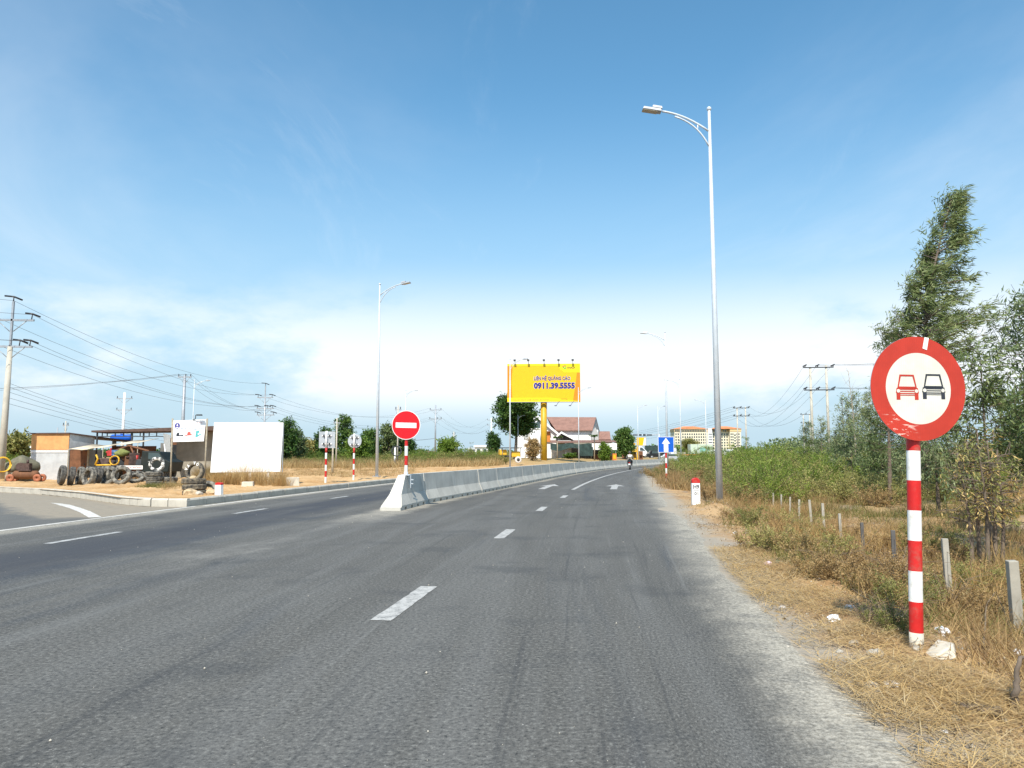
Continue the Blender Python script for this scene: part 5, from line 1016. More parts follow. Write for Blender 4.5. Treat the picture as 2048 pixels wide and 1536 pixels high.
m = MB(); [m.b2((k(px) - .05, -1.225, z_(907.3)), (k(px) + .05, -1.2, z_(888.7))) for px in (1378.6, 1393, 1422.4)]; m.build('corner_post', M_STEEL, c_, kind='stuff')
m = MB(); m.b2((k(1362), -1.1, z_(910.5)), (k(1424), 1.1, z_(908.5))); m.build('trailer_bed', M_ORT, e); m = MB(); m.b2((k(1340), -1.15, z_(913)), (k(1351), 1.15, z_(897))); cb_ = m.build('cab', M_WC, e, bevel=.12); m = MB(); m.b2((k(1339.6), -1.0, z_(904)), (k(1340.2), 1.0, z_(899))); m.build('windscreen', M_GLASS, cb_)
for px in (1344, 1366, 1371, 1393, 1398, 1403, 1416):
    for yy in (-1.0, 1.0): w_ = add('wheel', wj, e, (k(px), yy, .5), (R(90), 0, 0)); add('rim', rj, w_)
def car(px, Y, L, prof, mat, label, glass):
    b = J(px, Y); e = empty('car', b, 0, label, 'car'); m = MB(); m.prism([(x * L, z) for x, z in prof], XZ @ Matrix.Translation((0, 0, -.85)), -.85, .85); bo = m.build('body', mat, e, bevel=.06)
    m = MB(); m.prism([(x * L, z) for x, z in glass], XZ @ Matrix.Translation((0, 0, .87)), -.01, .02); m.build('side_window', M_GLASS, bo)
    for x in (-.3, .31):
        for yy in (-.82, .82): w_ = add('wheel', wj2, e, (x * L, yy, .34), (R(90), 0, 0)); add('rim', rj, w_).scale = (.72, .72, .8)
car(1315, 168, 4.6, [(-.5, .35), (.5, .35), (.5, .95), (.42, 1.1), (.2, 1.7), (-.32, 1.75), (-.38, 1.15), (-.5, 1.05)], M_BLKC, 'black pickup crossing behind the concrete barrier', [(.17, 1.15), (.12, 1.58), (-.28, 1.6), (-.3, 1.15)])
car(1343, 160, 4.4, [(-.5, .3), (.5, .3), (.5, .8), (.3, .95), (.14, 1.45), (-.25, 1.48), (-.42, .98), (-.5, .9)], M_SILV, 'silver car crossing behind the concrete barrier', [(.24, .97), (.11, 1.38), (-.22, 1.4), (-.35, .97)])
b = J(1292, 172); e = empty('white_van', b, 0, 'white fronted delivery van parked by the yellow roofed stall', 'van'); k = lambda px: at(px, 905, 172).x - b.x; z_ = lambda py: jz(py, 172, b.z)
m = MB(); m.prism([(k(1276), .4), (k(1294), .4), (k(1294), z_(903)), (k(1284), z_(893)), (k(1276), z_(893))], XZ @ Matrix.Translation((0, 0, -1)), -1, 1); bo = m.build('body', M_WC, e, bevel=.08); m = MB(); m.prism([(k(1285), z_(901)), (k(1292.5), z_(902)), (k(1285.5), z_(895))], XZ, 1.0, 1.02) if False else m.prism([(k(1280), z_(901)), (k(1291), z_(902)), (k(1284.5), z_(895)), (k(1280), z_(895))], XZ @ Matrix.Translation((0, 0, 0)), .01, .03); m.build('window', M_GLASS, bo)
for px in (1280, 1291):
    for yy in (.15, 1.85): w_ = add('wheel', wj2, e, (k(px), yy, .34), (R(90), 0, 0)); add('rim', rj, w_).scale = (.72, .72, .8)
Yw = 186; b = J(1330, Yw); e = empty('yard_wall', b, 0, 'grey yard wall topped by dark green netting behind the junction', 'wall'); k = lambda px: at(px, 905, Yw).x - b.x; z_ = lambda py: jz(py, Yw, b.z)
m = MB(); m.b2((k(1290), 0, -.5), (k(1372), .2, z_(904))); m.build('wall', M_PLAST, e); m = MB(); m.b2((k(1290), .02, z_(904)), (k(1330), .1, z_(891))); m.build('netting', M_NET, e)
Ys_ = 150; b = J(1263, Ys_); e = empty('roadside_stall', b, 0, 'dim roadside stall under a yellow canopy beside the dark round tree', 'stall'); k = lambda px: at(px, 905, Ys_).x - b.x; z_ = lambda py: jz(py, Ys_, b.z)
m = MB(); m.raw([(k(1250), -1.2, z_(903.5)), (k(1272), -1.2, z_(903)), (k(1274), 1.2, z_(898)), (k(1254), 1.2, z_(898))], [(0, 1, 2, 3)]); c_ = m.build('canopy', M_YEL, e); md = c_.modifiers.new('t', 'SOLIDIFY'); md.thickness = .08
m = MB(); m.b2((k(1246), 1.3, -.2), (k(1288), 1.4, z_(902))); m.build('back_wall', M_RUST, e); m = MB(); m.b2((k(1262), -.2, -.2), (k(1272), .6, .9)); m.build('counter', M_YEL, e)
for px in (1251, 1271): m = MB(); m.tube([(k(px), -1.1, -.1), (k(px), -1.1, z_(903))], .05, 6); m.build('post', M_STEEL, e)
m = MB(); m.b2((k(1272), -1.0, -.2), (k(1276), -.6, z_(893))); m.build('amber_pillar', M_YEL, e)
b = J(1283, 176); e = empty('hoarding', b, 0, 'yellow and white advertising hoarding above the roadside stall', 'hoarding'); k = lambda px: at(px, 905, 176).x - b.x; z_ = lambda py: jz(py, 176, b.z)
m = MB(); m.b2((k(1274), -.06, z_(891)), (k(1292), .06, z_(875))); p_ = m.build('panel', M_BY, e); m = MB(); m.raw([(k(1286), -.07, z_(890.5)), (k(1291.5), -.07, z_(890.5)), (k(1291.5), -.07, z_(876)), (k(1289), -.07, z_(876))], [(0, 1, 2, 3)]); m.build('white_print', M_PWHT, p_)
m = MB(); m.b2((k(1259), -.06, z_(890)), (k(1271), .06, z_(886))); m.build('lower_panel', M_YEL, e)
for px in (1277, 1289): m = MB(); m.tube([(k(px), 0, -.2), (k(px), 0, z_(876))], .08, 6); m.build('post', M_STEEL, e)
Yg = 148; b = J(1319, Yg); e = empty('traffic_signal', b, 0, 'traffic signal gantry with black signal heads on a long arm', 'traffic signal'); k = lambda px: at(px, 905, Yg).x - b.x; z_ = lambda py: jz(py, Yg, b.z)
m = MB(); m.tube([(0, 0, -.2), (0, 0, z_(868))], [.13, .09], 10); m.build('pole', M_GALV, e); m = MB(); m.tube([(0, 0, z_(869.5)), (k(1265), 0, z_(869))], [.08, .05], 8); m.build('arm', M_GALV, e)
for px, w_ in ((1271, 1.0), (1281, .5), (1289, .5), (1299, 1.0)):
    m = MB(); m.box((k(px), -.12, z_(870)), (w_ * 1.0, .16, .34 if w_ < .9 else .24)); h_ = m.build('signal_head', M_DARK, e)
    for q in (-.3, 0, .3): m = MB(); m.tube([(k(px) + q * w_, -.2, z_(870)), (k(px) + q * w_, -.26, z_(870))], .09, 10); m.build('visor', M_BLK, h_)
# far houses on the left horizon
def far_house(px0, px1, Y, ytop, yev, label, wall, roof):
    c = (px0 + px1) / 2; b = on(c, Y); e = empty('far_house', b, .05, label, 'house'); k = lambda px: at(px, 905, Y).x - b.x; z_ = lambda py: topz(py, Y) - b.z
    m = MB(); m.b2((k(px0), 0, -1), (k(px1), 6, z_(yev))); w_ = m.build('wall', wall, e)
    m = MB(); m.prism([(-.4, z_(yev)), (6.4, z_(yev)), (3, z_(ytop))], Matrix(((0, 0, 1, 0), (1, 0, 0, 0), (0, 1, 0, 0), (0, 0, 0, 1))), k(px0) - .3, k(px1) + .3); m.build('roof', roof, e)
    for u in (.25, .7): m = MB(); m.b2((k(px0 + (px1 - px0) * u) - .4, -.05, z_(yev) - 1.6), (k(px0 + (px1 - px0) * u) + .4, .02, z_(yev) - .5)); m.build('window', M_GLASS, w_)
far_house(950, 978, 190, 890, 894, 'small white house with pale roof left of the big tree', M_HW, M_HW); far_house(938, 952, 230, 895, 899, 'low grey house beyond the white one', M_HG, M_HG); far_house(926, 948, 260, 901, 903, 'low pale shed behind the scrub left of the white house', M_HW, M_STEEL); far_house(835, 868, 330, 902, 905, 'long brown roofed shed on the far horizon', M_TANB, M_EAVE)
far_house(60, 112, 120, 876, 885, 'pale shed roof showing behind the shack and bushes', M_HW, M_HW); far_house(1424, 1470, 330, 899, 901, 'white roofed shed before the apartment block', M_HW, M_PWHT)

# ------------------------------------------------------------------ motorcyclist riding away
Ym = 74.0; mp = at(1260, 945, Ym); mx_, mg = mp.x, 0.0; RZ = R(-12)
mc = empty('motorcycle', (mx_, Ym, 0), RZ, 'small dark motorcycle ridden away along the road', 'motorcycle')
wmm = tyre_mesh(.29, .09, .22, M_TYRE2); rmm = MB(); rmm.lathe([(.03, -.04), (.22, -.03), (.22, .03), (.03, .04)], None, 20, 0, True, True); rmm = rmm.mesh('rim', M_STEEL)
for yy in (-.6, .62): w_ = add('wheel', wmm, mc, (0, yy, .29), (0, R(90), 0)); add('rim', rmm, w_)
m = MB(); m.raw([(-.1, -.62, .62), (.1, -.62, .62), (.12, -.1, .50), (-.12, -.1, .50), (-.08, -.75, .80), (.08, -.75, .80), (.13, 0, .74), (-.13, 0, .74), (-.1, .45, .35), (.1, .45, .35), (.09, .62, .9), (-.09, .62, .9)], [(0, 1, 5, 4), (4, 5, 6, 7), (0, 4, 7, 3), (1, 2, 6, 5), (3, 7, 11, 8), (2, 9, 10, 6), (8, 11, 10, 9), (7, 6, 10, 11), (0, 3, 2, 1), (3, 8, 9, 2)]); m.build('body', M_BLKC, mc, bevel=.03)
m = MB(); m.b2((-.13, -.72, .78), (.13, .08, .85)); m.build('seat', M_BLK, mc, bevel=.03); m = MB(); m.b2((-.07, -.80, .62), (.07, -.75, .70)); m.build('tail_light', M_REDP, mc); m = MB(); m.b2((-.1, -.80, .44), (.1, -.78, .58)); m.build('number_plate', M_PWHT, mc)
m = MB(); m.tube([(-.34, .42, 1.0), (-.1, .52, .98), (.1, .52, .98), (.34, .42, 1.0)], .018, 8); m.build('handlebar', M_STEEL, mc); m = MB(); m.tube([(0, .5, .98), (0, .62, .3)], .03, 8); m.build('fork', M_STEEL, mc)
for sx in (-1, 1): m = MB(); m.tube([(sx * .26, .46, 1.0), (sx * .30, .46, 1.16)], .008, 6); m.box((sx * .32, .45, 1.18), (.10, .02, .07)); m.build('mirror', M_BLK, mc)
m = MB(); m.tube([(.16, -.75, .36), (.15, -.1, .30)], .045, 8); m.build('exhaust', M_STEEL, mc)
def skin_person(name, J_, E_, rad, mat, label, loc, rz):
    me = bpy.data.meshes.new(name); me.from_pydata(J_, E_, []); o = add(name, me, None, loc, rz, label=label, cat='person'); o.modifiers.new('skin', 'SKIN'); sv = me.skin_vertices[0].data
    for v, r_ in zip(sv, rad): v.radius = (r_, r_ if not isinstance(r_, tuple) else r_[1])
    sv[0].use_root = True; s_ = o.modifiers.new('sub', 'SUBSURF'); s_.levels = 2; s_.render_levels = 2
    dg = bpy.context.evaluated_depsgraph_get(); m2 = bpy.data.meshes.new_from_object(o.evaluated_get(dg)); o.modifiers.clear(); o.data = m2; m2.materials.clear()
    for mm in mat[0]: m2.materials.append(mm)
    for p_ in m2.polygons: p_.material_index = mat[1](p_.center); p_.use_smooth = True
    return o
M_SKIN = pm('skin', (0.36, 0.20, 0.13), .6, .05, 5, 0, 0); M_SHIRT = pm('pale_shirt', (0.62, 0.58, 0.52), .9, .1, 6, 0, .1); M_TROU = pm('dark_trousers', (0.045, 0.045, 0.05), .9, .15, 6, 0, .1); M_HELM = pm('helmet_dark', (0.05, 0.04, 0.04), .35, .1, 5, 0, 0); M_VEST = pm('grey_bag', (0.16, 0.14, 0.11), .9, .2, 6, 0, .1)
Jt = [(0, -.2, .93), (0, -.17, 1.12), (0, -.10, 1.36), (0, -.06, 1.44), (0, -.03, 1.56), (0, -.01, 1.66), (.19, -.11, 1.36), (.30, .10, 1.14), (.30, .40, 1.05), (-.19, -.11, 1.36), (-.30, .10, 1.14), (-.30, .40, 1.05), (.11, -.16, .90), (.19, .24, .80), (.18, .10, .42), (.18, .22, .36), (-.11, -.16, .90), (-.19, .24, .80), (-.18, .10, .42), (-.18, .22, .36)]
Et = [(0, 1), (1, 2), (2, 3), (3, 4), (4, 5), (2, 6), (6, 7), (7, 8), (2, 9), (9, 10), (10, 11), (0, 12), (12, 13), (13, 14), (14, 15), (0, 16), (16, 17), (17, 18), (18, 19)]
rad = [.15, .15, .15, .06, .085, .08, .075, .055, .04, .075, .055, .04, .10, .08, .055, .05, .10, .08, .055, .05]
def pmat(c): return 0 if c.z > 1.43 else (1 if c.z > .97 and not (c.y > .3) else (0 if c.y > .33 and c.z > .95 else 2))
pe = skin_person('person', Jt, Et, rad, ([M_SKIN, M_SHIRT, M_TROU], pmat), 'motorcyclist in pale shirt and dark trousers riding away', (mx_, Ym, 0), RZ)
m = MB(); m.lathe([(.135, -.07), (.145, 0), (.125, .08), (.07, .14), (.001, .155)], Matrix.Translation((0, -.02, 1.63)), 18); m.build('helmet', M_HELM, pe)
for sx in (-1, 1):
    m = MB(); [m.tube([(sx * .30 + (i - 1.5) * .018, .40, 1.05), (sx * .305 + (i - 1.5) * .02, .455, 1.02), (sx * .305 + (i - 1.5) * .02, .445, .985)], .010, 6) for i in range(4)]; m.tube([(sx * .27, .40, 1.04), (sx * .255, .44, 1.0)], .011, 6); m.build('hand', M_SKIN, pe)
m = MB(); m.b2((-.13, -.38, 1.0), (.13, -.27, 1.22)); m.build('shoulder_bag', M_VEST, None, (mx_, Ym, 0), RZ, bevel=.04, label='grey bag slung on the back of the motorcyclist', cat='bag')
# ------------------------------------------------------------------ foliage kit
def unit(v): return v / np.maximum(np.linalg.norm(v, axis=-1, keepdims=True), 1e-6)
def leaves(P, D, L, Wd, rng, fold=.25):
    """one kinked diamond per leaf: P base points, D directions, L lengths, Wd widths"""
    n = len(P); D = unit(D); r = rng.normal(size=(n, 3)); S = unit(np.cross(D, r)); N = np.cross(S, D)
    L = np.broadcast_to(L, n)[:, None]; Wd = np.broadcast_to(Wd, n)[:, None]
    a = P; t = P + D * L; mid = P + D * L * .45 - N * L * .06
    V = np.stack([a, mid + S * Wd / 2 + N * Wd * fold, t, mid - S * Wd / 2 + N * Wd * fold], 1)
    return V.reshape(-1, 3), np.arange(n * 4).reshape(n, 4)
class Tree:
    def __init__(s, seed): s.r = np.random.default_rng(seed); s.P, s.D, s.L, s.W = [], [], [], []; s.wood = MB()
    def put(s, P, D, L, W): s.P.append(P); s.D.append(D); s.L.append(L); s.W.append(W)
    def meshes(s, name, lm, wm):
        V, F = leaves(np.concatenate(s.P), np.concatenate(s.D), np.concatenate(s.L), np.concatenate(s.W), s.r)
        return npmesh(name + '_crown', V, F, lm), s.wood.mesh(name + '_trunk', wm)
def crown(T, H, lean, z0, prof, nb, tw, lv, ll, lw, wind, droop, rise, trunk_r, spread=.5, twl=.5, twig_wood=True, bare=0.0):
    """trunk with branches of length prof(u) for u from the crown's foot to its top, twigs on them, leaves on the twigs"""
    r = T.r; wind = np.array(wind, float); zz = np.linspace(0, H, 9)
    tp = [np.array([*lean(z / H), z]) for z in zz]; T.wood.tube([tuple(p) for p in tp], [max(.012, trunk_r * (1 - .93 * z / H)) for z in zz], 8)
    for i in range(nb):
        u = (i + r.uniform(0, 1)) / nb; z = z0 + (H - z0) * u; b = np.array([*lean(z / H), z]); L = prof(u) * r.uniform(.65, 1.12); a = r.uniform(0, 2 * math.pi)
        d = np.array([math.cos(a), math.sin(a), rise + r.uniform(-.2, .3)]); d = unit(d) * L; k = np.linspace(0, 1, 5)[:, None]
        path = b + d * k + wind * L * .45 * k ** 2 + np.array([0, 0, -droop * L * .25]) * k ** 2
        T.wood.tube([tuple(p) for p in path], [max(.006, trunk_r * .30 * (1 - .85 * q) * min(1, L / 1.2)) for q in np.linspace(0, 1, 5)], 5, caps=False)
        n = max(3, int(tw * (.4 + L / max(prof(.3), .1)) * .7)); q = r.uniform(.22, 1.05, n); base = b + d * q[:, None] + wind * L * .45 * q[:, None] ** 2 + np.array([0, 0, -droop * L * .25]) * q[:, None] ** 2
        td = unit(unit(d)[None] * .5 + r.normal(size=(n, 3)) * spread + wind * .8 + np.array([0, 0, .1])); tl = twl * r.uniform(.5, 1.2, n)
        for j in range(n):
            if r.uniform() < bare: continue
            m = max(2, int(lv * r.uniform(.6, 1.4))); v = r.uniform(.05, 1.0, m)[:, None]; P = base[j] + td[j] * tl[j] * v + r.normal(size=(m, 3)) * .05 * twl * 2
            D = td[j] * .55 + wind * .9 + r.normal(size=(m, 3)) * .55 + np.array([0, 0, -droop]); T.put(P, D, ll * r.uniform(.6, 1.3, m), lw * r.uniform(.7, 1.25, m))
        if twig_wood:
            for j in range(0, n, 3): T.wood.tube([tuple(base[j]), tuple(base[j] + td[j] * tl[j])], [.006, .003], 3, caps=False)
L_EUC = leafm('eucalyptus_leaf', [(0.059, 0.091, 0.029), (0.121, 0.168, 0.052), (0.200, 0.251, 0.091), (0.294, 0.322, 0.132)], .28)
L_EUC2 = leafm('grey_green_leaf', [(0.079, 0.124, 0.052), (0.160, 0.216, 0.091), (0.254, 0.299, 0.143), (0.373, 0.383, 0.193)], .28)
L_DRY = leafm('dry_yellow_leaf', [(0.300, 0.188, 0.050), (0.525, 0.350, 0.112), (0.650, 0.475, 0.188), (0.175, 0.150, 0.050)], .3)
L_SCRUB = leafm('scrub_leaf', [(0.079, 0.131, 0.018), (0.158, 0.228, 0.032), (0.236, 0.306, 0.049), (0.333, 0.385, 0.079)], .35)
L_OLIVE = leafm('olive_scrub_leaf', [(0.113, 0.124, 0.033), (0.217, 0.228, 0.062), (0.343, 0.322, 0.104), (0.498, 0.415, 0.156)], .3)
L_BROWN = leafm('brown_scrub_leaf', [(0.180, 0.112, 0.042), (0.330, 0.210, 0.083), (0.465, 0.315, 0.135), (0.210, 0.180, 0.068)], .25)
L_DARK = leafm('dark_green_leaf', [(0.027, 0.068, 0.017), (0.058, 0.128, 0.027), (0.102, 0.187, 0.037), (0.162, 0.246, 0.051)], .25)
L_LIGHT = leafm('fresh_green_leaf', [(0.075, 0.150, 0.021), (0.150, 0.240, 0.033), (0.225, 0.315, 0.045)], .3)
M_BARK = pm('grey_brown_bark', (0.15, 0.115, 0.085), .9, .3, 8, 0, .4); M_BARKP = pm('pale_bark', (0.34, 0.28, 0.20), .9, .25, 8, 0, .3); M_TWIG = pm('dry_twig', (0.20, 0.145, 0.09), .9, .3, 9, 0, .2)
def plant(name, T, lm, wm, loc, label, cat='tree', group=None, rz=0.0, scale=1.0, parts=('crown', 'trunk')):
    c, t = T.meshes(name, lm, wm); e = empty(name, loc, rz, label, cat, group, scale); add(parts[0], c, e); add(parts[1], t, e); return e
def tree_at(px, Y, ytop, seed, label, rad, z0, lm, nb=60, tw=12, lv=9, ll=.14, lw=.028, wind=(.35, 0, 0), droop=.35, rise=.5, tr=.09, lean=None, name='eucalyptus_tree', wm=None, prof=None, bare=0.0, twl=.5, group=None, spread=.5):
    b = on(px, Y); H = topz(ytop, Y) - b.z; T = Tree(seed); lean = lean or (lambda u: (0.0, 0.0)); prof = prof or (lambda u: rad * (.45 + .55 * math.sin(math.pi * min(1, u * .9 + .12))) * (1 - u) ** .45 + .12)
    crown(T, H, lean, z0 * H, prof, nb, tw, lv, ll, lw, wind, droop, rise, tr, spread, twl, True, bare); return plant(name, T, lm, wm or M_BARK, b, label, 'tree', group)
WIND = (.80, .1, .04)
# the wind-bent eucalyptus behind the round sign, and its neighbours
tree_at(1846, 30, 388, 3, 'tall eucalyptus bent by the wind rising behind the round sign', 1.75, .40, L_EUC, 105, 18, 18, .28, .040, WIND, .22, .40, .15, lambda u: (.30 * u + 1.35 * max(0, (u - .45) / .55) ** 1.6, 0), prof=lambda u: float(np.interp(u, [0, .12, .3, .5, .7, .85, 1], [1.5, 2.5, 2.0, 1.25, .7, .34, .10])), spread=.34, bare=.22, twl=.6)
tree_at(1772, 26.5, 690, 5, 'smaller eucalyptus leaning out left of the round sign', .95, .30, L_EUC, 46, 12, 13, .16, .03, (.25, 0, 0), .3, .4, .08, lambda u: (.25 * u - .2 * u * u, 0), bare=.12)
tree_at(1868, 21, 835, 7, 'bushy young eucalyptus just behind the pole of the round sign', 1.0, .25, L_EUC2, 38, 13, 12, 0.172, 0.034, (.25, 0, 0), .45, .3, .06)
tree_at(2046, 15.0, 590, 9, 'grey green eucalyptus with open crown standing beyond the young stems', .85, .32, L_EUC2, 50, 13, 13, 0.149, 0.029, (.28, 0, 0), .4, .5, .07, lambda u: (.18 * u, 0))
tree_at(1968, 14.0, 722, 11, 'slim eucalyptus with a narrow top between the round sign and the open crown', .6, .42, L_EUC, 34, 12, 12, 0.138, 0.029, (.3, 0, 0), .4, .4, .05)
tree_at(2066, 12.5, 770, 13, 'dense eucalyptus sapling beside the last fence post', .75, .40, L_EUC, 34, 12, 12, 0.138, 0.031, (.25, 0, 0), .5, .3, .04)
for k_, (px, Y, yt, sd) in enumerate(((1928, 11.2, 905, 31), (1942, 11.4, 880, 32), (1958, 11.0, 860, 33), (1972, 11.3, 880, 34), (1986, 11.6, 900, 35))):
    tree_at(px, Y, yt, sd, 'thin eucalyptus stem with yellowing leaves in the clump by the fence', .36, .34, L_DRY if k_ in (0, 3) else L_OLIVE, 24, 7, 6, .08, .018, (.15, 0, 0), .8, .3, .036, lambda u, q=(k_ - 2) * .04: (q * u + .05 * math.sin(u * 5), .03 * math.sin(u * 6)), twl=.26, group='thin stems by the fence', bare=.3, wm=M_BARK)
for px, Y, yt, sd, rd, lab in ((1686, 46, 800, 41, .75, 'slender eucalyptus left of the smaller leaning one'), (1714, 44, 792, 42, .8, 'eucalyptus with two tops beside the leafless sapling'), (1738, 40, 790, 43, .8, 'eucalyptus standing close behind the leaning one'), (1612, 66, 846, 44, .7, 'small eucalyptus left of the twin power poles'), (1641, 64, 838, 45, .75, 'small eucalyptus between the twin power poles'), (1668, 60, 862, 46, .7, 'low eucalyptus right of the twin power poles'), (1700, 38, 850, 47, 1.0, 'low bushy eucalyptus under the leafless sapling'), (1760, 33, 850, 48, 1.1, 'bushy eucalyptus at the foot of the tall bent one'), (1815, 31, 880, 49, 1.1, 'low eucalyptus regrowth below the round sign')):
    tree_at(px, Y, yt, sd, lab, rd, .15, L_EUC2 if sd % 2 else L_EUC, 40, 11, 11, .17, .036, (.22, 0, 0), .4, .5, .06)
T = Tree(77); bt_ = on(1704, 43); Hb = topz(742, 43) - bt_.z; crown(T, Hb, lambda u: (.12 * math.sin(u * 4), 0), Hb * .45, lambda u: .75 * (1 - u) + .15, 22, 5, 0, .05, .01, (0, 0, 0), 0, 1.1, .06, .5, .6); T.P = [np.array([[0, 0, Hb]])]; T.D = [np.array([[0, 0, 1.]])]; T.L = [np.array([.05])]; T.W = [np.array([.01])]
e = empty('bare_sapling', bt_, 0, 'leafless grey sapling standing among the eucalyptus', 'tree'); add('trunk', T.wood.mesh('bare_sapling', M_BARKP), e)

# big round-crowned trees
def round_tree(px, Y, ytop, w_px, seed, label, lm, z0=.3, nb=80, tw=16, lv=10, name='broadleaf_tree', ll=.22, lw=.12, wm=None, twl=.8):
    rd = w_px / 2 * Y / FPX; b = on(px, Y); H = topz(ytop, Y) - b.z; T = Tree(seed); crown(T, H, lambda u: (.2 * math.sin(3 * u), .1 * u), z0 * H, lambda u: rd * math.sqrt(max(.06, 1 - (1.75 * u - .78) ** 2)), nb, tw, lv, ll, lw, (0, 0, 0), .1, .55, .04 * H ** .9, .7, twl); return plant(name, T, lm, wm or M_BARK, b, label)
round_tree(1030, 112, 806, 88, 61, 'big dark broadleaf tree standing left of the billboard column', L_DARK, .42, 120, 24, 13, ll=.34, lw=.2, twl=1.1); round_tree(1248, 145, 864, 44, 62, 'dark round broadleaf tree beside the roadside stall', L_DARK, .15, 80, 18, 12, ll=.34, lw=.2)
round_tree(1376, 200, 884, 36, 63, 'pale green palm like tree behind the container lorry', L_OLIVE, .3, 40, 14, 10, ll=.5, lw=.16)
for px, Y, yt, w, sd, lm, lab in ((574, 92, 846, 34, 64, L_DARK, 'dark tree showing past the edge of the blank white board'), (592, 96, 866, 34, 65, L_EUC2, 'grey green tree beside the dark one past the blank board'), (650, 98, 866, 40, 66, L_DARK, 'leafy tree left of the back of the square sign'), (686, 104, 838, 40, 67, L_DARK, 'tall tree behind the back of the square sign'), (738, 100, 866, 30, 68, L_DARK, 'tree behind the back of the round sign'), (776, 102, 856, 46, 69, L_EUC, 'dark tree between the lamp and the no entry sign'), (808, 104, 880, 34, 70, L_DARK, 'low tree behind the no entry sign pole'), (622, 100, 888, 40, 71, L_OLIVE, 'low olive green tree between the dark trees'), (893, 110, 886, 48, 72, L_LIGHT, 'round light green bush beside the slim grey pole'), (985, 118, 872, 22, 73, L_DARK, 'small conical tree left of the road roller'), (712, 96, 884, 44, 74, L_LIGHT, 'light green bush between the two sign backs'), (30, 62, 880, 60, 75, L_OLIVE, 'leafy bush behind the concrete pole'), (1208, 124, 892, 14, 76, L_LIGHT, 'small shrub before the white awning')):
    round_tree(px, Y, yt, w, sd, lab, lm, .12, 50, 12, 10, ll=.3, lw=.15)
# dead brown palm clump, papaya trees, banana clump before the house
def frond_plant(px, Y, ytop, n, L, lm, label, cat, name, seed, trunk=None, wm=None, lw=.05, up=.9):
    b = on(px, Y); T = Tree(seed); r = T.r; H = topz(ytop, Y) - b.z
    if trunk: T.wood.tube([(0, 0, -.1), (.05, 0, H * .5), (0, 0, H)], [trunk, trunk * .8, trunk * .6], 8)
    for i in range(n):
        a = r.uniform(0, 6.28); base = np.array([r.normal() * .12, r.normal() * .12, H - .1 if trunk else r.uniform(0, .3)]); l = (L if trunk else H) * r.uniform(.6, 1.1); d = np.array([math.cos(a) * r.uniform(.4, 1), math.sin(a) * r.uniform(.4, 1), up * r.uniform(.6, 1.2)]); d = unit(d)
        k = np.linspace(0, 1, 18)[:, None]; path = base + d * l * k + np.array([0, 0, -.45 * l]) * k ** 2; T.wood.tube([tuple(p) for p in path[::4]], .012, 4, caps=False)
        for sgn in (-1, 1):
            s_ = unit(np.cross(d, [0, 0, 1.]))[None] * sgn; P = np.repeat(path[3:], 2, 0); T.put(P, s_ + d * .6 + r.normal(size=P.shape) * .3 + np.array([0, 0, -.3]), np.full(len(P), l * .26), np.full(len(P), lw))
    return plant(name, T, lm, wm or M_BARKP, b, label, cat, None, parts=('leaves', 'stem'))
round_tree(1062, 100, 883, 30, 81, 'dead brown bush beside the billboard column', L_BROWN, .05, 50, 12, 10, 'dead_bush', .26, .09, M_TWIG, .6); frond_plant(1141, 122, 900, 40, 1.2, L_LIGHT, 'green banana clump before the shade netting', 'plant', 'banana_clump', 82, lw=.14)
for px, Y, yt, sd, lab in ((1114, 121, 875, 83, 'papaya tree with pale trunk before the porch'), (1188, 124, 872, 84, 'papaya tree before the white awning'), (1212, 125, 896, 85, 'young papaya tree beside the orange sign')):
    frond_plant(px, Y, yt, 12, .9, L_DARK, lab, 'tree', 'papaya_tree', sd, .11, M_BARKP, .12, .5)

# ------------------------------------------------------------------ thorn scrub on the right
def shrub_proto(seed, H, W, lm, nst=26, tw=16, lv=16, ll=.085, lw=.030, wild=.5):
    T = Tree(seed); r = T.r
    for i in range(nst):
        a = r.uniform(0, 6.28); el = r.uniform(.25, 1.2); L = H * r.uniform(.7, 1.1) / max(.55, math.sin(el)) if el > .6 else W * r.uniform(.6, 1.05); d = np.array([math.cos(a) * math.cos(el), math.sin(a) * math.cos(el), math.sin(el)]); L = min(L, 1.15 * H / max(math.sin(el), .2), W / max(math.cos(el), .2))
        k = np.linspace(0, 1, 6)[:, None]; path = d * L * k + r.normal(size=(1, 3)) * .12 * L * k ** 2 + np.array([0, 0, -.12 * L]) * k ** 2; T.wood.tube([tuple(p) for p in path], [.016, .013, .01, .008, .006, .003], 4, caps=False)
        n = tw; q = r.uniform(.3, 1.0, n)[:, None]; base = d * L * q + (path[-1] - d * L) * q ** 2; td = unit(d[None] * .4 + r.normal(size=(n, 3)) * .6 + np.array([0, 0, .1])); tl = .34 * r.uniform(.5, 1.2, n)
        for j in range(n):
            if j % 4 == 0: T.wood.tube([tuple(base[j]), tuple(base[j] + td[j] * tl[j])], [.004, .002], 3, caps=False)
            v = np.linspace(.1, 1, lv)[:, None]; P = base[j] + td[j] * tl[j] * v + r.normal(size=(lv, 3)) * .02; sd = unit(np.cross(td[j], r.normal(size=3)))[None] * np.where(np.arange(lv) % 2, 1, -1)[:, None]
            T.put(P, sd + td[j] * .5 + r.normal(size=(lv, 3)) * .35, ll * r.uniform(.7, 1.3, lv), np.full(lv, lw))
    return T.meshes('shrub%d' % seed, lm, M_TWIG)
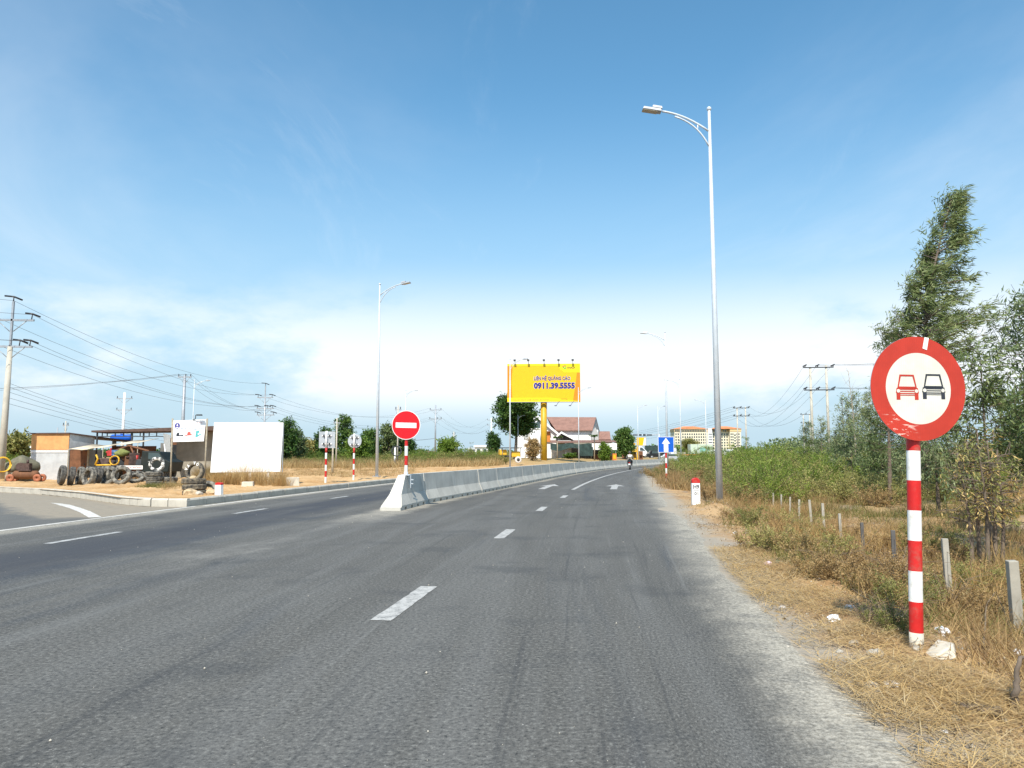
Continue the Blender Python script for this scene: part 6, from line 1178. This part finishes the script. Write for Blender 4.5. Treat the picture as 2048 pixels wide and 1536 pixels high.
protos = [shrub_proto(100, 1.5, 1.5, L_SCRUB, 30, 15, 13), shrub_proto(101, 1.6, 1.7, L_SCRUB, 30, 15, 13), shrub_proto(102, 1.4, 1.6, L_OLIVE, 28, 14, 13), shrub_proto(103, 1.5, 1.5, L_OLIVE, 27, 14, 13), shrub_proto(104, 1.1, 1.3, L_BROWN, 26, 13, 12), shrub_proto(105, 1.7, 1.6, L_LIGHT, 34, 18, 14, .07, .028)]
SCN = ['yellow green thorn bush in the scrub beyond the fence', 'yellow green thorn bush in the scrub beyond the fence', 'olive green thorn bush in the scrub beyond the fence', 'olive green thorn bush in the scrub beyond the fence', 'dry brown thorn bush at the edge of the scrub', 'bright green leafy bush in the scrub beyond the fence']
def shrub(x, y, k, s, sz=1.0, label=None, group=None, name='thorn_bush'):
    e = empty(name, (x, y, gz(x, y) - .05), random.uniform(0, 6.28), label or SCN[k], 'bush', group or ('scrub: ' + SCN[k]), s); e.scale = (s, s, s * sz); add('foliage', protos[k][0], e); add('stems', protos[k][1], e); return e
rs = random.Random(5); placed = []
def try_place(x, y, mind):
    if any((x - a) ** 2 + (y - b) ** 2 < mind * mind for a, b in placed): return False
    placed.append((x, y)); return True
cnt = 0
for tries in range(6000):
    y = 24 + 76 * rs.random() ** 1.25; px = rs.uniform(1330, 1960); x = (px - 1024) / FPX * y; s_ = x - float(fc(y))
    front = 25.5 + 2.5 * math.sin(px * .02) if px > 1470 else np.interp(px, [1330, 1400, 1470], [62, 42, 28])
    if px > 1760: front = max(front, np.interp(px, [1760, 1830, 1960], [26, 30, 24]))
    if s_ < 3.8 or y < front: continue
    md = .95 + .016 * y
    if not try_place(x, y, md): continue
    dep = y - front
    if dep < 2.5: k = rs.choice([2, 3, 3, 4, 4]); sc_ = rs.uniform(.6, .85)
    elif dep < 12: k = rs.choice([2, 3, 2, 0, 1]); sc_ = rs.uniform(.75, 1.0)
    else: k = rs.choice([0, 1, 0, 1, 5, 2]); sc_ = rs.uniform(.95, 1.25) * (1 + .004 * (y - 30))
    shrub(x, y, k, sc_, rs.uniform(.85, 1.05)); cnt += 1
    if cnt > 255: break
for px, Y, s_, k in ((1506, 70, 1.6, 5), (1530, 66, 1.9, 0), (1545, 62, 1.75, 4), (1520, 78, 1.8, 1), (1580, 75, 1.5, 2), (1350, 57, .9, 4), (1302, 51, .62, 4), (1312, 47, .55, 4), (1325, 44, .6, 3), (1345, 41, .62, 4), (1362, 46, .8, 3), (1385, 38, .8, 4), (1405, 34, .7, 3), (1375, 52, .9, 2), (1355, 66, .95, 2), (1395, 60, 1.1, 0), (1462, 26, .62, 4), (1480, 25, .6, 3), (1418, 24.5, .45, 4)):
    p_ = on(px, Y); shrub(p_.x, Y, k, s_)
WD = [(1500, 1098, .30, 4), (1545, 1105, .34, 3), (1590, 1112, .36, 4), (1622, 1150, .30, 4), (1648, 1120, .34, 3), (1690, 1160, .30, 4), (1730, 1190, .30, 4), (1765, 1168, .34, 4), (1800, 1215, .26, 3), (1690, 1085, .36, 4), (1560, 1070, .36, 4), (1500, 1052, .34, 3), (1470, 1040, .30, 4), (1860, 1175, .36, 4), (1910, 1230, .28, 4), (1950, 1190, .34, 3), (1985, 1230, .28, 4), (1790, 1265, .20, 3), (2030, 1180, .36, 4), (1605, 1075, .4, 2), (1745, 1110, .4, 4), (1850, 1110, .42, 3), (1900, 1130, .4, 4)]
for px, py, s_, k in WD:
    p_ = gp(px, py); shrub(p_.x, p_.y, k, s_, 1, {4: 'low dry brown weed on the verge among the fence posts', 3: 'low olive weed on the verge among the fence posts', 2: 'low olive weed on the verge among the fence posts'}[k], 'verge weeds %d' % (4 if k == 4 else 3), 'verge_weed')
# scrub strip along the far edge of the sandy ground
for tries in range(900):
    y = rs.uniform(80, 112); px = rs.uniform(540, 1010); x = (px - 1024) / FPX * y
    if x - float(fc(y)) > -16 or (px > 880 and y < 92): continue
    if not try_place(x, y, 2.0): continue
    k = rs.choice([4, 4, 2, 3, 2, 3, 0]) if y < 90 else rs.choice([2, 3, 0, 1, 5]); shrub(x, y, k, rs.uniform(.7, 1.0) * (1.0 if y < 95 else 1.3), rs.uniform(.7, .95), {4: 'dry brown bush in the strip behind the sandy ground', 2: 'olive green bush in the strip behind the sandy ground', 3: 'olive green bush in the strip behind the sandy ground', 0: 'yellow green bush in the strip behind the sandy ground', 1: 'yellow green bush in the strip behind the sandy ground', 5: 'bright green bush in the strip behind the sandy ground'}[k], 'strip of scrub %d' % {0: 0, 1: 0, 2: 2, 3: 2, 4: 4, 5: 5}[k], 'roadside_bush')
for px, Y in ((35, 56), (60, 58), (12, 60), (48, 66), (20, 52)): p_ = on(px, Y); shrub(p_.x, Y, 5 if px % 2 else 0, .9, 1, 'green bush growing behind the concrete pole and compressor', 'bushes behind the pole')
# distant tree line
def treeline(name, Y, px0, px1, hmin, hmax, lm, n, seed):
    r = np.random.default_rng(seed); px = r.uniform(px0, px1, n); x = (px - 1024) / FPX * Y; hh = hmin + (hmax - hmin) * np.clip(.5 + 1.4 * fbm(x / Y * 60, x * 0, 1.0, seed), 0, 1); z = r.uniform(0, 1, n) ** .7 * hh
    P = np.stack([x, Y + r.uniform(-12, 12, n), z + .2], 1); V, F = leaves(P, r.normal(size=(n, 3)), Y * .0035 * r.uniform(.6, 1.3, n), Y * .0022, r); add(name, npmesh(name, V, F, lm), None, kind='stuff', label='low line of far trees along the horizon', cat='trees')
treeline('far_trees', 330, -300, 1260, 1.2, 3.6, L_DARK, 26000, 5); treeline('far_trees', 420, 1180, 2500, 1.5, 7.0, L_DARK, 20000, 6); treeline('far_trees', 240, 1480, 1800, 1.0, 6.5, L_EUC2, 9000, 7); treeline('far_trees', 560, -400, 1000, 2, 6, L_EUC2, 14000, 8)

# ------------------------------------------------------------------ dry grass
G_STRAW = leafm('straw', [(0.26, 0.17, 0.07), (0.48, 0.32, 0.13), (0.66, 0.48, 0.22), (0.40, 0.27, 0.12), (0.58, 0.46, 0.26)], .3, .7)
G_BROWN = leafm('dry_brown_grass', [(0.16, 0.10, 0.045), (0.32, 0.20, 0.085), (0.46, 0.31, 0.14), (0.28, 0.22, 0.09), (0.56, 0.41, 0.20)], .3, .7)
G_ORANGE = leafm('russet_grass', [(0.25, 0.14, 0.05), (0.40, 0.24, 0.09), (0.52, 0.34, 0.14), (0.30, 0.23, 0.09)], .3, .7)
G_DEAD = leafm('dead_stalk', [(0.13, 0.085, 0.05), (0.26, 0.175, 0.09), (0.42, 0.30, 0.15), (0.20, 0.15, 0.10), (0.55, 0.41, 0.21)], .2, .8)
G_GREEN = leafm('green_grass', [(0.07, 0.085, 0.016), (0.13, 0.14, 0.030), (0.20, 0.19, 0.05), (0.30, 0.25, 0.09)], .35, .6)
def blades(X, Y, Z, h, az, lean, wd, curve, rng):
    n = len(X); B = np.stack([X, Y, Z], 1); d = np.stack([np.cos(az) * np.sin(lean), np.sin(az) * np.sin(lean), np.cos(lean)], 1); side = np.stack([-np.sin(az), np.cos(az), 0 * az], 1)
    tw = rng.uniform(0, 6.28, n); side = np.stack([np.cos(tw), np.sin(tw), 0 * tw], 1)
    h = h[:, None]; sag = np.stack([np.cos(az), np.sin(az), -.6 + 0 * az], 1) * (curve[:, None] * h); m = B + d * h * .55 + sag * .3; t = B + d * h + sag; w = (np.broadcast_to(wd, n) / 2)[:, None] * side
    V = np.stack([B - w, B + w, m + w * .8, t, m - w * .8], 1).reshape(-1, 3); i = np.arange(n)[:, None] * 5; return V, np.concatenate([i + np.array([[0, 1, 2, 4]]), i + np.array([[4, 2, 3, 3]])], 1).reshape(-1, 4)
def grass(name, X, Y, zf, hlo, hhi, mat, label, wd=.006, lean=(.05, .7), curve=(.0, .5), seed=0, lift=0.0, cat='grass'):
    r = np.random.default_rng(seed); n = len(X); Z = zf(X, Y) - .01 * (lift == 0) + lift * r.uniform(.2, 1, n); V, F = blades(X, Y, Z, r.uniform(hlo, hhi, n), r.uniform(0, 6.28, n), r.uniform(*lean, n), wd, r.uniform(*curve, n), r)
    V = V.reshape(-1, 5, 3); i = np.arange(n)[:, None] * 5; F = np.concatenate([i + np.array([[0, 1, 2, 4]])], 0); tri = i + np.array([[4, 2, 3]])
    me = npmesh(name, np.concatenate([V.reshape(-1, 3)]), F, mat)
    # tips as triangles need their own polygons: write both kinds at once
    me2 = bpy.data.meshes.new(name); nv = n * 5; me2.vertices.add(nv); me2.vertices.foreach_set('co', V.astype(np.float32).ravel()); me2.loops.add(n * 7)
    li = np.concatenate([F, tri], 1).astype(np.int32); me2.loops.foreach_set('vertex_index', li.ravel()); me2.polygons.add(2 * n); ls = (np.arange(n)[:, None] * 7 + np.array([[0, 4]])).ravel().astype(np.int32); me2.polygons.foreach_set('loop_start', ls); me2.polygons.foreach_set('loop_total', np.tile([4, 3], n).astype(np.int32)); me2.materials.append(mat); me2.update(); me2.validate(); bpy.data.meshes.remove(me)
    return add(name, me2, None, kind='stuff', label=label, cat=cat)
def scatter(n, y0, y1, s0, s1, rng, pw=1.0): y = y0 + (y1 - y0) * rng.uniform(0, 1, n) ** pw; s_ = s0 + (s1 - s0) * rng.uniform(0, 1, n); return fr(y) + s_, y
def tufts(nt, nb, y0, y1, s0, s1, rad, rng, pw=1.4, thr=-.1, sc=.5, seed=1):
    x, y = scatter(nt * 3, y0, y1, s0, s1, rng, pw); k = fbm(x, y, sc, seed) + rng.normal(size=len(x)) * .16 > thr; x, y = x[k][:nt], y[k][:nt]; m = len(x); a = rng.normal(size=(m, nb, 2)) * rad; return (x[:, None] + a[..., 0]).ravel(), (y[:, None] + a[..., 1]).ravel()
r_ = np.random.default_rng(50)
zr_ = lambda X, Y: z_right(X, Y); ze_ = lambda X, Y: z_earth(X, Y)
# straw lying flat along the asphalt edge
X, Y = scatter(36000, 2.6, 11, 2.02, 3.0, r_, 1.7); k = (fbm(X, Y, 1.9, 61) + .35 * (1 - np.abs((X - fr(Y)) - 2.4) / .45) + r_.normal(size=len(X)) * .22 > .04); X, Y = X[k], Y[k]; grass('straw_litter', X, Y, zr_, .05, .20, G_STRAW, 'flattened straw strewn along the asphalt edge', .0050, (1.2, 1.52), (0, .10), 51, .05)
X, Y = scatter(52000, 3, 26, 2.4, 10, r_, 1.5); k = fbm(X, Y, 1.4, 66) + r_.normal(size=len(X)) * .25 > .16; grass('straw_litter', X[k], Y[k], zr_, .06, .26, G_DEAD, 'dead stalks lying over the bare verge', .006, (1.1, 1.5), (0, .12), 52, .06)
X, Y = tufts(620, 44, 4.6, 24, 3.2, 9.5, .11, r_, 1.2, .20, .9, 71); grass('dry_grass', X, Y, zr_, .10, .42, G_BROWN, 'dry brown grass in tufts over the verge', .006, (.05, .95), (.05, .7), 53)
X, Y = tufts(330, 44, 4.3, 20, 2.9, 8, .10, r_, 1.2, .20, .9, 74); grass('straw_grass', X, Y, zr_, .10, .34, G_STRAW, 'pale straw coloured grass in tufts over the verge', .0055, (.15, 1.1), (.05, .8), 54)
X, Y = tufts(110, 60, 8, 22, 3.4, 7.0, .12, r_, 1.1, .25, .6, 78); grass('russet_grass', X, Y, zr_, .22, .60, G_ORANGE, 'upright russet grass between the road and the fence posts', .006, (.02, .55), (.0, .45), 55)
X, Y = tufts(150, 46, 6, 26, 2.7, 9, .11, r_, 1.2, .20, .8, 83); grass('green_weeds', X, Y, zr_, .08, .28, G_GREEN, 'patches of green weeds among the dry grass', .009, (.1, 1.0), (.05, .6), 56)
X, Y = tufts(1500, 34, 20, 60, 3.6, 34, .2, r_, 1.2, .05, .35, 87); grass('dry_grass', X, Y, zr_, .2, .62, G_BROWN, 'tall dry grass running back to the thorn scrub', .012, (.05, .8), (.0, .6), 57)
X, Y = tufts(900, 34, 9, 40, 5.5, 30, .18, r_, 1.2, .02, .35, 91); grass('green_grass', X, Y, zr_, .15, .5, G_GREEN, 'yellow green grass before the thorn scrub', .011, (.05, .8), (.0, .6), 58)
X, Y = tufts(330, 60, 30, 66, 2.6, 6.5, .2, r_, 1.0, -.1, .5, 95); grass('russet_grass', X, Y, zr_, .3, .9, G_BROWN, 'tall dry grass round the foot of the one way sign', .013, (.02, .6), (.0, .5), 59)
# left: dry growth round the boards and along the far strip
def box_tufts(n, nb, px0, px1, y0, y1, rad, rng): y = rng.uniform(y0, y1, n); x = (rng.uniform(px0, px1, n) - 1024) / FPX * y; a = rng.normal(size=(n, nb, 2)) * rad; return (x[:, None] + a[..., 0]).ravel(), (y[:, None] + a[..., 1]).ravel()
X, Y = box_tufts(90, 55, 428, 578, 29.0, 30.6, .10, r_); grass('russet_grass', X, Y, ze_, .25, .75, G_ORANGE, 'russet dry grass growing under the blank white board', .008, (.02, .5), (0, .4), 60)
X, Y = box_tufts(34, 14, 450, 560, 29.0, 29.5, .06, r_); grass('seed_stalks', X, Y, ze_, .7, 1.25, G_STRAW, 'tall thin seed stalks standing before the blank white board', .006, (.0, .25), (0, .3), 61)
X, Y = box_tufts(70, 40, 330, 430, 24.5, 33, .10, r_); grass('dry_grass', X, Y, ze_, .12, .38, G_BROWN, 'dry grass round the tyre stacks', .008, (.05, .8), (0, .5), 62)
X, Y = box_tufts(46, 40, 285, 360, 28.2, 30.6, .10, r_); grass('green_weeds', X, Y, ze_, .1, .3, G_GREEN, 'yellow green weeds before the small tyre stacks', .008, (.1, .9), (0, .5), 63)
X, Y = box_tufts(130, 36, 400, 440, 31, 36, .12, r_); grass('dry_brush', X, Y, ze_, .3, .9, G_BROWN, 'dry brush against the grey plaster wall', .01, (.02, .6), (0, .4), 64)
X, Y = box_tufts(420, 20, 560, 830, 42, 74, .16, r_); grass('dry_grass', X, Y, ze_, .1, .35, G_BROWN, 'sparse dry grass on the sandy bank', .012, (.1, .9), (0, .5), 65)
X, Y = box_tufts(1500, 30, 400, 1000, 76, 104, .3, r_); k = (X - fc(Y)) < -15; grass('dry_grass', X[k], Y[k], ze_, .4, 1.1, G_BROWN, 'dry grass filling the strip behind the sandy ground', .03, (.05, .6), (0, .4), 66)
X, Y = box_tufts(900, 26, 560, 1010, 84, 112, .3, r_); k = (X - fc(Y)) < -16; grass('green_grass', X[k], Y[k], ze_, .5, 1.3, G_GREEN, 'green growth in the strip behind the sandy ground', .035, (.05, .6), (0, .4), 67)

# ------------------------------------------------------------------ wire fence of concrete posts
fp = [(2010, 6.75, .62, M_POST, 9), (1880, 8.5, .60, M_POST, 7), (1776, 10.6, .58, M_POSTD, 6), (1716, 12.1, .56, M_POSTD, 5), (1673, 14.0, .56, M_POST, 5), (1640, 17.2, .62, M_POST, 6), (1616, 18.0, .60, M_POST, 6), (1591, 20.5, .5, M_POST, 6), (1573, 21.0, .56, M_POST, 5), (1556, 22.8, .5, M_POST, 5), (1541, 24.8, .5, M_POST, 5)]
f0 = on(2010, 6.75); fe = empty('wire_fence', f0, 0, 'broken fence of leaning concrete posts and sagging wire along the verge', 'fence'); tops = []
for i, (px, Y, h, mt, w) in enumerate(fp):
    b = on(px, Y); w_ = w / 100 * .95; m = MB(); m.box((0, 0, h / 2 - .1), (w_, w_ * .9, h + .2), None, 0, .93); o = m.build('post', mt, fe, b - f0, (random.uniform(-.06, .06), random.uniform(-.06, .06), R(-14 + random.uniform(-6, 6))), bevel=.006); tops.append(b - f0)
for hh in (.22, .46):
    for a, b in zip(tops[:-1], tops[1:]): m = MB(); m.tube([a.lerp(b, t) + Vector((0, 0, hh - .18 * t * (1 - t))) for t in np.linspace(0, 1, 9)], .0022, 4, caps=False); m.build('wire', M_RUST, fe)

# ------------------------------------------------------------------ litter, stones, fallen branches on the verge
M_BAG = pm('white_plastic_film', (0.80, 0.80, 0.80), .35, .04, 6, 0, .2); M_TEALB = pm('teal_plastic', (0.06, 0.36, 0.36), .4, .1, 6, 0, .1); M_PINK = pm('pink_white_wrapper', (0.70, 0.52, 0.55), .4, .15, 8, 0, .1); M_BOT = pm('dark_green_plastic', (0.02, 0.12, 0.07), .3, .1, 6, 0, 0)
def crumple(p, s, seed, mat, label, name='plastic_bag', cat='litter', flat=.5):
    bm = bmesh.new(); bmesh.ops.create_icosphere(bm, subdivisions=3, radius=.5); r = random.Random(seed); from mathutils import noise as mn; o_ = Vector((seed * 3.1, seed * 1.7, 0))
    for v in bm.verts: q = v.co * 4 + o_; k = 1 + .5 * mn.noise(q) + .35 * abs(mn.noise(q * 2.3)); v.co = Vector((v.co.x * k, v.co.y * k * .8, v.co.z * k * flat))
    me = bpy.data.meshes.new(name); bm.to_mesh(me); bm.free(); me.materials.append(mat); o = add(name, me, None, (p.x, p.y, p.z + s * flat * .38), r.uniform(0, 6), label=label, cat=cat); o.scale = (s,) * 3
def G(px, py): return gp(px, py)
for px, py, s, sd, mt, lab in ((1667, 1243, .16, 1, M_BAG, 'crumpled white plastic bag in the straw nearest the asphalt'), (1700, 1222, .15, 2, M_BAG, 'ball of white film behind the crumpled bag'), (1536, 1132, .16, 3, M_PINK, 'pink and white wrapper on the gravel edge'), (1556, 1126, .11, 4, M_BOT, 'dark green plastic scrap beside the pink wrapper'), (1470, 1068, .12, 5, M_BAG, 'small white scrap near the sandy path'), (1884, 1268, .17, 6, M_BAG, 'torn white bag beside the concrete chunk'), (2038, 1310, .12, 7, M_BAG, 'white scrap at the foot of the last fence post'), (2044, 1208, .13, 8, M_TEALB, 'teal plastic scrap past the fence'), (1564, 1215, .08, 9, M_BAG, 'thin white paper scrap on the gravel'), (1782, 1372, .14, 10, M_BAG, 'flat white rag trodden into the verge'), (1888, 1465, .05, 11, M_BAG, 'tiny white scrap in the roadside straw'), (1636, 1010 + 12, .10, 12, M_BAG, 'white scrap caught by the fence posts'), (1534, 1140, .07, 13, M_BAG, 'white cup lid beside the pink wrapper')):
    crumple(G(px, py), s * .62, sd, mt, lab, 'plastic_scrap' if s < .13 else 'plastic_bag', flat=.35 if 'flat' in lab or 'thin' in lab else .6)
m = MB(); m.raw([(-.20, -.09, 0), (.02, -.14, 0), (.17, .0, 0), (.10, .14, 0), (-.14, .08, 0), (-.15, -.05, .03), (.03, -.10, .13), (.15, .0, .10), (.08, .12, .12), (-.10, .06, .04)], [(5, 6, 7, 8, 9), (0, 1, 6, 5), (1, 2, 7, 6), (2, 3, 8, 7), (3, 4, 9, 8), (4, 0, 5, 9)]); q_ = G(1884, 1308); m.v = [(a * .72, b * .72, c * .72) for a, b, c in m.v]; m.build('concrete_chunk', M_CHUNK, None, q_ - Vector((0, 0, .01)), .3, bevel=.01, label='broken wedge of pale concrete at the foot of the sign', cat='rubble')
for i, (px, py, s, lab) in enumerate(((1750, 1312, .11, 'pale stone left of the sign foot'), (1708, 1290, .07, 'small stone beside the straw before the sign'), (1834, 1300, .06, 'little stone touching the sign foot'), (1745, 1420 - 40, .09, 'grey stone on the bare verge'), (1895, 1373, .05, 'small pale stone beside a dry stalk'), (1680, 1306, .05, 'little pale stone at the straw edge'), (1856, 1373, .045, 'pebble on the bare verge below the sign'), (1910, 1440, .05, 'pebble in the grey dirt'), (1800, 1340, .05, 'pebble between the sign foot and the rag'), (1955, 1398, .05, 'small stone below the last fence post'))):
    rock(G(px, py), s, 40 + i, M_GROCK, lab, 'stone', 'stone')
rr = np.random.default_rng(9); X, Y = scatter(2600, 2.8, 16, 1.9, 6.5, rr, 1.4); k = rr.uniform(0, 1, len(X)) > .2; X, Y = X[k], Y[k]; Zg = z_right(X, Y); s_ = .004 + .016 * rr.uniform(0, 1, len(X)) ** 3
oct_ = np.array([(1, 0, 0), (0, 1, 0), (-1, 0, 0), (0, -1, 0), (0, 0, .8), (0, 0, -.8)]); ocf = np.array([(0, 1, 4), (1, 2, 4), (2, 3, 4), (3, 0, 4), (1, 0, 5), (2, 1, 5), (3, 2, 5), (0, 3, 5)])
an = rr.uniform(0, 6.28, len(X)); rot = np.stack([np.stack([np.cos(an), -np.sin(an), 0 * an], -1), np.stack([np.sin(an), np.cos(an), 0 * an], -1), np.stack([0 * an, 0 * an, 1 + 0 * an], -1)], 1)
V = np.einsum('nij,kj->nki', rot, oct_) * s_[:, None, None] * rr.uniform(.7, 1.3, (len(X), 6, 1)) + np.stack([X, Y, Zg + s_ * .3], 1)[:, None]; F = (np.arange(len(X))[:, None, None] * 6 + ocf[None]).reshape(-1, 3)
add('gravel', npmesh('gravel', V, F, M_GROCK), None, kind='stuff', label='loose gravel along the asphalt edge', cat='gravel')
rl_ = np.random.default_rng(19); X, Y = scatter(26000, 2.8, 20, 2.1, 8, rl_, 1.5); k = fbm(X, Y, 1.1, 44) + rl_.normal(size=len(X)) * .3 > -.05; X, Y = X[k], Y[k]; D = rl_.normal(size=(len(X), 3)) * np.array([1, 1, .25]); V, F = leaves(np.stack([X, Y, z_right(X, Y) + .012 + .02 * rl_.uniform(0, 1, len(X))], 1), D, rl_.uniform(.02, .07, len(X)), rl_.uniform(.006, .018, len(X)), rl_)
add('leaf_litter', npmesh('leaf_litter', V, F, G_DEAD), None, kind='stuff', label='dead leaves and chips littering the verge soil', cat='litter')
xg, yg = RNG.uniform(-9, 2, 420), 3 + 24 * RNG.uniform(0, 1, 420) ** 1.6; s_ = .003 + .009 * RNG.uniform(0, 1, 420) ** 4; V = oct_[None] * s_[:, None, None] + np.stack([fc(yg) + xg, yg, s_ * .5], 1)[:, None]; F = (np.arange(420)[:, None, None] * 6 + ocf[None]).reshape(-1, 3); add('loose_grit', npmesh('grit', V, F, M_GROCK), None, kind='stuff', label='loose grit scattered on the asphalt', cat='gravel')
def branch(pts, r0, mat, label, name='fallen_branch'):
    P = [Vector(p) for p in pts]; o = P[0].copy(); m = MB(); n = len(P) * 4; V_ = [tuple(np.interp(t, range(len(P)), [p[i] for p in P]) - o[i] for i in range(3)) for t in np.linspace(0, len(P) - 1, n)]
    m.tube([Vector(v) + Vector((random.uniform(-1, 1), random.uniform(-1, 1), random.uniform(-1, 1))) * r0 * .5 for v in V_], [r0 * (1 - .75 * i / n) for i in range(n)], 7); m.build(name, mat, None, o, label=label, cat='branch')
def up(px, py, dz): return G(px, py) + Vector((0, 0, dz))
branch([up(2030, 1420, -.02), up(2032, 1420, .10), up(2044, 1415, .22), up(2075, 1400, .30)], .022, M_BARK, 'thick dark branch stub curving up at the verge')
branch([up(1700, 1180, .02), up(1740, 1215, .06), up(1790, 1250, .05), up(1820, 1262, .02)], .007, M_TWIG, 'thin dead branch sloping down to the sign foot'); branch([up(1965, 1330, .0), up(1975, 1250, .18), up(1995, 1230, .22), up(2030, 1290, .05)], .007, M_TWIG, 'arched dead stalk beside the last fence post')
branch([up(1900, 1395, .01), up(1960, 1420, .03), up(2010, 1450, .02)], .008, M_BARK, 'dark stick lying on the bare verge'); branch([up(1790, 1170, .0), up(1815, 1130, .25), up(1850, 1105, .5), up(1890, 1090, .62)], .008, M_TWIG, 'dead bough reaching up behind the sign pole'); branch([up(1700, 1120, .0), up(1740, 1110, .25), up(1775, 1090, .45)], .008, M_TWIG, 'dead bough leaning between the dark fence posts')
m = MB(); m.box((0, 0, .02), (.22, .07, .035)); m.build('wood_offcut', M_BARK, None, G(1955, 1425), R(-25), bevel=.01, label='short dark wood offcut on the bare verge', cat='wood')
b = MB(); n_ = 26; r9 = random.Random(3)
for i in range(n_): a = r9.uniform(0, 6.28); l = r9.uniform(.25, .75); b.tube([(0, 0, 0), (l * .4 * math.cos(a), l * .4 * math.sin(a), l * .6), (l * math.cos(a), l * math.sin(a), l * r9.uniform(.4, .9))], [.006, .004, .002], 4, caps=False)
me_b = b.mesh('bare_brush', M_TWIG)
for px, py in ((1770, 1135), (1748, 1140), (1800, 1180), (1735, 1255), (1786, 1262), (1690, 1125), (1900, 1215), (1655, 1150)): o = add('bare_brush', me_b, None, G(px, py), random.uniform(0, 6), label='tangle of bare brown twigs among the fence posts', cat='brush', group='bare brush by the fence'); o.scale = (random.uniform(.35, .7),) * 3
